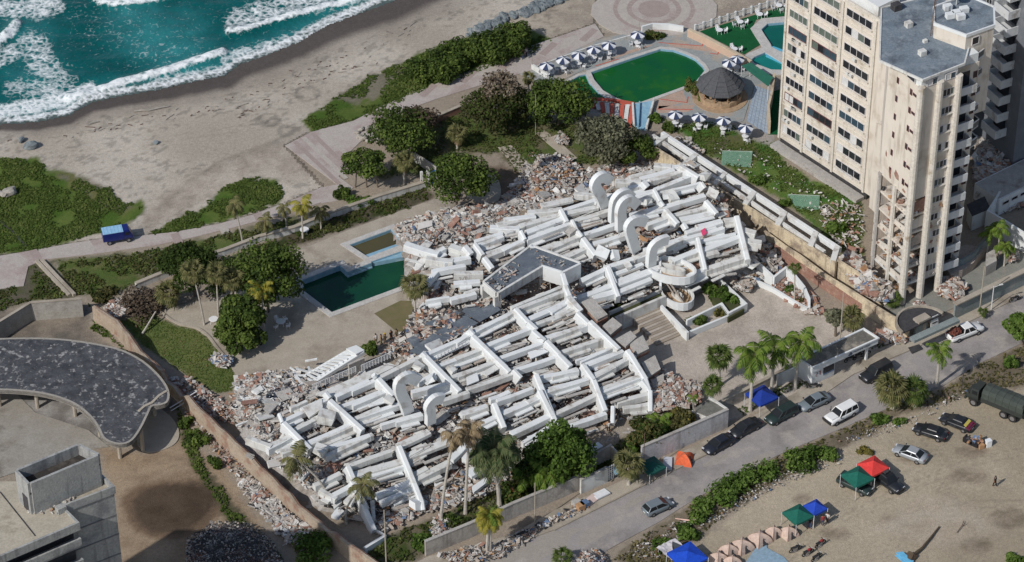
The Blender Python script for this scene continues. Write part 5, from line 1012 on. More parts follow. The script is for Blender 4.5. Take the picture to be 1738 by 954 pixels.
def quads_mesh(name, V, mats, mi):
    n = len(V)//4; me = bpy.data.meshes.new(name); me.vertices.add(len(V)); me.vertices.foreach_set('co', np.asarray(V, np.float32).ravel())
    me.loops.add(4*n); me.loops.foreach_set('vertex_index', np.arange(4*n, dtype=np.int32)); me.polygons.add(n)
    me.polygons.foreach_set('loop_start', np.arange(0,4*n, 4, dtype=np.int32)); me.polygons.foreach_set('loop_total', np.full(n, 4, np.int32))
    for m in mats: me.materials.append(m)
    me.polygons.foreach_set('material_index', np.asarray(mi, np.int32)); me.update(calc_edges=True); return me
def leaf_quads(blobs, n, size, rs, up=.35, shell=.55, asp=1.5):
    """n leaves per blob: small quads through each blob's volume, thickest near its skin, tilted outward and up"""
    Vs, MI = [], []
    for (cx, cy, cz, rx, ry, rz) in blobs:
        d = rs.normal(size=(n, 3)); d /= np.linalg.norm(d, axis=1)[:, None]; r = shell+(1.08-shell)*rs.rand(n)**.7; P = d*r[:, None]*np.array([rx, ry, rz])+np.array([cx, cy, cz])
        N = d*.8+rs.normal(size=(n, 3))*.55+np.array([0,0, up]); N /= np.linalg.norm(N, axis=1)[:, None]
        T = np.cross(N, rs.normal(size=(n, 3))); T /= np.linalg.norm(T, axis=1)[:, None]; B = np.cross(N, T); s = size*(.6+.8*rs.rand(n))[:, None]; T = T*s*asp/2; B = B*s/2
        Vs.append(np.stack([P-T, P+B*.9, P+T, P-B*.9], 1).reshape(-1,3))
        b0 = rs.rand()                     # clump tone
        MI.append(np.clip(np.floor(rs.rand(n)*1.6+b0*1.6-.1),0,2).astype(int))
    return np.concatenate(Vs), np.concatenate(MI)
def crown_blobs(c, rx, ry, rz, k, rs, s0=.3, s1=.5, low=-.35):
    out = []
    for i in range(k):
        a = 2*math.pi*(i*.618+rs.rand()*.2); h = low+(1.0-low)*((i+.5)/k); q = math.sqrt(max(.05,1-h*h))*(.55+.35*rs.rand()); s = s0+(s1-s0)*rs.rand()
        out.append((c[0]+rx*q*math.cos(a), c[1]+ry*q*math.sin(a), c[2]+rz*h*.72, rx*s, ry*s, rz*s*.95))
    return out
seedn = [100]
def tree(label, base, crown, rpx, rzf=.75, mats=LG, k=16, n=130, size=.3, name='broadleaf_tree', cat='tree', group=None, trunks=1, low=-.35, tr=.16, zc=None, barkm=None):
    seedn[0] += 1; rs = np.random.RandomState(seedn[0]); b = G(*base); zc = zc or max(1.2, HT(base, crown[1])); c = G(crown[0], crown[1], zc); R_ = rpx/12.6; t = thing(name, label, cat, b, group)
    bl = crown_blobs((0,0,0), R_, R_*.95, R_*rzf, k, rs, low=low); o = c-b
    bl = [(x+o.x, y+o.y, max(z+o.z, rz*.7+.1), rx, ry, rz) for x, y, z, rx, ry, rz in bl]; V, MI = leaf_quads(bl, int(n*1.9), size, rs)
    ob = bpy.data.objects.new('crown', quads_mesh('crown', V, mats, MI)); C.objects.link(ob); ob.parent = t
    for q in range(trunks):
        mb = MB(); off = Vector(((q-(trunks-1)/2)*R_*.5,0,0)); top = Vector((o.x, o.y, max(.8, o.z-R_*rzf*.15)))+off*.8
        mid = off+(top-off)*.55+Vector((.15,.1,0)); mb.tube([off+Vector((0,0,-.2)), mid, top], [tr*1.3, tr, tr*.5], 7); mb.v = [(x+b.x, y+b.y, z+b.z) for x, y, z in mb.v]; mb.build('trunk', barkm or bark, t)
    for q in range(5):
        x, y, z, rx, ry, rz = bl[(q*3+1) % len(bl)]; s = Vector((o.x*.5, o.y*.5, max(.6, o.z*.55))); mb = MB(); mb.tube([s, s.lerp(Vector((x, y, z)),.55)+Vector((0,0,.15)), Vector((x, y, z))], [tr*.6, tr*.4, tr*.15], 5); mb.v = [(x_+b.x, y_+b.y, z_+b.z) for x_, y_, z_ in mb.v]; mb.build('limb', barkm or bark, t)
    return t
def bush(label, px, rx, rz=1.2, mats=LB, k=8, n=110, size=.3, ry=None, group=None, name='bush', cat='bush'):
    seedn[0] += 1; rs = np.random.RandomState(seedn[0]); b = G(*px); R_ = rx/12.6; Ry = (ry/8.0) if ry else R_*.85; t = thing(name, label, cat, b, group); bl = []
    for i in range(k): a = rs.rand()*6.28; q = math.sqrt(rs.rand())*.75; h = rz*(.35+.45*rs.rand()*(1-q*.5)); bl.append((R_*q*math.cos(a), Ry*q*math.sin(a), h, R_*(.3+.22*rs.rand()), Ry*(.3+.22*rs.rand()), min(h, rz*.5)))
    V, MI = leaf_quads(bl, n, size, rs, up=.5); ob = bpy.data.objects.new('foliage', quads_mesh('foliage', V, mats, MI)); C.objects.link(ob); ob.parent = t
    mb = MB()
    for i in range(4): x, y, z = bl[i % len(bl)][:3]; mb.tube([(b.x+x*.2, b.y+y*.2,0),(b.x+x*.8, b.y+y*.8, z)], [.05,.02], 4)
    mb.build('stems', bark, t)['kind'] = 'stuff'
    return t
# ---- palms: fronds are objects of their own sharing a few meshes
def pinnate(name, mats, droop, curl, pairs=15, ll=.34, hang=.5, seed=0):
    """unit-length feather frond along +X, rising by 'droop' and curling down"""
    rs = np.random.RandomState(seed); V, MI = [], []; pts = []
    p = np.zeros(3); el = droop; N = 12
    for i in range(N+1): pts.append(p.copy()); p = p+np.array([math.cos(el),0, math.sin(el)])/N; el -= curl/N*(1+1.2*i/N)
    for i in range(N):
        a, c = pts[i], pts[i+1]; w = .018*(1-i/N)+.004; V += [a+[0, -w, 0], a+[0, w, 0], c+[0, w, 0], c+[0, -w, 0]]; MI.append(2)
    for k in range(pairs):
        t = .12+.86*(k+.5)/pairs; f = t*N; i = min(N-1, int(f)); q = pts[i]*(1-(f-i))+pts[i+1]*(f-i); d = pts[i+1]-pts[i]; d /= np.linalg.norm(d); L = ll*(math.sin(math.pi*min(1, t*.8+.16))*.9+.12)*(.85+.3*rs.rand())
        for s in (-1,1):
            hg = hang*(.7+.6*rs.rand()); o = np.array([0, s, 0])*math.cos(hg)*.85+d*.45+np.array([0,0,-1])*math.sin(hg); o /= np.linalg.norm(o); w = d*.024
            m_ = q+o*L*.5+np.array([0,0,.01]); e = q+o*L+np.array([0,0,-.06*L/ll]); V += [q-w, q+w, m_+w*1.2, m_-w*1.2, m_-w*1.2, m_+w*1.2, e+w*.2, e-w*.2]; g = 1 if rs.rand() < .6 else 0; MI += [g, g]
    return quads_mesh(name, np.array(V), mats, MI)
def fan(name, mats, el, seed=0, nb=15, pet=.5):
    """unit fan frond: petiole then a fan of stiff blades with drooping tips"""
    rs = np.random.RandomState(seed); V, MI = [], []; e = np.array([math.cos(el),0, math.sin(el)])*pet; w = np.array([0,.018,0]); V += [-w, w, e+w, e-w]; MI.append(2)
    up = np.array([-math.sin(el),0, math.cos(el)]); fw = np.array([math.cos(el),0, math.sin(el)]); sd = np.array([0,1., 0])
    for k in range(nb):
        a = (k/(nb-1)-.5)*4.0; L = .55*(.85+.25*rs.rand())*(1-.12*abs(a)); d = fw*math.cos(a)+sd*math.sin(a); pr = -fw*math.sin(a)+sd*math.cos(a); w_ = pr*.042
        m_ = e+d*L*.62+up*.04; t_ = e+d*L+up*(-.05-.1*rs.rand())+np.array([0,0,-.06]); V += [e-w_*.2, e+w_*.2, m_+w_, m_-w_, m_-w_, m_+w_, t_+w_*.2, t_-w_*.2]; g = 1 if rs.rand() < .6 else 0; MI += [g, g]
    return quads_mesh(name, np.array(V), mats, MI)
royal = [lm('royal_dark', (.035,.075,.016),(.05,.1,.022)), lm('royal_light', (.1,.17,.035),(.13,.2,.045)), lm('royal_rib', (.16,.2,.07),(.18,.22,.08))]
yel = [lm('yellow_frond', (.13,.15,.03),(.16,.17,.035)), lm('yellow_frond_light', (.22,.22,.05),(.26,.25,.06)), lm('yellow_rib', (.26,.24,.08),(.3,.26,.09))]
datep = [lm('date_dark', (.035,.06,.03),(.045,.075,.036)), lm('date_light', (.08,.11,.062),(.1,.13,.075)), lm('date_rib', (.14,.15,.09),(.16,.17,.1))]
oliv = [lm('olive_frond', (.06,.075,.035),(.075,.09,.042)), lm('olive_frond_light', (.13,.14,.075),(.16,.165,.09)), lm('olive_rib', (.18,.17,.11),(.2,.19,.12))]
dry = [lm('dry_frond', (.11,.085,.06),(.14,.11,.08),.1), lm('dry_frond_light', (.2,.165,.125),(.24,.2,.15),.1), lm('dry_rib', (.2,.17,.13),(.22,.19,.14),.1)]
FR = {}
for nm, mt in (('royal', royal),('yellow', yel),('date', datep),('olive', oliv),('dry', dry)):
    FR[nm] = [pinnate('frond_'+nm, mt, 1.25,1.1, hang=.35, seed=1), pinnate('frond_'+nm, mt, .75,1.5, hang=.5, seed=2), pinnate('frond_'+nm, mt, .2,1.35, hang=.7, seed=3), pinnate('frond_'+nm, mt, -.6,.8, hang=.8, seed=4)]
dkg = [lm('fan_green_dark', (.03,.058,.02),(.042,.075,.026)), lm('fan_green_light', (.07,.11,.035),(.09,.13,.042)), lm('fan_green_rib', (.14,.17,.08),(.16,.19,.09))]
for nm, mt in (('fang', dkg),('fano', oliv),('fand', datep),('fandry', dry)):
    FR[nm] = [fan('frond_'+nm, mt, 1.2,1), fan('frond_'+nm, mt, .65,2), fan('frond_'+nm, mt, .05,3), fan('frond_'+nm, mt, -.75,4)]
def palm(label, base, crown, kind='royal', L=2.6, n=15, tr=.16, group=None, dead=0, name='palm_tree', bulge=False, levels=(.12,.38,.34,.16), flat=False, sway=0.0, trunkm=None):
    seedn[0] += 1; rs = random.Random(seedn[0]); b = G(*base); z = max(.3, HT(base, crown[1])); top = G(crown[0], crown[1], z)-b; t = thing(name, label, 'palm', b, group)
    mb = MB(); P, RR = [], []
    for i in range(9):
        u = i/8; s = Vector((sway*math.sin(u*math.pi),0,0)); p = Vector((top.x*u**1.3, top.y*u, top.z*u))+s; r = tr*(1.25-.45*u); r *= (1.35 if u < .05 else 1); r *= 1+(.25*math.sin(u*math.pi*1.2) if bulge else 0); P.append(p+b-Vector((0,0,.15 if i == 0 else 0))); RR.append(r)
    mb.tube(P, RR, 8); mb.build('trunk', trunkm or palmb, t)
    if kind == 'royal': mb = MB(); mb.tube([top+b-Vector((0,0,.1)), top+b+Vector((0,0,.75))], [tr*.9, tr*.5], 8); mb.build('crownshaft', royal[1], t); top = top+Vector((0,0,.7))
    cnt = [max(1, round(n*f)) for f in levels]
    for lv, k in enumerate(cnt):
        for i in range(k): inst('frond', FR[kind][lv], t, top, (rs.uniform(-.12,.12), rs.uniform(-.15,.15),2*math.pi*(i+rs.uniform(-.25,.25))/k+lv*.7), L*rs.uniform(.85,1.1))
    dk = 'fandry' if kind.startswith('fan') else 'dry'
    for i in range(dead): inst('dead_frond', FR[dk][3], t, top-Vector((0,0,.15+.25*rs.random())),(rs.uniform(-.2,.2), rs.uniform(.2,.7),2*math.pi*(i+rs.random()*.5)/dead), L*rs.uniform(.6,.85))
    return t
# trees of the wreck garden and beyond
tree('round green tree beside the blue door, shading the garden', (772,352),(783,302),52,.8, k=20, n=170)
tree('wide dark green tree above the white boulders, by the promenade bend', (683,262),(680,226),58,.6, k=20, n=170)
tree('flat topped group of thin stemmed trees beside the striped plaza', (622,318),(618,276),40,.45, k=14, n=120, trunks=3, tr=.1)
tree('big dark tree with bare upper branches left of the hotel pool', (840,218),(846,184),58,.75, mats=[LG[0], LO[0], LG[1]], k=20, n=170)
tree('big rounded green tree touching the round end of the hotel pool', (948,212),(945,176),58,.75, k=20, n=180)
tree('silvery grey leaved tree behind the collapsed wing', (1035,275),(1033,236),50,.8, mats=LGR, k=18, n=170, size=.34)
tree('dense green tree right of the silvery tree, behind the wreck', (1075,280),(1072,254),38,.7, k=14, n=150)
tree('bare grey twiggy tree top rising above the garden trees', (846,190),(848,145),40,.5, mats=LD, k=14, n=50, size=.3, zc=6.5)
tree('bare dark twiggy tree behind the wide tree at the promenade bend', (720,245),(712,205),36,.6, mats=[LD[0], LD[0], LD[1]], k=12, n=70, size=.3)
tree('broad dark tree at the left end of the pool garden', (330,502),(322,452),52,.6, mats=[LG[0], LG[0], LG[1]], k=20, n=160)
tree('large spreading tree shading the left end of the swimming pool', (455,530),(452,462),60,.85, k=24, n=180, low=-.7)
tree('upper dark lobe of trees between the two garden trees', (395,515),(392,470),40,.7, mats=[LG[0], LG[0], LG[1]], k=14, n=140)
tree('bright leafy tree standing over the terrace tables', (412,585),(408,535),36,.9, k=16, n=160, size=.36)
tree('low leafy tree with yellowish leaves in front of the terrace', (408,596),(406,572),36,.6, mats=[LG[0], LG[1], LG[2]], k=14, n=150, size=.34)
tree('tall bright green tree in front of the wreck near the street wall', (962,815),(955,765),46,1.0, mats=LB, k=20, n=170, low=-.8, size=.36)
tree('dark foliage tree beside the bright green tree near the street wall', (905,822),(915,790),42,.6, mats=[LG[0], LG[0], LB[1]], k=14, n=150)
tree('small bushy tree left of the banana like palm by the street wall', (1092,760),(1092,735),28,.85, mats=[LG[0], LO[1], LG[1]], k=12, n=130, size=.3)
tree('yellowish bushy tree right of the banana like palm by the street wall', (1155,738),(1155,715),22,.9, mats=[LO[0], LO[1], LO[2]], k=10, n=120, size=.3)
tree('grey leaved small tree beside the fan palm behind the gatehouse', (1418,570),(1416,540),18,.8, mats=LGR, k=9, n=110, size=.28)
tree('leafy green tree at the right edge of the street', (1735,585),(1732,555),24,.9, mats=LB, k=10, n=120)
bush('dead brown thicket behind the garden lawn', (240,522),40,1.8, [LD[0], LD[0], LD[1]], k=12, n=150, ry=34)
for px, r, w in (((735,128),46, 'lowest of the row along the promenade'),((782,112),44, 'second of the row along the promenade'),((828,98),42, 'third of the row along the promenade'),((868,82),40, 'highest of the row, near the walkers')):
    bush('large dark sea grape bush, '+w, px, r, 3.2, LG, k=15, n=290, size=.32, ry=30, group='sea grape bushes on the beach side')
bush('tall green bush leaning over the street edge below the parked cars', (1362,785),36,1.9, [LB[1], LB[0], LB[2]], k=10, n=110, size=.3, ry=20); bush('small dark bush continuing right of the tall street bush', (1400,778),22,1.3, LB, k=7, n=110, size=.28)
for px, r, h, w in (((1290,808),30,2.3, 'right end of the hedge row'),((1255,828),32,2.3, 'middle of the hedge row'),((1220,850),30,2.1, 'left of the middle of the hedge row'),((1190,872),24,1.8, 'left end of the hedge row by the silver hatchback')): bush('bright green overgrown bush, '+w, px, r*1.05, h*.72, [LB[1], LB[1], LB[2]], k=8, n=95, size=.3, ry=20, group='overgrown bushes between street and lot')
bush('green bush at the foot of the crumbling wall near the bottom edge', (530,945),34,2.2, LB, k=12, n=150, ry=26); bush('trailing green bush along the muddy plot wall, upper one', (335,752),20,1.4, LG, k=7, n=110); bush('trailing green bush along the muddy plot wall, lower one', (365,790),16,1.2, LG, k=6, n=100); bush('green creeper at the end of the curved pavilion', (318,722),16,1.0, LG, k=6, n=100)
bush('clipped hedge behind the curved white terrace wall', (1112,66),22,.9, [LG[0], LG[1], LO[1]], k=9, n=110, size=.25, ry=12); bush('yellow green bed round the pool side of the thatched bar', (1174,152),12,1.1, [LG[1], LO[1], LG[2]], k=7, n=110, size=.25, ry=18); bush('yellow green bed below the thatched bar', (1190,168),13,.9, [LG[1], LO[1], LG[2]], k=6, n=100, size=.25)
bush('leafy bush beside the blue chute', (1112,207),12,1.2, LB, k=6, n=100, size=.3); bush('leafy bush on the gallery end below the parasols', (1135,222),13,1.3, LG, k=6, n=100, size=.3); bush('pale green shrub at the gallery wall behind the wreck', (1155,262),12,1.6, LGR, k=6, n=100, size=.3)
bush('low leafy clump by the gallery in the tower garden', (1285,308),15,1.0, LB, k=7, n=90, size=.3); bush('second leafy clump by the gallery in the tower garden', (1332,348),13,1.0, LB, k=6, n=90, size=.3); bush('leafy clump near the rubble at the end of the tower garden', (1418,395),20,1.4, LB, k=8, n=110, size=.35)
bush('dark bush below the fallen pergola beside the roof walk', (628,600),13,1.8, LG, k=7, n=100, size=.3); bush('dark trailing plants over the long planter, left end', (1052,530),20,1.8, LG, k=8, n=110, size=.32); bush('trailing plants over the long planter, right end', (1100,514),20,1.4, [LG[0], LG[1], LG[1]], k=8, n=90, size=.3)
for i, (x, y, r) in enumerate(((1205,497,15),(1222,508,17),(1240,518,17))): bush(('spiky greens near the spiral ramp', 'greens in the middle of the white planter', 'greens at the corner of the white planter')[i]+' in the courtyard', (x, y), r, 1.5, LB, k=7, n=120, size=.3)
bush('row of green plants in the narrow lower planter', (1185,546),22,.9, LG, k=8, n=100, size=.26, ry=8); bush('dark red leaved clump at the end of the narrow lower planter', (1220,536),9,1.2, LO, k=5, n=90, size=.25); bush('plants in the triangular garden of the courtyard, nearer', (1340,494),14,.7, LB, k=7, n=90, size=.28); bush('plants in the triangular garden of the courtyard, at the curved tip', (1356,514),10,.6, LO, k=6, n=80, size=.28)
bush('dark ground plants below the burst garden fence by the street wall', (880,840),38,1.6, [LG[0], LG[1], LO[1]], k=10, n=120, ry=16); bush('leafy greens at the foot of the street wall, left part', (715,925),26,1.0, LB, k=9, n=110, ry=14); bush('leafy hedge along the street wall between the palms', (770,895),30,1.3, [LG[0], LG[1], LO[0]], k=9, n=110, ry=12); bush('dark hedge below the street tree at the utility poles', (1075,765),14,1.3, LB, k=6, n=90)
bush('green tuft in the parking lot verge near the white jeep', (1490,716),18,.8, LB, k=6, n=90, ry=10); bush('green tuft in the verge below the fan palms', (1525,715),14,.7, LB, k=5, n=80); bush('small green bush on the dirt bank at the right edge', (1716,622),15,1.3, LB, k=6, n=100); bush('small weed tuft alone on the lot near the silver sedan', (1470,768),13,.5, LO, k=5, n=70, ry=6)
bush('weedy clump by the grey shelter at the lot corner', (1120,930),20,.9, LB, k=6, n=90, ry=12); bush('weedy clump before the dome tents', (1170,905),24,.9, LB, k=7, n=90, ry=14); bush('weeds at the bottom right corner', (1722,950),18,.9, LB, k=6, n=90)
bush('dark shrub left of the path at the promenade strip', (582,335),18,1.4, LG, k=7, n=110); bush('low hedge along the promenade wall near the plaza corner', (610,345),26,1.0, LB, k=8, n=100, ry=10); bush('shrubs at the wall near the crumbling wall end', (180,505),26,1.2, [LG[0], LO[0], LO[1]], k=8, n=100, ry=12)
# palms
R3_ = 'royal palms along the courtyard wall'
palm('royal palm with its pale trunk beside the blue pop-up tent', (1273,697),(1279,612), 'royal', 3.4,17,.2, R3_); palm('royal palm between two others, before the courtyard', (1309,664),(1315,598), 'royal', 3.4,17,.19, R3_); palm('royal palm nearest the gatehouse', (1349,660),(1358,588), 'royal', 3.4,17,.19, R3_)
palm('lone royal palm on the far side of the street by the military truck', (1590,655),(1594,605), 'royal', 2.3,14,.18); palm('royal palm with a double trunk and yellow green fronds at the street wall', (826,940),(830,880), 'yellow', 2.3,28,.16, levels=(.12,.34,.34,.2)); palm('second thin trunk of the yellow green street palm', (832,938),(833,882), 'royal', 2.2,7,.14)
palm('large dark date palm before the collapsed terraces', (848,858),(838,768), 'date', 4.0,46,.24, levels=(.2,.36,.3,.14))
palm('withered brown palm, left of two before the wreck', (748,888),(770,740), 'dry', 2.2,14,.17, levels=(.05,.2,.3,.45), dead=4); palm('withered brown palm, right of two before the wreck', (790,872),(797,730), 'dry', 2.4,16,.17, levels=(.1,.25,.3,.35), dead=3)
palm('drooping coconut palm leaning over the lower left rubble', (556,862),(500,778), 'olive', 3.0,12,.14, levels=(.05,.15,.3,.5), dead=3, sway=.9); palm('coconut palm with a bent trunk in front of the raking fins', (588,890),(617,824), 'olive', 2.5,12,.13, levels=(.1,.3,.35,.25), sway=-.6)
palm('fan palm in the courtyard beside the left end of the palm row', (1221,655),(1220,606), 'fang', 2.1,26,.17, levels=(.2,.35,.3,.15), dead=8); palm('shorter fan palm in front of the courtyard fan palm', (1209,700),(1209,655), 'fang', 1.7,20,.15, levels=(.2,.35,.3,.15), dead=3)
palm('fan palm behind the gatehouse roof', (1447,575),(1447,540), 'fano', 2.0,24,.18, levels=(.2,.35,.3,.15), dead=8); palm('big shrubby fan palm on the street verge near the black car', (1516,693),(1515,660), 'fano', 2.6,34,.25, levels=(.2,.35,.3,.15), dead=6); palm('darker fan palm right of the big shrubby one', (1552,690),(1551,664), 'fang', 2.2,26,.22, levels=(.2,.35,.3,.15), dead=3)
palm('fan palm on the pavement beside the green tent', (1067,824),(1067,790), 'fano', 2.3,26,.2, levels=(.2,.35,.3,.15), dead=4); palm('banana like palm with bright fronds behind the whitewashed wall', (1119,745),(1118,722), 'royal', 2.4,12,.14, levels=(.15,.5,.3,.05)); palm('feathery palm clump under the bright green tree by the street wall', (935,838),(930,812), 'royal', 3.0,12,.14, levels=(.2,.5,.3,0)); palm('second feathery palm clump in the shade by the street wall', (890,838),(895,818), 'royal', 2.6,10,.14, levels=(.2,.5,.3,0))
palm('small palm in the narrow court strip behind the pump room', (1178,720),(1176,682), 'royal', 1.2,9,.08)
BP = 'wind blown palms along the promenade'
for b_, c_, k_, L_, w in (((412,414),(398,348), 'olive', 2.0, 'leftmost, over the green creeper'),((452,408),(448,376), 'olive', 1.9, 'second from the left'),((487,388),(481,352), 'olive', 1.7, 'third from the left'),((514,404),(512,348), 'yellow', 2.1, 'thin tall one over the round table'),((545,388),(543,358), 'olive', 2.1, 'rightmost with hanging fronds')):
    palm('slender wind blown palm by the promenade wall, '+w, b_, c_, k_, L_, 12,.1, BP, levels=(.1,.3,.3,.3), dead=3)
palm('fan palm with a thin trunk in the dark garden grove, left', (347,552),(327,462), 'fano', 1.9,22,.11, dead=10); palm('fan palm with a thin trunk in the dark garden grove, middle', (372,552),(367,464), 'fano', 1.9,22,.11, dead=8); palm('fan palm in the dark garden grove, right', (394,550),(394,474), 'fano', 1.9,22,.11, dead=8); palm('low fan palm at the left edge of the garden grove', (286,522),(286,498), 'fano', 2.0,26,.2, dead=6); palm('yellow green coconut palm in the garden grove', (449,566),(443,488), 'yellow', 2.4,15,.12, levels=(.12,.35,.35,.18))
palm('fan palm by the weathered wall and bare bank near the plaza', (686,312),(686,274), 'fano', 1.8,24,.14, dead=8); palm('fan palm on the lawn among the garden trees', (776,252),(776,228), 'fano', 1.8,24,.14, dead=5); palm('fan palm against the white terrace wall', (897,158),(897,132), 'fano', 1.2,18,.13, dead=8); palm('small palm beside the garden path and rubble', (904,300),(902,262), 'fang', 1.4,16,.09, dead=2)
palm('ragged half brown palm standing beside the pool end', (705,560),(704,485), 'fano', 2.2,20,.13, dead=18); palm('small thin palm in the triangular courtyard garden', (1348,515),(1349,455), 'fang', 1.0,14,.09)
for b_, c_, w in (((1674,436),(1680,402), 'left'),((1694,440),(1696,396), 'tallest, middle'),((1704,452),(1706,425), 'right, lower')): palm('feathery palm in the tower planter, '+w, b_, c_, 'royal', 2.0,12,.1, 'palms in the tower planter')
palm('small palm at the bottom edge by the heap of scraps', (956,960),(956,945), 'fang', 1.6,16,.12); palm('low palm shrub under the tower edge slab', (1516,520),(1516,508), 'fang', 1.5,16,.1); palm('low palm at the pole by the tower street wall', (1668,540),(1668,530), 'fang', .9,14,.08)
# ground cover, uncountable
def cover(name, label, polys, dens, size, mats, up=.8, seed=1, z=.05, clump=True, ragged=6, cat='ground cover', hgt=.18):
    rs = np.random.RandomState(seed); Vs, MI = [], []
    for poly in polys:
        P = [G(*p) for p in poly]; x0, x1 = min(p.x for p in P)-1, max(p.x for p in P)+1; y0, y1 = min(p.y for p in P)-1, max(p.y for p in P)+1
        n = int((x1-x0)*(y1-y0)*dens); X = x0+(x1-x0)*rs.rand(n); Y = y0+(y1-y0)*rs.rand(n); px, py = proj(X, Y, np.zeros(n)); d = sdf(px, py, poly)+(fbm(X*.5, Y*.5,4)-.5)*2*ragged+(fbm(X*1.7, Y*1.7,3)-.5)*ragged
        cl = fbm(X*.35+3, Y*.35+8,4); k = (d > 0) & ((cl > .36+.1*rs.rand(n)) | (not clump)); X, Y, cl = X[k], Y[k], cl[k]; m = len(X); N = rs.normal(size=(m, 3))*.6+np.array([-.1,-.25, up]); N /= np.linalg.norm(N, axis=1)[:, None]
        T = np.cross(N, rs.normal(size=(m, 3))); T /= np.linalg.norm(T, axis=1)[:, None]; B = np.cross(N, T); s = size*(.5+rs.rand(m))[:, None]; Q = np.stack([X, Y, z+hgt*rs.rand(m)*(.4+1.6*np.clip(cl-.3,0,1))], -1); T = T*s*.8; B = B*s*.5
        Vs.append(np.stack([Q-T, Q+B, Q+T, Q-B], 1).reshape(-1,3)); MI.append(np.clip(np.floor(rs.rand(m)*2+(cl-.5)*4),0,2).astype(int))
    o = bpy.data.objects.new(name, quads_mesh(name, np.concatenate(Vs), mats, np.concatenate(MI))); C.objects.link(o); return tag(o, label, cat, kind='stuff')
GRS = [lm('grass_dark', (.042,.07,.02),(.052,.084,.024)), lm('grass_mid', (.062,.1,.028),(.076,.115,.034)), lm('grass_light', (.095,.13,.046),(.11,.14,.055))]
GRD = [lm('weed_dark', (.05,.055,.026),(.06,.066,.03)), lm('weed_mid', (.085,.088,.045),(.1,.1,.052)), lm('weed_pale', (.15,.14,.08),(.18,.165,.1))]
cover('creeper', 'green beach creeper spreading over the sand left of the blue truck', [CREEP1], 42,.22, GRS, seed=1, hgt=.14, up=1.3); cover('creeper', 'green beach creeper patch between sand track and promenade', [CREEP2], 42,.22, GRS, seed=2, hgt=.14, up=1.3); cover('creeper', 'green beach creeper below the sea grape bushes', [CREEP3], 38,.22, GRS, seed=3, hgt=.16, up=1.2)
cover('grass', 'rough grass strip between promenade and garden wall', [STRIP_A, STRIP_B, [(60,446),(120,505),(40,512),(0,530),(-60,540),(0,495),(45,486)]], 22,.24, [GRS[0], GRD[0], GRS[2]], seed=4); cover('grass', 'short grass under the garden trees behind the wreck', [LAWN_C], 16,.2, [GRS[0], GRD[0], GRS[1]], seed=5)
cover('grass', 'short mown lawn beside the crumbling wall', [LAWN_L], 26,.13, [GRS[1], GRS[2], GRD[2]], seed=6, ragged=2, clump=False, hgt=.03, up=1.6); cover('grass', 'green lawn in the tower garden', [GARDEN_T], 30,.18, GRS, seed=7, hgt=.08, up=1.3); cover('grass', 'weedy green strip along the inside of the street wall', [GARDEN_S], 18,.24, [GRS[0], GRD[0], GRS[2]], seed=8)
cover('weeds', 'dry weeds on the bank between street and parking lot', [VERGE], 12,.24, GRD, seed=9); cover('weeds', 'green weeds at the foot of the crumbling wall', [[(300,690),(330,740),(350,800),(420,880),(480,950),(440,960),(380,870),(330,800),(310,750)], [(150,515),(165,540),(200,580),(230,620),(190,580),(150,560)]], 24,.26, GRS, seed=10)
cover('grass', 'grass around the feet of the royal palms', [[(1240,700),(1300,672),(1330,655),(1372,640),(1380,650),(1340,668),(1290,690),(1256,712)], [(1480,590),(1520,572),(1535,585),(1500,600)]], 20,.2, GRS, seed=11)
# ================================================================ TOWERS, PAVILION, UNFINISHED BLOCK
cream = M('cream_render', lin((210,202,190)), lin((201,192,179)), scale=.35, rough=.9, c3=lin((176,164,148)), s3=.25, t3=(.54,.7), streak=(lin((150,139,124)),.8))
creaml = M('pale_cream_trim', lin((206,200,189)), lin((194,187,175)), scale=.8, rough=.85, c3=lin((160,146,126)), s3=.5, t3=(.6,.72), fine=3)
glassd = M('dark_glass', (.012,.014,.018),(.03,.034,.04), scale=.4, rough=.12, spec=.5); glassb = M('blue_glass', (.03,.055,.08),(.05,.08,.1), scale=.4, rough=.1, spec=.5); glassg = M('green_glass', (.09,.12,.1),(.14,.16,.14), scale=.6, rough=.15, spec=.5); curt = M('white_curtain', lin((206,206,204)), lin((186,186,184)), scale=2, rough=.8)
roofb = M('blue_grey_roof', lin((104,116,126)), lin((122,132,140)), scale=.5, rough=.9, bump=.1, c3=lin((84,92,100)), s3=.35, t3=(.5,.66), streak=(lin((140,148,154)),.8), fine=4)
fr_m = M('white_window_frame', lin((206,202,200)), lin((190,186,184)), scale=2, rough=.6); fr_r = M('maroon_window_frame', lin((112,70,70)), lin((96,60,62)), scale=2, rough=.6)
rng = random.Random(44)
def window_mesh(w, h, n, fm):
    """frame in the XZ plane facing -Y, with its sill; panes come as separate meshes"""
    mb = MB(); t = .07
    for x in [-w/2+i*w/n for i in range(n+1)]: mb.box((x, .0,0), t, .14, h)
    mb.box((0,.003,0), w-.005,.13, t); mb.box((0,.003, h-t), w-.005,.13, t); return mb.mesh('window', fm)
def sill_mesh(w, m): mb = MB(); mb.box((0,-.08,-.16), w+.25,.3,.13); return mb.mesh('sill', m)
def pane_mesh(w, h, m): mb = MB(); mb.box((0,.0,.04), w-.08,.03, h-.08); return mb.mesh('pane', m)
WM, PM, SM = {}, {}, {}
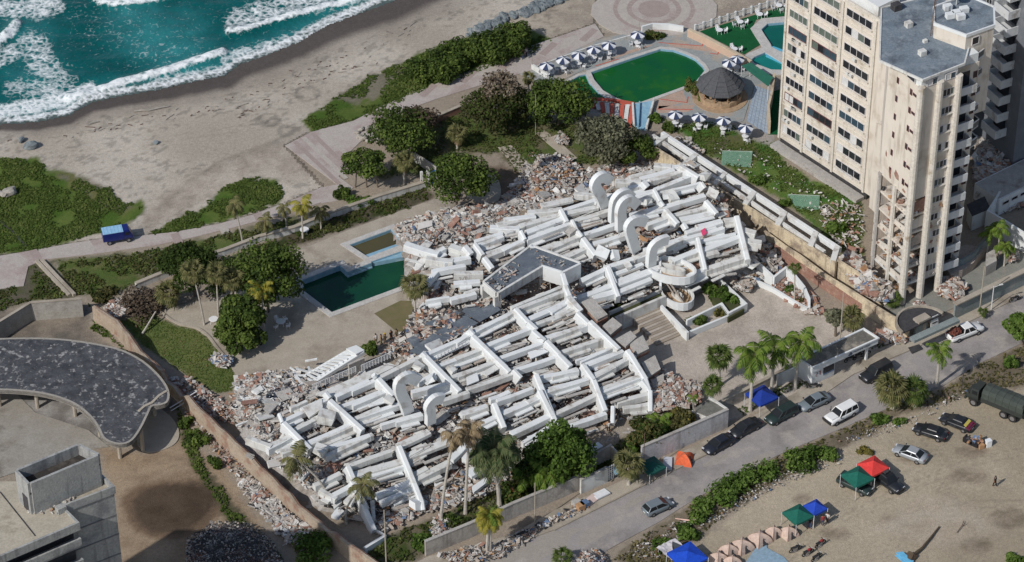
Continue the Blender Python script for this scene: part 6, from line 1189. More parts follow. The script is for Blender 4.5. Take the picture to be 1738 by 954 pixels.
def window(parent, p, rz, w, h, n=4, fm=None, kinds=None, sill=True):
    fm = fm or fr_m; key = (w, h, n, fm.name)
    if key not in WM: WM[key] = window_mesh(w, h, n, fm); SM[key] = sill_mesh(w, creaml)
    o = inst('window', WM[key], parent, Vector(p)-parent.location, (0,0, rz))
    ks = kinds or rng.choices([glassd, glassb, glassg, curt], [.5,.2,.12,.18], k=n)
    for i in range(n):
        k2 = (w/n, h, ks[i].name)
        if k2 not in PM: PM[k2] = pane_mesh(w/n, h, ks[i])
        inst('pane', PM[k2], o, (-w/2+(i+.5)*w/n, 0,0))
    if sill: inst('sill', SM[key], o)
    return o
P1, P3 = G(1529,514), G(1590,492); TU = (P3-P1).normalized(); TV = Vector((-TU.y, TU.x, 0)); UL = (P3-P1).length; TA = math.atan2(TU.y, TU.x)
HTW = HT((1529,514),134); T = lambda u, v, z=0.0: P1+TU*u+TV*v+Vector((0,0, z))
tw = thing('apartment_tower', 'tall beige apartment tower with a grey blue roof, its lower floors torn open', 'apartment tower', P1)
FH = 2.85; ZB = 3.0; nf = int((HTW-ZB)/FH); ZBR = ZB+5*FH
VL = 7.2
up = [(0,0),(UL, 0),(UL, 1.6),(UL+4.4,1.6),(UL+4.4,17),(6.2,16),(0, VL)]
upp = [T(u, v) for u, v in up]
mb = MB(); mb.prism([(p.x, p.y) for p in upp], ZBR, HTW-1.6); mb.build('upper_wall', cream, tw)
mb = MB(); ins = [T(u, v) for u, v in ((2.0,2.2),(UL-1.0,2.2),(UL-1,2.6),(UL+4.35,2.6),(UL+4.35,16.9),(6.6,15.9),(2.0, VL-.5))]; mb.prism([(p.x, p.y) for p in ins], 0, ZBR-.01); mb.build('inner_wall', M('interior_wall', lin((176,162,146)), lin((140,126,114)), scale=.8, rough=.95, c3=lin((104,112,116)), s3=.5), tw)
mb = MB(); mb.prism([(p.x, p.y) for p in [T(u, v) for u, v in ((0,1.61),(UL+4.39,1.61),(UL+4.39,16.8),(UL, 16.8),(UL, 2.4))][1:]], ZB, ZBR-.02); mb.build('lower_wall', cream, tw)
for k in range(6):                       # torn open floors: slab edges, room debris, hanging wall scraps
    z = ZB+k*FH; mb = MB(); mb.prism([(p.x, p.y) for p in [T(u, v) for u, v in ((.05,.05),(UL-.05,.05),(UL-.05,2.5),(2.1,2.5),(2.1, VL-.1),(.05, VL-.1))]], z-.32, z); mb.build('floor_slab', cream if k else whited, tw)
    if k == 5: continue
    for v in (0.0,3.4, VL-.3): q = T(.12, v+.25, z); mb = MB(); mb.box((q.x, q.y, z),.5,.55, FH-.32, TA); mb.build('column', creaml, tw)
    mb = MB()
    for _ in range(26):
        q = T(rng.uniform(.2,1.8), rng.uniform(.4, VL-.4), z+.15); mb.cur = rng.choices(range(8), [.25,.15,.2,.14,.06,.12,.05,.03])[0]; mb.rock(q, rng.uniform(.3,.9), rng.uniform(.2,.7), rng.uniform(.15,.5), rng)
    for _ in range(22):
        q = T(rng.uniform(.3, UL-.4), rng.uniform(.1,1.6), z+.2); mb.cur = rng.choices(range(8), [.2,.2,.25,.25,.04,.04,.0,.02])[0]; mb.rock(q, rng.uniform(.3,.9), rng.uniform(.2,.7), rng.uniform(.2,.8), rng)
    mb.build('room_debris', RUB, tw)['kind'] = 'stuff'
    for v0, v1 in ((.6,3.3),(3.9, VL-.4)):
        if rng.random() < .75: h = rng.uniform(.5,1.1); q0, q1 = T(.15, v0, z+h), T(.15, v1-rng.uniform(0,1), z+h*rng.uniform(.5,1)); mb = MB(); mb.beam(q0, q1,.14, h*.9); mb.build('parapet_remnant', rng.choice([cream, whited, creaml]), tw)
    q0, q1 = T(UL*.52,.12, z+FH-.32), T(UL-.3,.12, z+FH-.32); mb = MB(); mb.beam(q0, q1,.2, FH*.22); mb.build('wall_panel', cream, tw); mb = MB(); mb.beam(q0-Vector((0,0, FH*.58)), q1-Vector((0,0, FH*.58+.0)),.2, FH*.31); mb.build('wall_panel', cream, tw)
    if True: window(tw, T(UL*.76,.06, z+.85), TA, 1.7,1.1,3, sill=False)
    if k >= 2: slab_q = [T(.6,.1, z+.4), T(UL*.42,.1, z+.5), T(UL*.42,.15, z+FH*.8), T(.7,.2, z+FH*rng.uniform(.4,.85))]; mb = MB(); mb.hexa([p-TV*.0 for p in slab_q], [p+TV*.18 for p in slab_q]); mb.build('cracked_panel', rng.choice([cream, brick, dustc]), tw)
for u in (0.0, UL*.5, UL): q = T(u, -.1); mb = MB(); mb.tube([(q.x, q.y, -.3),(q.x, q.y, HTW-1.2)], .52,10); mb.build('round_pillar', creaml, tw)
q = T(.0, VL-.2); mb = MB(); mb.tube([(q.x, q.y, 0),(q.x, q.y, ZBR)], .3,6); mb.build('pilotis_column', greyc, tw); q = T(.1,3.6); mb = MB(); mb.tube([(q.x, q.y, 0),(q.x, q.y, ZBR)], .32,6); mb.build('pilotis_column', creaml, tw)
# penthouse band, roof, upper roof
mb = MB(); mb.prism([(p.x, p.y) for p in [T(u, v) for u, v in ((.15,.15),(UL-.1,.15),(UL-.1,1.7),(UL+4.2,1.7),(UL+4.2,16.5),(6.3,15.6),(.15, VL))]], HTW-1.6, HTW-.2); mb.build('penthouse_wall', white, tw)
rp_ = [G(*p, HTW) for p in ((1566,136),(1493,103),(1496,14),(1584,-8),(1600,-8),(1650,60),(1637,108))]
mb = MB(); mb.prism([(p.x, p.y) for p in rp_], HTW-.2, HTW); mb.build('roof_deck', roofb, tw); mb = MB(); mb.wall([(p.x, p.y) for p in rp_], .2, HTW-.22, HTW+.12, True); mb.build('roof_rim', whited, tw)
for v in (1.6,4.6): window(tw, T(.0, v+.6, HTW-1.5), TA-math.pi/2,1.7,1.15,1, kinds=[glassd], sill=False)
for u in (UL*.3, UL*.78): window(tw, T(u, .0, HTW-1.5), TA, 1.6,1.0,2, kinds=[curt, glassb], sill=False)
HU = HTW+2.2; ru = [G(*p, HU) for p in ((1585,12),(1586,40),(1640,60),(1688,43),(1687,12),(1640,-8))]
mb = MB(); mb.prism([(p.x, p.y) for p in ru], ZBR+8, HU-.1); mb.build('upper_block', cream, tw); mb = MB(); c_ = sum(ru, Vector())/6; mb.prism([(c_+(p-c_)*.97)[:2] for p in ru], HU-.11, HU-.04); mb.build('upper_roof', roofb, tw); mb = MB(); mb.wall([(p.x, p.y) for p in ru], .22, HU-.3, HU+.15, True); mb.build('roof_rim', white, tw)
a, c = G(1646,85, HU-1.5), G(1660,80, HU-1.5); window(tw, ru[2].lerp(ru[3], .35)+Vector((0,0,-1.9))+Vector((ru[3]-ru[2]).normalized().cross(Vector((0,0,1))))*.05, math.atan2((ru[3]-ru[2]).y, (ru[3]-ru[2]).x),1.1,1.2,1, kinds=[glassd], sill=False)
for x, y, s in ((1542,45,1),(1565,93,1),(1521,16,1.3),(1570,72,.6)): q = G(x, y, HTW); mb = MB(); mb.box(q, .9*s, .8*s, .7*s, .5); mb.build('roof_unit', whited if s < 1.2 else darkr, tw)
for x, y in ((1612,30),(1622,26),(1630,32),(1608,16),(1636,20)): q = G(x, y, HU); mb = MB(); mb.box(q, 1.1,.8,.7,.3); mb.build('roof_unit', white, tw)
q = G(1623,8, HU); mb = MB(); mb.lathe([(.02,1.0),(.5,1.12),(.8,1.4)], 16,(q.x, q.y, q.z)); mb.tube([(q.x, q.y, q.z),(q.x, q.y, q.z+1.05)], .07,5); mb.build('satellite_dish', white, tw)
q = G(1582,60, HTW); mb = MB()
for dx, dy in ((-.25,-.2),(.25,-.2),(0,.25)): mb.tube([(q.x+dx, q.y+dy, q.z),(q.x+dx*.3, q.y+dy*.3, q.z+6.0)], .04,4)
for k in range(9): mb.tube([(q.x-.2, q.y-.15, q.z+.4+k*.6),(q.x+.2, q.y-.1, q.z+.7+k*.6)], .025,3)
mb.build('antenna_mast', rebar, tw)
for v, z, w_, h_ in ((2.9, ZBR+1.2,1.1,1.3),(4.6, ZBR+.4,.5,1.5),(1.2, ZBR+.2,.8,.5),(5.9, ZBR+3.2,.35,.9)):
    a = T(-.012, v, z); q_ = [a, a+TV*w_*.6, a+TV*w_+Vector((0,0, h_*.35)), a+TV*w_*.75+Vector((0,0, h_)), a+TV*w_*.1+Vector((0,0, h_*.6))]; mb = MB(); mb.add(q_+[x_-TU*.02 for x_ in q_], [(0,1,2,3,4),(9,8,7,6,5)]); mb.build('brick_patch', brick, tw)
# small windows of the narrow side, bay windows, balcony face
for k in range(5, nf):
    z = ZB+k*FH
    if z > HTW-3.0: break
    for v, w_ in ((4.9,.38),(1.9,.42),(1.05,.8)): window(tw, T(-.0, v, z+1.2+(0 if v > 1.2 else .25)), TA-math.pi/2, w_, .9 if v > 1.2 else .4,1, kinds=[glassd], sill=False, fm=fr_r)
    window(tw, T(UL*.76,.0, z+.8), TA, 1.7,1.15,3, sill=True)
wpar = M('white_balcony', lin((206,208,208)), lin((188,190,190)), scale=.9, rough=.8, c3=lin((150,146,140)), s3=.5, t3=(.58,.7))
for k in range(0, nf):
    z = ZB+k*FH
    if z > HTW-2.4: break
    u0, u1, v0, v1 = UL+.7, UL+3.2,1.6,.15; t_ = .12; jz = -.25 if k == 4 else 0
    fl = [T(u, v, z+jz) for u, v in ((u0, v0),(u0, v1),(u1, v1),(u1, v0))]; mb = MB(); mb.prism([(p.x, p.y) for p in fl], z-.16, z); o = mb.build('balcony_floor', wpar, tw)
    mb = MB(); mb.wall([T(u, v) for u, v in ((u0, v0-.05),(u0, v1),(u1, v1),(u1, v0-.05))], t_, z-.2+jz, z+1.0+jz); mb.build('balcony_parapet', wpar, tw)
    mb = MB(); mb.beam(T(u0+.2,1.57, z+2.3), T(u1-.2,1.57, z+2.3),.06,2.2); mb.build('balcony_opening', glassd, tw); window(tw, T(UL+3.9,1.6, z+.9), TA, .55,1.0,1, kinds=[glassd], sill=False, fm=fr_r)
for k in range(nf-5, nf+1):
    z = ZB+k*FH; u0 = UL+4.4; mb = MB(); qs = [T(u0,2.4), T(u0+2.2,3.2), T(u0+2.2,6.5), T(u0,6.5)]; mb.prism([(p.x, p.y) for p in qs], z-.2, z); mb.build('balcony_floor', wpar, tw)
    mb = MB(); mb.beam(qs[0]+Vector((0,0, z+1.05)), qs[1]+Vector((0,0, z+1.05)),.1,.14); mb.beam(qs[1]+Vector((0,0, z+1.05)), qs[2]+Vector((0,0, z+1.05)),.1,.14); mb.build('balcony_rail', steel, tw)
    mb = MB(); mb.beam(qs[0]+Vector((0,0, z+.9)), qs[1]+Vector((0,0, z+.9)),.04,.8); mb.beam(qs[1]+Vector((0,0, z+.9)), qs[2]+Vector((0,0, z+.9)),.04,.8); mb.build('glass_panel', glassb, tw)
# ---- the long left block
B0, B1 = G(1322,247), G(1464,340); LB_ = (B1-B0).length; LU = (B1-B0).normalized(); LV = Vector((-LU.y, LU.x, 0)); LA = math.atan2(LU.y, LU.x); HL = HT((1462,335),33)
lb = thing('apartment_block', 'long beige apartment block with three columns of ribbon windows left of the tower', 'apartment block', B0); Lf = lambda u, v, z=0.0: B0+LU*u+LV*v+Vector((0,0, z))
mb = MB(); mb.prism([(p.x, p.y) for p in [Lf(u, v) for u, v in ((0,0),(LB_+3,0),(LB_+3,12),(0,12))]], 1.5, HL); mb.build('wall', cream, lb)
mb = MB(); mb.prism([(p.x, p.y) for p in [Lf(u, v) for u, v in ((-.3,.5),(LB_+.2,.5),(LB_+.2,12),(-.3,12))]], -.2,1.5); mb.build('plinth', darkr, lb); mb = MB(); mb.beam(Lf(-.5,-.5,.55), Lf(LB_, -.5,.55),1.6,.8); mb.build('plinth_ledge', greyc, lb)
mb = MB(); mb.wall([Lf(0,.1), Lf(LB_+3,.1)], .25, HL, HL+.7); mb.build('roof_parapet', creaml, lb); mb = MB(); mb.prism([(p.x, p.y) for p in [Lf(u, v) for u, v in ((LB_*.62,1),(LB_*.95,1),(LB_*.95,5),(LB_*.62,5))]], HL, HL+1.6); mb.build('roof_shed', white, lb)
for u in (0.0, LB_*.27, LB_*.63, LB_): mb = MB(); q = Lf(u, -.06); mb.box((q.x, q.y, 1.45),.35,.3, HL-1.2, LA); mb.build('pilaster', creaml, lb)
for k in range(0,11):
    z = 2.1+k*2.8
    if z > HL-1.8: break
    for (u0, u1, dz) in ((.03,.25,0),(.3,.6,-.0),(.66,.965,0)):
        w = (u1-u0)*LB_*.93; n = 4; blown = (k <= 2 and u0 > .28) or (k == 4 and .2 < u0 < .5)
        ks = rng.choices([glassd, curt, glassb], [.6,.25,.15], k=n) if blown else ([rng.choice([glassd, glassd, glassb, glassg])]*n if rng.random() < .6 else rng.choices([glassd, glassb, glassg, curt], [.5,.25,.1,.15], k=n))
        window(lb, Lf((u0+u1)/2*LB_, -.04, z+.75), LA, round(w, 2),1.3, n, kinds=ks, fm=fr_r if (k % 4 == 2 and u0 < .6) else fr_m)
    mb = MB(); mb.beam(Lf(0,-.02, z-.1), Lf(LB_, -.02, z-.1),.09,.1); mb.build('floor_line', creaml, lb)
for _ in range(16):
    u, k = rng.choice((.12,.43,.8))+rng.uniform(-.06,.06), rng.randrange(1,10); q = Lf(u*LB_, -.28,2.1+k*2.8+.12); mb = MB(); mb.box(q, .7,.4,.45, LA); mb.build('air_conditioner', whited, lb)
for (u, k) in ((.78,0),(.4,0),(.8,2),(.45,5)):
    z = 2.1+k*2.8; mb = MB(); a, c = Lf((u-.1)*LB_, -.5, z+1.3), Lf((u+.1)*LB_, -.35, z+.6); mb.beam(a, c, .07,.07); mb.beam(a+Vector((0,0,-.6)), c+Vector((0,0,.5)),.07,.07); mb.build('hanging_frame', steel, lb)
# ---- the grey tower at the right edge, in the beige tower's shade
ftc = G(1716,300); ft = thing('grey_tower', 'dark grey tower with white balconies cut off by the right edge', 'apartment tower', ftc); gm = M('grey_tower_render', lin((112,116,122)), lin((98,102,108)), scale=.6, rough=.9, c3=lin((130,132,136)), s3=.3)
F = lambda u, v, z=0.0: ftc+TU*u+TV*v+Vector((0,0, z)); mb = MB(); mb.prism([(p.x, p.y) for p in [F(u, v) for u, v in ((0,0),(14,0),(14,18),(0,18))]], -.2,40); mb.build('wall', gm, ft)
for k in range(12):
    z = 6+k*2.85; mb = MB(); mb.prism([(p.x, p.y) for p in [F(u, v) for u, v in ((-1.9,2.2),(.0,2.2),(.0,5.4),(-1.9,5.4))]], z-.2, z); mb.build('balcony_floor', wpar, ft); mb = MB(); mb.wall([F(u, v) for u, v in ((0,2.2),(-1.9,2.2),(-1.9,5.4),(0,5.4))], .14, z-.25, z+1.1); mb.build('balcony_parapet', wpar, ft)
    window(ft, F(0,9, z+.6), TA-math.pi/2,1.2,1.2,2, kinds=[glassd, glassd]); window(ft, F(3,0, z+.6), TA, 1.6,1.2,2); mb = MB(); mb.beam(F(-.03,2.6, z+2.2), F(-.03,5, z+2.2),.05,2.1); mb.build('balcony_opening', glassd, ft)
gb = thing('grey_block', 'grey block with white glazed balconies behind the tower roof at the top edge', 'apartment block', G(1690,110)); q = G(1690,110); mb = MB(); mb.box((q.x+2, q.y+6,0),9,9,36, TA); mb.build('wall', gm, gb)
for k in range(12): z = 3+k*2.85; p_ = q+Vector((2,6,0))-TU*4.5; window(gb, p_+Vector((0,0, z)), TA-math.pi/2,1.6,1.3,2); window(gb, q+Vector((2,6, z))-TV*4.5, TA, 3.0,1.5,3)
# ---- lower ruins and white buildings right of the tower
pile('dark rubble of the fallen block between the beige tower and the grey tower', [(1662,190),(1700,190),(1712,240),(1712,310),(1690,330),(1658,330),(1655,260)], dome(1685,265,60,100,2.2),900,.2,1.1, dust=(120,108,102), ns=90)
wallthing('plot_wall', 'white plot wall zigzagging beside the tower planter at the right edge', [(1672,388),(1700,404),(1790,462)], .3,3.2, white); wallthing('plot_wall', 'short white wall closing the yard beyond the tower', [(1672,388),(1690,360),(1694,352)], .3,2.8, white)
lw = thing('low_white_building', 'low white building with a row of dark slot windows at the right edge', 'building', G(1692,365)); a, c = G(1694,366), G(1790,318); d = (c-a).normalized(); nrm = Vector((-d.y, d.x, 0)); mb = MB(); mb.prism([(p.x, p.y) for p in (a, c, c+nrm*5, a+nrm*5)], 0,2.7); mb.build('wall', white, lw); mb = MB(); mb.prism([(p.x, p.y) for p in (a+nrm*.3, c+nrm*.3, c+nrm*4.8, a+nrm*4.8)], 2.71,2.74); mb.build('roof', greyc, lw)
for i in range(5): window(lw, a+d*(1.2+i*1.7)-nrm*.03+Vector((0,0,1.5)), math.atan2(d.y, d.x),1.2,.6,1, kinds=[glassd], sill=False)
sb = thing('white_shed', 'small white flat roofed shed between the tower balconies and the plot wall', 'shed', G(1655,392)); mb = MB(); mb.prism([(p.x, p.y) for p in poly_px([(1648,392),(1676,380),(1668,362),(1640,374)])], 0,2.6); mb.build('wall', whited, sb); mb = MB(); mb.prism([(p.x, p.y) for p in poly_px([(1647,393),(1678,380),(1668,360),(1638,374)])], 2.605,2.75); mb.build('roof', darkr, sb)
pile('rubble and broken slabs banked against the torn corner of the tower', [(1425,440),(1440,425),(1462,440),(1480,470),(1520,490),(1528,512),(1497,510),(1455,485)], dome(1480,478,60,48,2.6),900,.25,1.3, w=[.3,.2,.22,.16,.02,.06,.02,.02], dust=(166,148,134), pw=1.6, ns=30)
pile('pinkish rubble heap on the forecourt right of the tower pillars', [(1590,470),(1625,468),(1642,485),(1628,508),(1604,506),(1590,494)], dome(1615,488,32,26,1.0),420,.15,.7, w=[.2,.14,.3,.32,0,.04,0,0], dust=(160,138,128)); pile('rubble strewn in the tower garden at the foot of the torn corner', [(1390,350),(1430,340),(1464,350),(1464,430),(1430,420),(1400,390)], lambda x, y: .15+0*np.asarray(x),190,.12,.55, w=[.3,.15,.25,.2,.02,.08,0,0], base=False, ns=30)
pile('brick rubble beside the guard canopy under the tower', [(1552,508),(1570,516),(1582,530),(1570,536),(1556,524)], lambda x, y: .2+0*np.asarray(x),160,.15,.6, w=[.2,.1,.25,.4,0,.05,0,0], base=False); pile('rubble by the corner of the cream wall and the gatehouse', [(1468,572),(1500,560),(1530,566),(1540,580),(1500,580),(1480,582)], lambda x, y: .25+0*np.asarray(x),220,.15,.8, w=[.4,.1,.25,.2,0,.05,0,0], base=False); pile('small pinkish rubble heap at the yard gate by the palms', [(1706,428),(1728,424),(1732,440),(1712,446)], lambda x, y: .3+0*np.asarray(x),160,.15,.5, w=[.2,.1,.3,.4,0,0,0,0], base=False)
# ---- curved pavilion
pv = thing('curved_pavilion', 'open pavilion with a curving kidney shaped roof of flaking black felt', 'pavilion', G(150,720)); ZP = 4.3
ol = [(-150,590),(-60,578),(0,574),(50,573),(90,574),(124,577),(169,584),(209,594),(243,612),(268,634),(283,654),(288,670),(284,683),(270,688),(258,690),(251,704),(239,728),(225,747),(209,754),(190,752),(174,743),(164,723),(149,704),(124,685),(89,672),(50,665),(0,662),(-60,664),(-150,690)]
def smooth_loop(pts, k=3):
    out = []; n = len(pts)
    for i in range(n):
        p0, p1, p2, p3 = [Vector(pts[(i+j) % n]) for j in (-1,0,1,2)]
        for s in range(k): t = s/k; q = .5*((2*p1)+(p2-p0)*t+(2*p0-5*p1+4*p2-p3)*t*t+(3*p1-p0-3*p2+p3)*t**3); out.append((q.x, q.y))
    return out
olp = [G(*p, ZP) for p in smooth_loop(ol)]; olx = [(p.x, p.y) for p in olp]
felt = M('flaking_felt', lin((46,48,53)), lin((88,89,93)), scale=.8, rough=.9, bump=.5, c3=lin((150,149,147)), s3=1.5, t3=(.56,.66), fine=3.5, detail=10)
mb = MB(); mb.prism(olx, ZP-.55, ZP-.03); mb.build('roof_slab', greyc, pv); cc_ = sum(olp, Vector())/len(olp)
mb = MB(); P_ = olx; a_ = sum(P_[i][0]*P_[(i+1) % len(P_)][1]-P_[(i+1) % len(P_)][0]*P_[i][1] for i in range(len(P_))); mb.wall(olx, .3, ZP-.6, ZP+.015, True, side=-1 if a_ > 0 else 1); mb.build('roof_edge', M('pale_roof_edge', lin((160,155,146)), lin((138,133,125)), scale=1.5, rough=.9, bump=.3), pv)
mb = MB(); mb.prism(olx, ZP-.028, ZP-.01, bottom=False); mb.build('roof_felt', felt, pv)
mb = MB(); mb.wall([G(*p, ZP) for p in ((236,698),(245,690),(258,684),(270,672),(283,664))], .35, ZP-.02, ZP+.12); mb.build('roof_ridge', conc, pv)
for x, y in ((204,777),(243,765),(264,706),(128,706),(64,692),(0,690),(170,740),(100,640),(20,630),(200,660)): q = G(x, y); mb = MB(); mb.tube([(q.x, q.y, -.2),(q.x, q.y, ZP-.5)], .26,8); mb.build('column', conc, pv)
mb = MB(); mb.prism([(p.x, p.y) for p in poly_px(smooth_loop([(250,690),(280,700),(300,722),(304,742),(292,758),(262,768),(244,766),(232,745)]))], -.3,.12); mb.build('floor_disc', conc, pv)
mb = MB(); mb.prism([(p.x, p.y) for p in poly_px([(-150,640),(0,640),(60,700),(150,730),(185,758),(100,770),(30,800),(-150,860)], .1)], -.3,.1); mb.build('floor_slab', M('stained_floor', lin((152,148,140)), lin((136,130,120)), scale=.4, rough=.9, c3=lin((92,84,74)), s3=.16, t3=(.56,.72), fine=5), pv)
mb = MB(); mb.beam(G(288,692,1.2), G(334,664,1.8),.12,.08); mb.beam(G(290,697,1.0), G(332,672,1.4),.1,.08); tag(mb.build('loose_rails', steel), 'two pale loose rails leaning from the wall to the curved pavilion roof', 'rails', kind='stuff')
# ---- unfinished concrete block, bottom left
uc = M('cast_concrete', lin((164,164,160)), lin((148,149,147)), scale=.6, rough=.9, bump=.2, c3=lin((122,124,126)), s3=.3, t3=(.52,.7), fine=4, streak=(lin((112,112,112)),1.4)); ucr = M('dusty_roof', lin((176,168,152)), lin((158,150,134)), scale=.5, rough=.95, c3=lin((136,124,108)), s3=.25, fine=5)
ub = G(220,1190); ZU = HT((220,1190),829); un = thing('unfinished_building', 'bare grey unfinished concrete building with an open roof tank, bottom left corner', 'building', ub)
rf = [(193,829),(109,861),(132,884),(-60,966),(-200,900),(-200,810),(28,812),(168,806)]; RF = [G(*p, ZU) for p in rf]
def shr(P, k): c = sum(P, Vector())/len(P); return [c+(p-c)*k for p in P]
mb = MB(); mb.prism([(p.x, p.y) for p in [RF[0], RF[1], RF[1]+(RF[7]-RF[0])*1.0, RF[7]]], 0, ZU-.75); mb.build('stair_core', uc, un); mb = MB(); back = [RF[i] for i in (7,1,2,3,4,5,6)]; mb.prism([(p.x, p.y) for p in (RF[7], RF[1]+(RF[2]-RF[1])*0, RF[6]+(RF[3]-RF[2])*.0, RF[6])], 0, ZU-.8); mb.build('core_wall', uc, un)
fr2 = [RF[1]+(RF[7]-RF[0])*.6, RF[1], RF[2]-(RF[2]-RF[1])*.5, RF[3]-(RF[2]-RF[1])*.5, RF[4], RF[5], RF[6]]; mb = MB(); mb.prism([(p.x, p.y) for p in fr2], 0, ZU-.8); mb.build('back_wall', darkr, un)
mb = MB(); mb.prism([(p.x, p.y) for p in RF], ZU-.8, ZU-.45); mb.build('roof_slab', ucr, un)
for k in range(1,11): z = ZU-.45-3.1*k; mb = MB(); mb.prism([(p.x, p.y) for p in [RF[1], RF[2], RF[3], RF[4], RF[5], RF[6]]], z-.3, z); mb.build('floor_slab', uc, un); mb = MB(); mb.wall([RF[1].lerp(RF[2], .9), RF[2].lerp(RF[3], .0), RF[2].lerp(RF[3], .9)], .2, z, z+1.0); mb.build('floor_parapet', uc, un)
for k in range(1,11): z = ZU-.8-2.9*k; a, c = RF[1], RF[0]; n_ = Vector(((c-a).y, -(c-a).x, 0)).normalized(); mb = MB(); mb.beam(a+n_*.02+Vector((0,0, z-ZU)), c+n_*.02+Vector((0,0, z-ZU)),.1,.14); mb.build('pour_line', M('pour_joint', lin((120,120,120)), lin((104,104,106)), scale=1, rough=.9), un)
mb = MB(); mb.wall([RF[7], RF[0], RF[1]], .25, ZU-.7, ZU+.35); mb.build('roof_parapet', uc, un); mb = MB(); mb.wall([RF[1]-AX*1.0, RF[1], RF[2], RF[3]], .25, ZU-1.3, ZU-.2); mb.build('roof_parapet', uc, un)
tb = [G(*p, ZU+4.0) for p in ((49,821),(168,771),(133,754),(27,798))]; fb = [Vector((p.x, p.y, 0)) for p in tb]
for i, j in ((0,1),(1,2),(2,3),(3,0)): mb = MB(); mb.wall([fb[i].lerp(fb[j], .02), fb[i].lerp(fb[j], .98 if (i, j) != (3,0) else .98)], .3, ZU-.45, ZU+4.0+.002*i); mb.build('tank_wall', uc, un)
mb = MB(); mb.prism([(p.x, p.y) for p in fb], ZU+2.4, ZU+2.6); mb.build('tank_bed', M('black_tank_bed', lin((62,58,54)), lin((48,46,44)), scale=1, rough=.95, bump=.4, c3=lin((90,84,78)), s3=.4), un)
q = fb[3].lerp(fb[0], .62); dq = (fb[0]-fb[3]).normalized(); nq = Vector((dq.y, -dq.x, 0)); mb = MB(); mb.beam(q-dq*.55+nq*.16+Vector((0,0, ZU+1.7)), q+dq*.55+nq*.16+Vector((0,0, ZU+1.7)),.06,2.1); mb.beam(q-dq*.55-nq*.16+Vector((0,0, ZU+1.7)), q+dq*.55-nq*.16+Vector((0,0, ZU+1.7)),.06,2.1); mb.build('doorway', darkr, un)
mb = MB(); q = G(104,868, ZU-.45); mb.box(q, 1.0,.8,.75, AANG); mb.build('roof_block', uc, un); mb = MB(); a, c = G(0,835, ZU-.45), G(60,910, ZU-.45); mb.beam(a+Vector((0,0,.05)), c+Vector((0,0,.05)),.12,.1); mb.build('roof_crack_edge', darkr, un)
mb = MB(); q = G(70,866, ZU-.45)
for _ in range(40): mb.cur = pickm(); mb.rock(q+Vector((rr.uniform(-1.4,1.4), rr.uniform(-.7,.7), rr.uniform(0,.2))), rr.uniform(.15,.4), rr.uniform(.1,.3),.15, rr)
for _ in range(24): mb.cur = pickm(); mb.rock(G(106,852, ZU-.45)+Vector((rr.uniform(-1.6,1.6), rr.uniform(-.5,.5), rr.uniform(0,.3))), rr.uniform(.15,.5), rr.uniform(.1,.3),.25, rr)
mb.build('roof_scraps', RUB, un)['kind'] = 'stuff'
pile('dark gravel heap beside the unfinished building', [(318,912),(365,884),(420,886),(458,912),(486,960),(480,1000),(310,1000)], dome(400,960,120,90,2.6),3600,.1,.26, w=[0,.2,.1,0,.7,0,.0,0], dust=(86,84,86), pw=1.2)
# ================================================================ VEHICLES
tyre = M('tyre_rubber', (.018,.018,.018),(.03,.028,.026), scale=6, rough=.9, local=True); rim = M('alloy_rim', (.35,.35,.36),(.28,.28,.29), scale=6, rough=.35, metal=.6, local=True); carglass = M('car_glass', (.012,.014,.016),(.02,.022,.024), scale=1, rough=.28, spec=.3, local=True); lampw = M('headlamp', (.55,.56,.58), rough=.15, local=True); lampr = M('tail_lamp', (.3,.02,.02), rough=.2, local=True); trim = M('black_trim', (.02,.02,.02),(.03,.03,.03), scale=4, rough=.6, local=True); platem = M('number_plate', (.6,.6,.55), rough=.5, local=True)
def paint(name, c, metal=.0): return M('paint_'+name, lin(c), tuple(v*.9 for v in lin(c)), scale=1.5, rough=.4, coat=.3, metal=metal, local=True, c3=tuple(v*.75+.05 for v in lin(c)), s3=.9, t3=(.58,.75))
def loft(st):
    """stations (x, half width, z low, z high) lofted with rounded shoulders"""
    mb = MB(); vs = []; n = 8
    for x, w, zl, zh in st: h = zh-zl; vs += [(x, -w*.86, zl),(x, -w, zl+h*.3),(x, -w*.985, zl+h*.72),(x, -w*.88, zh),(x, w*.88, zh),(x, w*.985, zl+h*.72),(x, w, zl+h*.3),(x, w*.86, zl)]
    fs = [(i*n+k, (i+1)*n+k, (i+1)*n+(k+1) % n, i*n+(k+1) % n) for i in range(len(st)-1) for k in range(n)]
    fs += [tuple(range(n)), tuple(range((len(st)-1)*n, len(st)*n))[::-1]]; return mb.add(vs, [f[::-1] for f in fs])
def wheel(t, x, y, r=.33, w=.22, kind='wheel'):
    mb = MB(); n = 14; s = 1 if y > 0 else -1
    vs = [(x+q*math.cos(2*math.pi*k/n), y+o*s, r+q*math.sin(2*math.pi*k/n)) for q, o in ((r*.6, -w/2),(r, -w/2+.02),(r, w/2-.02),(r*.62, w/2)) for k in range(n)]
    fs = [(i*n+k, i*n+(k+1) % n, (i+1)*n+(k+1) % n, (i+1)*n+k) for i in range(3) for k in range(n)]+[tuple(range(n))]; mb.add(vs, fs if s < 0 else [f[::-1] for f in fs]); o = mb.build(kind, tyre, t)
    m2 = MB(); m2.add([(x+r*.6*math.cos(2*math.pi*k/n), y+(w/2-.03)*s, r+r*.6*math.sin(2*math.pi*k/n)) for k in range(n)], [tuple(range(n))]); m2.build('rim', rim, o)
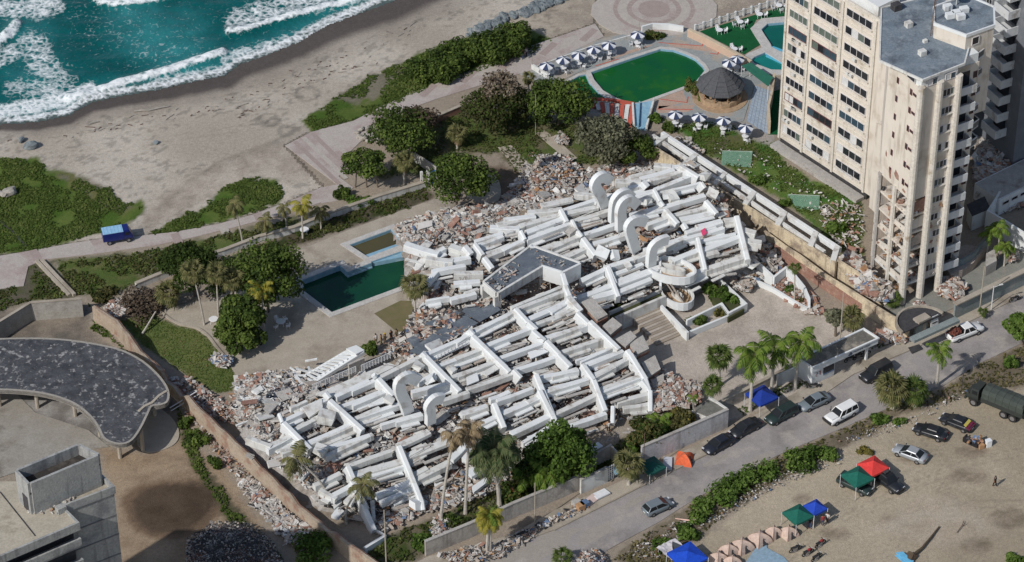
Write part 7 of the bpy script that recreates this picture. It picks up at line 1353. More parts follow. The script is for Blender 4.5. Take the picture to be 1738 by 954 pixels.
STY = {  # length, half width, body stations, cabin (x0 base, x0 top, x1 top, x1 base), belt, roof
 'sedan': (4.5,.87, [(-2.25,.74,.34,.86),(-2.1,.84,.24,.95),(-1.3,.87,.2,.97),(0,.88,.2,.93),(1.1,.87,.2,.9),(1.9,.83,.22,.76),(2.25,.7,.3,.6)], (-1.75,-1.0,.25,1.15),.92,1.43),
 'hatch': (4.0,.85, [(-2.0,.76,.34,.9),(-1.9,.83,.24,.98),(-1,.86,.2,.96),(.2,.86,.2,.92),(1.1,.84,.2,.88),(1.7,.8,.22,.76),(2.0,.68,.3,.6)], (-1.95,-1.5,.35,1.2),.92,1.5),
 'wagon': (4.6,.88, [(-2.3,.8,.36,.95),(-2.2,.86,.28,1.0),(-1,.88,.24,1.0),(.4,.88,.24,.98),(1.2,.87,.24,.95),(1.95,.84,.26,.84),(2.3,.74,.34,.68)], (-2.25,-2.0,.35,1.15),.98,1.6),
 'suv': (4.7,.92, [(-2.35,.86,.42,1.08),(-2.25,.91,.34,1.12),(-1,.92,.3,1.1),(.5,.92,.3,1.08),(1.2,.91,.3,1.04),(2.1,.88,.32,.98),(2.35,.8,.42,.84)], (-2.32,-2.15,.4,1.0),1.08,1.78),
 'pickup': (5.2,.92, [(-2.6,.86,.46,1.0),(-2.5,.91,.36,1.02),(-.6,.92,.34,1.02),(.5,.92,.34,1.06),(1.3,.91,.34,1.04),(2.3,.88,.36,.95),(2.6,.8,.46,.8)], (-.75,-.55,.75,1.35),1.04,1.74)}
def car(label, front, rear, sty, pm, group=None, roofm=None, wr=.33, name='parked_car', cat='car', z=.06, extra=None):
    f, r_ = G(*front), G(*rear); c = (f+r_)/2; d = f-r_; L, hw, st, cb, belt, rz_ = STY[sty]; t = thing(name, label, cat, (c.x, c.y, z), group, math.atan2(d.y, d.x)); sv = t.location.copy(); t.location = (0,0,0)
    loft(st).build('body', pm, t, True)
    x0, x1, x2, x3 = cb; w0, w1 = hw*.9, hw*.72; gb_ = MB(); q = [(x0, -w0, belt),(x3, -w0, belt),(x3, w0, belt),(x0, w0, belt)]; u = [(x1, -w1, rz_-.05),(x2, -w1, rz_-.05),(x2, w1, rz_-.05),(x1, w1, rz_-.05)]
    mid = lambda a, b, k: tuple(a[i]+(b[i]-a[i])*k for i in range(3))
    for nm, idx in (('windscreen', (1,2)),('rear_window', (3,0)),('side_window', (0,1)),('side_window', (2,3))):
        a, b_ = idx; m = MB(); m.add([q[a], q[b_], u[b_], u[a]], [(0,1,2,3)]); m.build(nm, carglass, t)
    m = MB(); e = [(x1-.04, -w1-.02, rz_-.06),(x2+.04, -w1-.02, rz_-.06),(x2+.04, w1+.02, rz_-.06),(x1-.04, w1+.02, rz_-.06)]; k_ = [((x-(x1+x2)/2)*.92+(x1+x2)/2, y*.88, rz_+.02) for x, y, _ in e]; m.hexa(e, k_); m.build('roof', roofm or pm, t)
    m = MB()
    for s in (0,1,2,3): m.beam(q[s], u[s], .09,.07)
    for s in (-1,1):
        for fx in ((.42,) if sty in ('sedan', 'hatch', 'pickup') else (.33,.66)): a = (x0+(x3-x0)*fx+.1, s*(w0+.012), belt); b_ = (x1+(x2-x1)*fx+.02, s*(w1+.012), rz_-.05); m.beam(a, b_, .09,.03, up=(0, s, 0))
    m.build('pillars', pm, t)
    for y in (-hw*.62, hw*.62):
        m = MB(); m.box((L/2-.1, y, .58 if sty not in ('suv', 'pickup') else .75),.16,.34,.15); m.build('headlight', lampw, t); m = MB(); m.box((-L/2+.06, y*1.12,.68 if sty not in ('suv', 'pickup') else .82),.12,.24,.2); m.build('tail_light', lampr, t)
        m = MB(); m.box((x3-.12,(hw+.1)*(1 if y > 0 else -1), belt),.12,.18,.12); m.build('mirror', trim, t)
    m = MB(); m.box((L/2-.02,0,.36),.1, hw*1.5,.18); m.build('bumper', trim if sty in ('suv',) else pm, t); m = MB(); m.box((-L/2+.0,0,.4),.1, hw*1.5,.18); m.build('bumper', trim if sty in ('suv',) else pm, t); m = MB(); m.box((-L/2-.05,0,.55),.03,.45,.13); m.build('number_plate', platem, t)
    for x in (-L*.3, L*.31):
        for y in (-hw+.08, hw-.08): wheel(t, x, y, wr)
    if extra: extra(t, L, hw, belt, rz_)
    t.location = sv; return t
blk, wht, slv, dgr, nvy = paint('black', (36,38,42)), paint('white', (226,226,224)), paint('silver', (164,168,172),.3), paint('dark_green', (40,54,52)), paint('blue_grey', (122,132,138),.2); navyp = paint('near_black_blue', (34,38,48))
ST = 'vehicles parked along the street'
def jeep_extra(t, L, hw, belt, rz_):
    m = MB(); m.box((1.5,0,1.09),1.2,1.2,.05); m.build('bonnet_rib', wht, t); m = MB(); m.box((2.42,0,.55),.12,1.6,.35); m.build('grille', trim, t); m = MB(); m.tube([(1.0,-.85,1.0),(1.0,-.85,1.9)], .05,5); m.build('snorkel', trim, t)
    for s in (-1,1): m = MB(); m.box((-.1, s*.9,.28),2.2,.16,.08); m.build('side_step', trim, t)
def pickup_extra(t, L, hw, belt, rz_):
    m = MB(); m.box((-1.6,0,1.03),1.75,1.55,.02); m.build('bed_floor', trim, t)
    for s in (-1,1): m = MB(); m.box((-1.62, s*.82,1.0),1.9,.09,.2); m.build('bed_side', wht, t)
    m = MB(); rnd = random.Random(3)
    for _ in range(46): m.rock((-1.6+rnd.uniform(-.7,.7), rnd.uniform(-.55,.55),1.15+rnd.random()*.55),.4,.25,.2, rnd)
    for _ in range(14): a = Vector((-1.6+rnd.uniform(-.6,.6), rnd.uniform(-.5,.5),1.3)); m.tube([a, a+Vector((rnd.uniform(-.6,.6), rnd.uniform(-.6,.6), rnd.uniform(.2,.6)))], .03,4)
    m.build('scrap_load', M('rusty_scrap', lin((120,66,52)), lin((88,56,50)), scale=6, rough=.9, local=True), t)['kind'] = 'stuff'
def flag_extra(t, L, hw, belt, rz_):
    m = MB(); m.hexa([(-2.24,-.8,.62),(-1.72,-.8,.95),(-1.72,.8,.95),(-2.24,.8,.62)], [(-2.26,-.78,.9),(-1.7,-.8,1.02),(-1.7,.8,1.02),(-2.26,.78,.9)]); m.build('maroon_boot', paint('maroon', (112,34,62)), t); m = MB(); m.hexa([(-1.62,-.72,1.02),(-1.3,-.7,1.24),(-1.3,.7,1.24),(-1.62,.72,1.02)], [(-1.66,-.72,1.06),(-1.34,-.7,1.28),(-1.34,.7,1.28),(-1.66,.72,1.06)]); m.build('yellow_cloth', M('yellow_cloth', lin((206,190,96)), lin((190,174,84)), scale=3, rough=.9, local=True), t)
def rack_extra(t, L, hw, belt, rz_):
    m = MB()
    for s in (-1,1): m.box((-.5, s*.55, rz_+.06),1.6,.05,.06)
    for x in (-1.2,-.5,.2): m.box((x, 0, rz_+.07),.05,1.2,.05)
    m.build('roof_rack', trim, t); m = MB(); m.box((-.5,0, rz_+.12),.8,.7,.16); m.build('roof_luggage', darkr, t)
car('white boxy four wheel drive car driving down the street', (1404,722),(1449,698), 'suv', wht, name='moving_car', extra=jeep_extra, wr=.38)
car('long black car pulling out by the big fan palm', (1465,650),(1507,628), 'suv', blk, ST); car('silver grey sedan parked nearest the gatehouse', (1361,697),(1402,679), 'sedan', nvy, ST); car('dark green estate car parked behind the silver grey sedan', (1304,721),(1347,699), 'wagon', dgr, ST)
car('black sedan parked below the pump room, upper of the pair', (1244,743),(1285,722), 'sedan', blk, ST); car('black saloon parked with its nose toward the orange tent', (1199,771),(1240,749), 'sedan', navyp, ST); car('blue grey hatchback stopped on the street near the rubbish bank', (1137,857),(1096,875), 'hatch', nvy, ST)
car('white pickup loaded with rusty scrap on the street below the tower', (1658,562),(1616,578), 'pickup', wht, ST, name='pickup_truck', cat='pickup', extra=pickup_extra, wr=.36)
LT = 'cars parked on the dirt lot'
car('silver sedan parked alone in the middle of the dirt lot', (1522,767),(1566,784), 'sedan', slv, LT, z=0); car('black sedan on the dirt lot between the silver one and the truck', (1556,731),(1601,746), 'sedan', blk, LT, z=0); car('black sedan with a maroon boot and a yellow cloth beside the truck', (1602,714),(1644,731), 'sedan', blk, LT, z=0, extra=flag_extra)
car('dark green car under the green pop-up tent beside the red one', (1471,838),(1430,819), 'wagon', dgr, LT, z=0); car('black off road car with a roof rack under the red pop-up tent', (1521,834),(1490,812), 'suv', blk, LT, z=0, extra=rack_extra, wr=.36)
def blue_truck():
    f, r_ = G(219,406), G(183,412); c = (f+r_)/2; d = f-r_; t = thing('delivery_truck', 'small blue box truck with a pale roof on the promenade', 'truck', (c.x, c.y, .08), None, math.atan2(d.y, d.x)); sv = t.location.copy(); t.location = (0,0,0); bp = paint('deep_blue', (22,36,104))
    m = MB(); m.box((-.7,0,.7),2.9,1.75,1.25); m.build('cargo_box', bp, t); m = MB(); m.box((-.7,0,1.955),2.84,1.68,.08)
    for k in range(6): m.box((-1.9+k*.48,0,2.035),.08,1.6,.03)
    m.build('box_roof', M('pale_blue_roof', lin((150,190,214)), lin((130,172,204)), scale=2, rough=.5, local=True), t); loft([(.75,.82,.5,2.1),(1.5,.84,.45,2.1),(1.85,.8,.45,1.3),(2.05,.72,.5,1.0)]).build('cab', bp, t)
    m = MB(); m.add([(1.58,-.66,1.95),(1.58,.66,1.95),(1.86,.66,1.32),(1.86,-.66,1.32)], [(0,1,2,3)]); m.build('windscreen', carglass, t)
    for s in (-1,1): m = MB(); m.box((1.2, s*.83,1.3),.5,.04,.5); m.build('side_window', carglass, t); m = MB(); m.box((2.05, s*.5,.7),.08,.25,.18); m.build('headlight', lampw, t)
    m = MB(); m.box((0,0,.45),3.6,.8,.25); m.build('chassis', trim, t)
    for x in (-1.3,1.35):
        for y in (-.75,.75): wheel(t, x, y, .36)
    t.location = sv
blue_truck()
def army_truck():
    f, r_ = G(1645,676), G(1742,716); d = (f-r_).normalized(); c = f-d*4.1; t = thing('military_truck', 'dark olive military truck with a ribbed canvas cover at the right edge', 'truck', (c.x, c.y, 0), None, math.atan2(d.y, d.x)); sv = t.location.copy(); t.location = (0,0,0); ol_ = M('olive_paint', lin((52,56,52)), lin((44,48,46)), scale=1.5, rough=.7, local=True); cv = M('olive_canvas', lin((70,76,70)), lin((58,64,60)), scale=1.2, rough=.95, bump=.2, local=True)
    m = MB(); m.box((0,0,.85),8.0,1.0,.35); m.build('chassis', trim, t); loft([(2.4,1.1,.9,2.75),(3.4,1.12,.85,2.75),(3.75,1.1,.85,2.0),(4.1,1.05,.9,1.9)]).build('cab', ol_, t); m = MB(); m.add([(3.44,-.95,2.68),(3.44,.95,2.68),(3.76,.95,2.02),(3.76,-.95,2.02)], [(0,1,2,3)]); m.build('windscreen', carglass, t)
    for s in (-1,1): m = MB(); m.box((2.95, s*1.12,1.95),.7,.04,.55); m.build('side_window', carglass, t); m = MB(); m.box((4.12, s*.75,1.2),.08,.3,.25); m.build('headlight', lampw, t); m = MB(); m.tube([(3.7, s*1.2,1.9),(3.75, s*1.45,2.7)], .05,4); m.build('mirror', trim, t)
    m = MB(); m.box((4.2,0,.7),.25,2.2,.35); m.build('bumper', ol_, t); m = MB(); m.box((-1.0,0,1.2),6.0,2.3,.75); m.build('cargo_bed', ol_, t)
    n = 6; L0, L1 = -3.95,1.95
    for k in range(n):
        x0 = L0+(L1-L0)*k/n; x1 = L0+(L1-L0)*(k+1)/n-.03; prof_ = [(-1.17,1.9),(-1.15,2.7),(-.85,3.15),(0,3.3),(.85,3.15),(1.15,2.7),(1.17,1.9)]; vs = [(x0, y, z) for y, z in prof_]+[((x0+x1)/2, y*.985, z-.05) for y, z in prof_]+[(x1, y, z) for y, z in prof_]; m = MB(); m.add(vs, [(j*7+i, j*7+i+1,(j+1)*7+i+1,(j+1)*7+i) for j in range(2) for i in range(6)]); m.build('canvas_section', cv, t)
    m = MB(); m.box((-3.85,0,1.9),.05,2.2,1.25); m.build('rear_opening', trim, t)
    for x in (3.0,-1.3,-2.6):
        for y in (-1.0,1.0): wheel(t, x, y, .56,.34)
    t.location = sv
army_truck()
def motorbike(label, px, ang, pm, group, first=[None]):
    p = G(*px)
    if first[0]:
        t = dup(first[0], label, (p.x, p.y, .06), ang); t['group'] = group
        for ch in t.children:
            if ch.name.startswith('fuel_tank'): ch.data = ch.data.copy(); ch.data.materials[0] = pm
        return t
    t = thing('motorcycle', label, 'motorcycle', (0,0,0), group); first[0] = t
    for x in (-.65,.65):
        m = MB(); n = 14; vs = [(x+q*math.cos(2*math.pi*k/n), y, .3+q*math.sin(2*math.pi*k/n)) for q, y in ((.2,-.06),(.3,-.04),(.3,.04),(.2,.06)) for k in range(n)]; m.add(vs, [(i*n+k, i*n+(k+1) % n, ((i+1) % 4)*n+(k+1) % n, ((i+1) % 4)*n+k) for i in range(4) for k in range(n)]); m.build('wheel', tyre, t)
    m = MB(); m.tube([(.65,0,.3),(.45,0,.85),(.1,0,.6),(-.2,0,.4),(-.65,0,.3)], .05,6); m.build('frame', trim, t); m = MB(); m.box((0,0,.3),.45,.3,.3); m.build('engine', rim, t); loft([(-.05,.1,.6,.78),(.15,.16,.6,.88),(.4,.1,.68,.85)]).build('fuel_tank', pm, t); m = MB(); m.box((-.4,0,.68),.65,.26,.1); m.build('seat', trim, t)
    m = MB(); m.tube([(.38,-.35,.95),(.45,0,.9),(.38,.35,.95)], .03,5); m.build('handlebar', trim, t); m = MB(); m.box((.55,0,.75),.1,.16,.16); m.build('headlight', lampw, t); m = MB(); m.tube([(-.1,-.18,.25),(-.8,-.2,.35)], .05,5); m.build('exhaust', rim, t)
    t.location = (p.x, p.y, .06); t.rotation_euler = (0,0, ang); return t
rdp = paint('red', (140,36,40))
for px, a, pm, w in (((1350,936),.5, blk, 'leftmost of the group on the lot'),((1392,927),.7, rdp, 'red one of the group on the lot'),((1371,942),.6, rdp, 'middle of the group on the lot'),((1386,950),.7, blk, 'nearest the bottom edge on the lot'),((1443,614),.4, blk, 'left one under the gatehouse roof'),((1456,609),.5, blk, 'middle one under the gatehouse roof'),((1467,604),.4, blk, 'right one under the gatehouse roof'),((1381,660),.1, blk, 'by the kerb below the gatehouse'),((1545,581),.3, blk, 'at the corner of the tower gate'),((886,912),.5, blk, 'among the junk at the street wall'),((1722,512),.4, blk, 'lying on the street by the right edge')):
    motorbike('parked motorcycle, '+w, px, a, pm, 'motorcycles')
# ================================================================ TENTS, SHELTERS
def cloth(name, c, k=.88): return M(name, lin(c), tuple(v*k for v in lin(c)), scale=1.2, rough=.85, bump=.1, fine=3)
def popup(label, px, c, s=2.9, rz=None, zb=2.1, zt=2.95, mname='x', val=True):
    p = G(*px); t = thing('popup_tent', label, 'canopy tent', p); a0 = (AANG if rz is None else rz); cs = [p+Vector((math.cos(a0+math.pi/4+k*math.pi/2), math.sin(a0+math.pi/4+k*math.pi/2),0))*s*.707 for k in range(4)]; m_ = cloth(mname, c)
    for k in range(4):
        a, b_ = cs[k], cs[(k+1) % 4]; A, B_, T_ = a+Vector((0,0, zb)), b_+Vector((0,0, zb)), p+Vector((0,0, zt)); md = (A+B_)/2+Vector((0,0,-.03)); q = (A+T_)/2+Vector((0,0,-.07)); q2 = (B_+T_)/2+Vector((0,0,-.07)); mb = MB(); mb.add([A, md, B_, q2, T_, q, A-Vector((0,0,.28)), md-Vector((0,0,.28)), B_-Vector((0,0,.28))], [(0,1,5),(1,2,3),(1,3,5),(5,3,4),(0,6,7,1),(1,7,8,2)]); mb.build('canopy_panel', m_, t)
        mb = MB(); mb.tube([a, a+Vector((0,0, zb))], .04,5); mb.build('leg', steel, t)
    return t
popup('blue pop-up tent among the royal palm trunks', (1292,692),(24,54,140),3.1, mname='blue_canopy'); popup('red pop-up tent over the off road car', (1480,812),(206,60,56),2.9, mname='red_canopy'); popup('green pop-up tent touching the red one', (1454,830),(20,92,78),3.0, mname='green_canopy'); popup('green pop-up tent beside the dome tents', (1353,894),(18,92,72),2.8, mname='green_canopy'); popup('small blue pop-up tent touching the green one by the dome tents', (1382,882),(30,66,168),2.2, mname='blue_canopy2')
popup('dark green canopy sagging beside the pavement fan palm', (1106,806),(22,78,70),2.6, zb=1.6, zt=2.3, mname='dark_green_canopy'); popup('bright blue canopy at the bottom edge beside the grey tarp', (1166,962),(22,72,186),3.6, zb=1.9, zt=2.6, mname='bright_blue_canopy')
dome_m = cloth('beige_nylon', (190,168,154),.92); orn = cloth('orange_nylon', (214,100,62),.9)
def dome_tent(label, px, m_, s=2.1, h=1.35, rz=.5, group=None, name='dome_tent'):
    p = G(*px); t = thing(name, label, 'tent', p, group); n = 6; C4 = [Vector((math.cos(rz+k*math.pi/2), math.sin(rz+k*math.pi/2),0))*s*.72 for k in range(4)]
    def pt(k, u, v):      # u along base edge, v up to apex
        e = C4[k].lerp(C4[(k+1) % 4], u)*(1+.10*math.sin(math.pi*u)*0); rr_ = 1-v**1.6; z = h*math.sin(v*math.pi/2)*(1-.12*math.sin(math.pi*u)*(1-v)); return p+e*rr_*(1-.10*math.sin(math.pi*u)*math.sin(math.pi*v))+Vector((0,0, z))
    for k in range(4):
        mb = MB(); vs = [pt(k, i/n, j/n) for j in range(n+1) for i in range(n+1)]; mb.add(vs, [(j*(n+1)+i, j*(n+1)+i+1,(j+1)*(n+1)+i+1,(j+1)*(n+1)+i) for j in range(n) for i in range(n)]); mb.build('tent_panel', m_, t)
        mb = MB(); mb.tube([pt(k, 0, j/8)+Vector((0,0,.015)) for j in range(9)], .022,4); mb.build('tent_pole', M('tent_seam', lin((150,120,104)), rough=.8), t)
    mb = MB(); c = pt(3,.5,.25); o = (C4[3]+C4[0])/2; o = o.normalized(); mb.add([pt(3,.3,.02)+o*.03, pt(3,.7,.02)+o*.03, pt(3,.62,.42)+o*.03, pt(3,.5,.55)+o*.03, pt(3,.38,.42)+o*.03], [(0,1,2,3,4)]); mb.build('doorway', darkr, t); return t
DT = 'beige dome tents in a row'
for px, s, w in (((1338,908),1.9, 'rightmost, tucked under the green pop-up tent'),((1313,908),1.7, 'second from the right, small'),((1289,918),2.3, 'with its dark doorway open'),((1259,930),2.3, 'middle of the row'),((1237,938),1.9, 'second from the left with a grey patch'),((1219,952),2.0, 'leftmost at the bottom edge'),((1243,958),1.8, 'lowest, in front of the row')): dome_tent('beige dome tent '+w, px, dome_m, s, 1.3,-.15, DT)
dome_tent('orange tent on the pavement by the whitewashed wall', (1161,783), orn, 2.2,1.35, AANG)
gt_ = thing('tarp_shelter', 'grey and black tarp shelter beside the bright blue canopy', 'shelter', G(1140,945)); rs = np.random.RandomState(5)
Q = [G(*p, z) for p, z in (((1114,930),1.5),((1146,914),1.9),((1170,936),1.6),((1140,952),1.3))]; mb = MB(); n = 8; vs = []
for j in range(n+1):
    for i in range(n+1): u, v = i/n, j/n; q = (Q[0]*(1-u)+Q[1]*u)*(1-v)+(Q[3]*(1-u)+Q[2]*u)*v; vs.append(q+Vector((0,0, rs.rand()*.22-.35*math.sin(math.pi*u)*math.sin(math.pi*v))))
mb.add(vs, [(j*(n+1)+i, j*(n+1)+i+1,(j+1)*(n+1)+i+1,(j+1)*(n+1)+i) for j in range(n) for i in range(n)]); mb.build('pale_tarp', cloth('pale_tarp', (186,182,184)), gt_); mb = MB(); mb.add([Q[1].lerp(Q[3], .15)+Vector((-.3,0,.1)), Q[2].lerp(Q[1], .3)+Vector((0,0,.12)), Q[2].lerp(Q[3], .4)+Vector((0,0,.12)), Q[1].lerp(Q[3], .6)+Vector((0,0,.08)), Q[1].lerp(Q[3], .4)+Vector((-.2,.1,-.05))], [(0,1,4),(1,2,4),(2,3,4),(3,0,4)]); mb.build('dark_tarp', cloth('dark_tarp', (62,66,72)), gt_)
for q in Q: mb = MB(); mb.tube([(q.x, q.y, 0), q], .04,4); mb.build('pole', woodm, gt_)
sheet('ground_tarp', [(1262,960),(1278,936),(1290,922),(1300,918),(1302,930),(1330,945),(1345,962),(1300,990),(1260,990)], .1, cloth('blue_grey_tarp', (136,160,176)))
# ================================================================ PEOPLE
skinm = M('skin', lin((150,108,84)), lin((140,98,76)), scale=5, rough=.6, local=True); hairm = M('dark_hair', (.02,.016,.014),(.03,.024,.02), scale=8, rough=.7, local=True)
def person(label, px, ang, shirt, trou, stride=.12, arm=.15, hat=None, bend=0.0, group=None, z=.06, zoff=0):
    p = G(*px, zoff); t = thing('person', label, 'person', (p.x, p.y, p.z+z), group, ang); sv = t.location.copy(); t.location = (0,0,0)
    sd = lambda s, f: Vector((f, s, 0)); hip = .92; J = {'pel': Vector((0,0, hip)), 'spi': Vector((bend*.25,0,1.15)), 'che': Vector((bend*.6,0,1.36)), 'nek': Vector((bend*.8,0,1.5)), 'hea': Vector((bend*.95+.02,0,1.62)), 'top': Vector((bend*.98+.02,0,1.72))}
    E = [('pel', 'spi'),('spi', 'che'),('che', 'nek'),('nek', 'hea'),('hea', 'top')]; RD = {'pel': .13, 'spi': .115, 'che': .14, 'nek': .055, 'hea': .095, 'top': .06}
    for s, nm in ((1, 'l'),(-1, 'r')):
        f = stride*s; J['hip'+nm] = Vector((0,.09*s, hip-.06)); J['kne'+nm] = Vector((f*.6+.03,.1*s, .48)); J['ank'+nm] = Vector((f, .1*s, .08)); J['toe'+nm] = Vector((f+.17,.11*s, .04)); J['sho'+nm] = J['che']+Vector((0,.19*s, .04)); J['elb'+nm] = J['che']+Vector((-f*arm*2+.02,.25*s, -.25)); J['wri'+nm] = J['che']+Vector((-f*arm*3+.1,.25*s, -.48)); J['han'+nm] = J['wri'+nm]+Vector((.04,0,-.1))
        RD.update({'hip'+nm: .095, 'kne'+nm: .06, 'ank'+nm: .042, 'toe'+nm: .035, 'sho'+nm: .062, 'elb'+nm: .043, 'wri'+nm: .03, 'han'+nm: .028}); E += [('pel', 'hip'+nm),('hip'+nm, 'kne'+nm),('kne'+nm, 'ank'+nm),('ank'+nm, 'toe'+nm),('che', 'sho'+nm),('sho'+nm, 'elb'+nm),('elb'+nm, 'wri'+nm),('wri'+nm, 'han'+nm)]
    keys = list(J); me = bpy.data.meshes.new('body'); me.from_pydata([J[k] for k in keys], [(keys.index(a), keys.index(b_)) for a, b_ in E], []); o = bpy.data.objects.new('body', me); C.objects.link(o); o.parent = t; me.materials.append(skinm); sk_ = o.modifiers.new('skin', 'SKIN'); sub = o.modifiers.new('smooth', 'SUBSURF'); sub.levels = sub.render_levels = 1; sk_.use_smooth_shade = True
    for i, k in enumerate(keys): me.skin_vertices[0].data[i].radius = (RD[k], RD[k])
    me.skin_vertices[0].data[0].use_root = True
    m = MB(); m.tube([J['pel']+Vector((0,0,-.04)), J['spi'], J['che'], J['che']+Vector((0,0,.1))], [.165,.15,.19,.12], 10)
    for nm in 'lr': m.tube([J['sho'+nm], J['sho'+nm].lerp(J['elb'+nm], .75)], [.085,.068], 7)
    m.build('shirt', shirt, t); m = MB(); m.tube([J['pel']+Vector((0,0,-.12)), J['pel']+Vector((0,0,.06))], [.16,.165], 10)
    for nm in 'lr': m.tube([J['hip'+nm], J['kne'+nm], J['ank'+nm]], [.115,.082,.062], 7)
    m.build('trousers', trou, t); m = MB(); h = J['hea']; m.lathe([(.09,.0),(.112,.06),(.09,.12),(.03,.145)], 10,(h.x-.015, h.y, h.z-.02)); m.build('hat' if hat else 'hair', hat or hairm, t)
    for nm in 'lr':
        for k in range(5): w_ = J['han'+nm]; m = MB(); m.tube([w_+Vector((.02*(k-2),0,0)), w_+Vector((.024*(k-2)+.015,0,-.05-.012*(2-abs(k-2)))), w_+Vector((.024*(k-2)+.03,0,-.08-.012*(2-abs(k-2))))], [.009,.008,.006], 4); m.build('finger', skinm, t)
    t.location = sv; return t
def cl_(n, c): return M('cloth_'+n, lin(c), tuple(v*.85 for v in lin(c)), scale=6, rough=.9, local=True)
khk, blkc, redc, whc, jean, orc = cl_('khaki', (130,118,92)), cl_('black', (34,32,36)), cl_('red', (140,50,54)), cl_('white', (206,204,200)), cl_('denim', (62,74,100)), cl_('orange', (206,92,50)); hely = cl_('yellow_helmet', (206,170,60))
person('person in black walking alone across the dirt lot', (1688,826),2.6, blkc, blkc, .2); person('person in a red top standing at the gatehouse corner', (1411,637),-1.0, redc, blkc, .05, z=.2); person('person in dark clothes walking on the promenade by the sea grape bushes', (888,100),.6, blkc, jean, .2); person('person in white with dark trousers beside the promenade walker', (893,97),.6, whc, blkc, .15)
RS = 'rescuers standing behind the wreck'
for i, (px, s_, h_) in enumerate((((638,584), whc, None),((647,585), khk, None),((653,583), khk, hely),((664,578), blkc, None),((673,576), khk, None))): person(('rescuer in a white top, leftmost behind the wreck', 'rescuer in khaki, second from left behind the wreck', 'rescuer with a yellow helmet behind the wreck', 'rescuer in black behind the wreck', 'rescuer in khaki, rightmost behind the wreck')[i], px, rng.uniform(-2,0), s_, khk if i != 3 else blkc, .06, hat=h_, group=RS)
person('worker in orange among the plants by the street wall', (867,845),.4, orc, orc, .15, bend=.3); person('person in white on the concrete strip in front of the wreck', (1033,733),2.0, whc, blkc, .1); person('person seen at the pop-up tents, in blue jeans', (1396,892),-1.5, redc, jean, .06); person('person in white by the small blue pop-up tent', (1404,888),-2.2, whc, blkc, .06); person('person in black under the green pop-up tent by the domes', (1374,897),-1.8, blkc, jean, .06)
# ================================================================ STREET OBJECTS
def pole(label, base, top, r=.09, arm=None, m=None, name='utility_pole', cat='pole'):
    b_ = G(*base); h = HT(base, top); t = thing(name, label, cat, b_); mb = MB(); mb.tube([b_, b_+Vector((0,0, h))], [r, r*.7], 7); mb.build('shaft', m or conc, t)
    if arm: mb = MB(); e = b_+Vector((0,0, h-.2)); mb.tube([e, e+Vector((arm[0], arm[1], .3))], .04,5); mb.build('arm', m or steel, t); mb = MB(); mb.box(e+Vector((arm[0], arm[1], .2)),.5,.2,.12, math.atan2(arm[1], arm[0])); mb.build('lamp_head', whited, t)
    return t
pole('tall thin utility pole at the bottom edge by the broken white rail', (656,968),866,.1); pole('thin utility pole in front of the grey street wall', (908,889),820,.09); pole('thin rusty pole beside the dark green canopy', (1092,806),735,.06, m=rebar); pole('pole standing in the courtyard by the grey leaved tree', (1425,585),496,.1); pole('utility pole on the pavement before the tower gate wall, left', (1662,532),452,.09); pole('lamp post with a short arm before the tower gate wall', (1682,528),486,.08,(1.0,.3), steel, 'street_lamp', 'street lamp'); pole('pole beside the small palm near the pump room', (1178,728),690,.07); pole('dark post on the verge beside the military truck', (1632,662),634,.06, m=darkr)
pole('terrace lamp post by the clipped hedge', (1085,56),34,.05, name='lamp_post', cat='lamp post'); pole('terrace lamp post at the landward corner', (903,118),96,.05, name='lamp_post', cat='lamp post'); pole('tall thin grey mast among the garden trees', (909,230),160,.05)
def boxprop(name, label, cat, px, size, m, rz=.4, z=.0, extra=None, group=None):
    p = G(*px); t = thing(name, label, cat, (p.x, p.y, z), group); mb = MB(); mb.box((p.x, p.y, z), *size, rz); mb.build('body', m, t)
    if extra: extra(t, p)
    return t
card = M('cardboard', lin((178,140,104)), lin((160,124,90)), scale=3, rough=.9)
def sofa_x(t, p):
    d = Vector((math.cos(2.5), math.sin(2.5),0)); n = Vector((-d.y, d.x, 0))
    mb = MB(); mb.beam(p-d*1.0+n*.4+Vector((0,0,.9)), p+d*1.0+n*.4+Vector((0,0,.9)),.25,.9); mb.build('backrest', blkc, t)
    for s in (-1,1): q = p+d*s*1.05; mb = MB(); mb.beam(q-n*.45+Vector((0,0,.65)), q+n*.45+Vector((0,0,.65)),.2,.65); mb.build('armrest', blkc, t)
boxprop('sofa', 'black sofa piled with belongings on the dirt lot', 'sofa', (1650,752),(2.0,.8,.42), blkc, 2.5, extra=sofa_x)
mb = MB(); 
for _ in range(26): mb.cur = rr.choice([0,4,5,6,3]); mb.rock(G(1655,748,.7)+Vector((rr.uniform(-.9,.9), rr.uniform(-.5,.5), rr.uniform(0,.4))),.4,.3,.2, rr)
tag(mb.build('belongings', RUB), 'heap of clothes and bags on and behind the black sofa', 'belongings', kind='stuff')
def flaps(t, p):
    for s in (-1,1): mb = MB(); mb.box((p.x+s*.3, p.y, .61+.01*s),.12,.5,.02,.4); mb.build('flap', card, t)
boxprop('cardboard_box', 'brown cardboard box beside the black sofa', 'box', (1665,760),(.7,.6,.6), card, extra=flaps)
def cool(t, p): mb = MB(); mb.box((p.x, p.y, .9),.72,.62,.1,.4); mb.build('lid', wcan, t)
boxprop('cooler', 'white upright cooler beside the cardboard box on the lot', 'cooler', (1677,757),(.7,.6,.9), wpl, extra=cool)
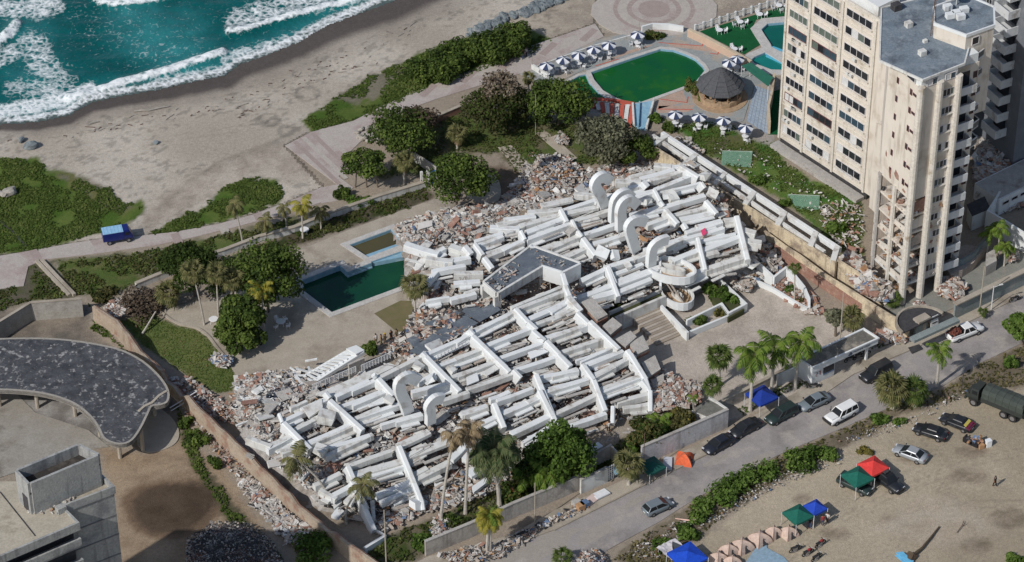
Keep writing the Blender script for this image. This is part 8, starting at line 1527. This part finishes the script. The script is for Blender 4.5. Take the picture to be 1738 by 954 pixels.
def mattress(label, px, rz, m, s=(2.0,1.3,.22), z=.2, tilt=0):
    p = G(*px); t = thing('mattress', label, 'mattress', (p.x, p.y, z)); mb = MB(); M_ = Matrix.Rotation(tilt, 3, BX.cross(Vector((0,0,1)))); mb.box((p.x, p.y, z), s[0], s[1], s[2], rz, M_); mb.build('pad', m, t); mb = MB(); mb.box((p.x, p.y, z+s[2]*.4), s[0]+.03, s[1]+.03,.04, rz, M_); mb.build('piping', greyc, t)
mattress('white mattress leaning on boxes near the grid gate', (1020,842), AANG, wcan, tilt=.15); mattress('pinkish mattress beside the white one on the pavement', (1003,852), AANG+.2, M('pink_mattress', lin((200,182,176)), lin((186,166,160)), scale=2, rough=.9),(1.9,1.2,.2)); mattress('pale mattress between the green canopy and the orange tent', (1133,790), AANG+.9, M('grey_mattress', lin((186,190,196)), lin((170,176,184)), scale=2, rough=.9),(2.2,1.1,.3))
for px, m_, w in (((985,866), card, 'brown'),((978,860), greyc, 'grey'),((992,862), bluem, 'blue')):
    def legs(t, p):
        for s in (-1,1): mb = MB(); mb.box((p.x+s*.45, p.y-.3,.2),.1,.1,.3); mb.build('leg', woodm, t)
    boxprop('armchair', w+' worn armchair among furniture put out on the pavement', 'armchair', px, (1.0,.8,.7), m_, AANG, .3, legs)
fl = thing('fallen_log', 'long dark fallen trunk lying on the dirt lot by a blue sheet', 'log', G(1572,920)); mb = MB(); mb.tube([G(1548,944,.3), G(1565,930,.3), G(1580,912,.25),(G(1594,894,.2))], [.24,.16,.13,.1], 8); mb.build('trunk', M('dead_wood', lin((92,78,62)), lin((72,60,48)), scale=3, rough=.95, bump=.4), fl); mb = MB(); mb.rock(G(1546,944,.35),1.1,.9,.7, rr); mb.build('root_ball', bpy.data.materials['dead_wood'], fl)
bs_ = thing('blue_sheet', 'bent light blue sheet lying by the root of the fallen trunk', 'sheet', G(1535,946)); q = [G(*p, z) for p, z in (((1520,938),.5),((1532,936),.5),((1551,952),.35),((1546,960),.3))]; mb = MB(); mb.hexa([v-Vector((0,0,.06)) for v in q], q); mb.build('sheet_panel', cloth('light_blue_sheet', (104,176,212)), bs_); mb = MB(); mb.hexa([v+Vector((-.1,-.25,-.25)) for v in q], [v+Vector((-.1,-.25,-.2)) for v in q]); mb.build('sheet_panel', bpy.data.materials['light_blue_sheet'], bs_)
db = thing('dead_branch', 'small dry branch on the bare dirt lot', 'branch', G(1632,895)); mb = MB(); a = G(1624,904,.15); mb.tube([a, G(1633,892,.2), G(1636,884,.3)], .05,4); mb.tube([G(1633,892,.2), G(1640,888,.3)], .04,4); mb.build('twigs', rebar, db)
pn = M('net_green', lin((138,178,154)), lin((116,158,134)), scale=2, rough=.8)
tn = pn.node_tree; tb_ = tn.nodes['Principled BSDF']; tb_.inputs['Alpha'].default_value = .4
for i, (w, pts, zs) in enumerate((('upper', ((1226,256),(1277,257),(1274,284),(1224,280)),(.6,.6,.05,.05)),('lower', ((1338,330),(1391,332),(1390,356),(1352,354)),(.55,.55,.05,.05)))):
    t = thing('net_panel', w+' green net panel propped on the tower garden lawn', 'net', G(*pts[3])); b4 = [G(pts[3][0], pts[3][1]), G(pts[2][0], pts[2][1])]; q = [G(pts[0][0], pts[0][1], zs[0]), G(pts[1][0], pts[1][1], zs[1]), b4[1], b4[0]]; n0 = Vector((0,.02,.02)); mb = MB(); mb.hexa(q, [v+n0 for v in q]); mb.build('net', pn, t)
    for a, c in ((0,1),(1,2),(2,3),(3,0)): mb = MB(); mb.tube([q[a], q[c]], .03,4); mb.build('frame_bar', pn if a else steel, t)
    for a in (0,1): mb = MB(); mb.tube([q[a], (q[a].x, q[a].y, 0)], .03,4); mb.build('prop', steel, t)
sheet('garden_path', [(845,250),(868,246),(895,275),(912,300),(898,318),(880,290)], .07, conc); sheet('garden_path', [(910,226),(925,221),(958,248),(980,268),(966,275),(945,256)], .07, conc); sheet('round_terrace', smooth_loop([(792,330),(812,300),(838,296),(850,318),(846,340),(818,346)]),.065, conc)
sheet('garden_terrace', [(270,528),(330,512),(400,520),(400,560),(385,610),(366,590),(352,571),(333,558),(300,549)], .068, conc) 
ck = thing('lawn_kerb', 'thin curving pale kerb between lawn and terrace', 'kerb', G(352,571)); cpts = smooth_loop([(268,524),(285,540),(305,551),(335,558),(354,572),(370,593),(388,614),(408,645)], 4)[:-8]
mb = MB(); mb.wall([G(*p) for p in cpts], .3,0,.22); mb.build('kerb_run', conc, ck)
sheet('lawn_patch', [(635,532),(680,510),(720,512),(700,560),(672,562)], .07, M('scrub_lawn', lin((96,96,62)), lin((116,104,78)), scale=1, rough=.95))
sg = thing('broken_rail', 'bent white balustrade piece at the foot of the fin near the bottom edge', 'railing', G(650,910)); mb = MB(); mb.beam(G(632,896,.5), G(654,908,.7),.25,.3); mb.beam(G(654,908,.7), G(618,930,.9),.4,.9); mb.build('rail_piece', white, sg)
# boulders
bould = M('boulder', lin((168,162,152)), lin((142,136,128)), scale=1.2, rough=.95, bump=.4, c3=lin((120,114,108)), s3=.7, fine=5); boulg = M('revetment_stone', lin((122,130,132)), lin((98,106,110)), scale=1.2, rough=.95, bump=.4, c3=lin((150,152,150)), s3=.7, fine=5)
def stone_mesh(seed):
    bm = bmesh.new(); bmesh.ops.create_icosphere(bm, subdivisions=2, radius=.5); r_ = random.Random(seed); o = Vector((r_.random()*50, r_.random()*50,0))
    for v in bm.verts: k = .72+.6*mnoise.noise(v.co*1.6+o); v.co = Vector((v.co.x*k*1.25, v.co.y*k, v.co.z*k*.8))
    me = bpy.data.meshes.new('boulder'); bm.to_mesh(me); bm.free(); return me
SMX = [stone_mesh(i) for i in range(6)]
def boulder(label, px, s, m, group, seed, z=.1):
    me = SMX[seed % 6] if m is boulg else BMX[seed % 6]; o = bpy.data.objects.new('boulder', me); C.objects.link(o); p = G(*px); o.location = (p.x, p.y, z+s*.15); o.rotation_euler = (0,0, seed*1.3); o.scale = (s, s, s); return tag(o, label, 'boulder', group)
BMX = [m.copy() for m in SMX]
for m in SMX: m.materials.append(boulg)
for m in BMX: m.materials.append(bould)
for i, (x, y, s) in enumerate(((606,227,1.0),(613,222,1.2),(609,234,1.0),(617,237,1.4),(624,243,1.2),(622,220,1.0),(641,240,1.3),(632,232,1.0),(650,246,.9))): boulder('pale boulder at the promenade bend, '+('leftmost of the upper cluster', 'topmost of the cluster', 'left one by the paving edge', 'big one beside the paving edge', 'lowest of the left cluster', 'upper one nearest the tree', 'lower one near the thin trunks', 'middle one under the foliage', 'rightmost under the wide tree')[i], (x, y), s, bould, 'boulders at the promenade bend', i)
rv = thing('rock_revetment', 'line of grey revetment stones along the sand at the top', 'rock revetment', G(880,30))
for i in range(110):
    t_ = rr.random(); x, y = 800+t_*150+rr.uniform(-9,9),56-t_*58+rr.uniform(-7,7); p = G(x, y); s = rr.uniform(.7,1.9); o = inst('stone', SMX[i % 6], rv, p-rv.location+Vector((0,0,.1)),(0,0, rr.uniform(0,6)), s)
for i, (x, y, s, w) in enumerate(((16,330,2.4, 'white boulder in the beach creeper, larger'),(4,334,1.8, 'white boulder in the beach creeper at the left edge'),(52,250,2.2, 'grey rock on the sand at the left'),(36,240,1.4, 'small grey rock left of the sand rock'),(265,244,.9, 'small dark and pale lump alone on the sand'))): boulder(w, (x, y), s, bould if i < 2 else boulg, 'rocks on the beach', i+3)
mb = MB()
for (x0, y0, x1, y1) in ((228,189,252,187),(250,188,287,180),(152,210,168,206)): mb.tube([G(x0, y0,.15), G((x0+x1)/2,(y0+y1)/2-1,.2), G(x1, y1,.15)], [.12,.16,.08], 5)
tag(mb.build('driftwood', bould), 'bleached driftwood lying along the drift line', 'driftwood', kind='stuff')
# litter and scattered rubbish
LW = [.4,.2,.14,.04,.1,.05,.07,0]
pile('white litter strewn along the lot side of the street bank', [(1180,900),(1240,850),(1300,815),(1360,790),(1420,770),(1440,780),(1370,808),(1300,835),(1240,872)], .1,420,.06,.24, LW, base=False, pw=2); pile('litter along the upper street bank by the fan palms', [(1420,750),(1500,720),(1560,700),(1640,660),(1650,668),(1560,712),(1480,745)], .1,200,.06,.22, LW, base=False); pile('litter strewn over the bank below the blue grey hatchback', [(1060,940),(1150,880),(1180,880),(1150,920),(1110,950)], .1,180,.08,.3, LW, base=False)
pile('scraps and rubbish pushed against the kerb at the bottom', [(740,940),(800,925),(850,920),(900,895),(915,905),(850,945),(780,960)], lambda x, y: .3+0*np.asarray(x),420,.1,.5, w=[.2,.14,.2,.14,.2,.06,.06,0], base=False, ns=40); pile('heap of scrap at the bottom edge beside the small palm', [(975,960),(985,938),(1010,930),(1030,945),(1030,970)], dome(1003,952,32,24,1.2),320,.1,.4, w=[.26,.14,.2,.2,.1,.04,.06,0])
pile('rubble spilled outside the crumbling wall below the gap', [(400,815),(430,812),(470,850),(520,890),(560,930),(540,950),(490,920),(440,870)], lambda x, y: .25+0*np.asarray(x),900,.12,.8, base=False, ns=60); pile('brick rubble and scraps in the bed below the crumbling wall', [(310,690),(345,700),(400,770),(430,810),(400,810),(350,750)], lambda x, y: .15+0*np.asarray(x),320,.1,.5, w=[.15,.1,.3,.35,.02,.06,.02,0], base=False); pile('white and blue scrap heap at the edge of the garden lawn', [(355,606),(368,598),(392,604),(396,616),(380,624),(362,618)], dome(376,611,24,14,.8),160,.12,.5, w=[.5,.05,.08,.18,0,0,.18,0]); pile('pinkish rubble beside the end of the crumbling wall at the garden', [(176,520),(200,505),(225,512),(222,530),(195,542),(180,538)], dome(202,524,28,20,.9),260,.12,.5, w=[.2,.14,.3,.32,0,.04,0,0], dust=(158,134,122)); pile('red brick rubble inside the wall corner by the lawn', [(285,640),(320,640),(360,668),(400,690),(395,720),(340,700),(300,668)], lambda x, y: .3+0*np.asarray(x),520,.12,.6, w=[.16,.1,.24,.42,.02,.04,.0,.02], base=True, dust=(150,118,104))
pile('white plaster heap around the withered palm foot', [(728,890),(745,872),(764,880),(772,905),(750,920),(732,910)], dome(750,896,24,26,.9),220,.12,.5, w=[.6,.1,.2,.06,0,.02,.02,0], dust=(190,182,176)); pile('pale rubble heap on the garden path behind the wreck', [(935,232),(955,226),(968,234),(962,244),(944,244)], dome(952,236,18,11,.6),120,.12,.4, w=[.5,.1,.3,.1,0,0,0,0]); pile('mixed debris and dark scrap at the end of the garden path', [(900,290),(925,262),(960,262),(985,280),(970,320),(900,340)], dome(940,300,50,40,1.2),700,.12,.6, w=[.26,.14,.22,.12,.12,.08,.06,0], ns=60); pile('broken stones along the tower garden edge of the gallery', [(1142,230),(1165,232),(1195,256),(1190,268),(1160,248)], lambda x, y: .15+0*np.asarray(x),120,.15,.6, w=[.3,.3,.3,.1,0,0,0,0], base=False); pile('white bits scattered on the tower garden lawn', [(1200,240),(1300,260),(1440,350),(1440,420),(1330,330),(1240,280)], .1,170,.08,.35, w=[.7,.1,.2,0,0,0,0,0], base=False); pile('scraps in the rail yard beyond the tower', [(1660,330),(1700,330),(1736,300),(1738,350),(1690,360)], .2,160,.15,.7, base=False, ns=40)
mb = MB(); a, c = G(196,588-5), G(0,0); p_ = G(241,566); mb.tube([G(241,567,.1), G(248,556,.6), G(264,529,1.6)], [.16,.13,.1], 6); t = thing('leaning_log', 'bare leaning palm trunk on the garden lawn', 'log', p_); mb.build('trunk', palmb, t)
mh = M('manhole_iron', (.04,.04,.04),(.06,.06,.06), scale=3, rough=.7); b = MB(); b.prism([(p.x, p.y) for p in poly_px([(1541,590),(1560,584),(1566,592),(1548,600)], .21)], .15,.215); o = b.build('drain_pit', darkr); tag(o, None, None, kind='structure')

mb = MB()
for ln_ in (((0,240),(120,232),(220,205),(330,190),(420,178)),((330,190),(420,160),(520,120),(620,80),(720,40)),((400,200),(520,140),(640,100))):
    for _ in range(55):
        k = rr.randrange(len(ln_)-1); t_ = rr.random(); x = ln_[k][0]+(ln_[k+1][0]-ln_[k][0])*t_+rr.gauss(0,5); y = ln_[k][1]+(ln_[k+1][1]-ln_[k][1])*t_+rr.gauss(0,4); p = G(x, y, .02); a = rr.uniform(-.5,1.2); d = Vector((math.cos(a), math.sin(a),0))*rr.uniform(.08,.3)*(1 if rr.random() < .85 else 3); mb.cur = 0 if rr.random() < .5 else 1; mb.beam(p-d+Vector((0,0,.06)), p+d+Vector((0,0,.07)), rr.uniform(.05,.14),.1)
tag(mb.build('wrack_line', [rebar, bould]), 'dark twigs and scraps along the drift line of the beach', 'driftwood', kind='stuff')
fu = thing('fallen_umbrella', 'pink and orange fallen umbrella lying in the weeds beside the blue grey hatchback', 'umbrella', G(1175,880)); mb = MB(); mb.tube([G(1146,880,.15), G(1168,883,.25), G(1196,881,.2)], [.05,.12,.05], 5); mb.build('shaft', M('pink_cloth', lin((214,178,164)), rough=.9), fu); mb = MB(); mb.rock(G(1183,875,.3),1.1,.7,.12, rr); mb.build('canopy', orn, fu)
pile('rubbish and bags piled along the pavement by the street wall', [(880,905),(905,893),(925,882),(975,858),(990,868),(930,892),(895,915)], lambda x, y: .22+0*np.asarray(x),170,.1,.45, w=[.2,.1,.15,.1,.25,.1,.1,0], base=False)
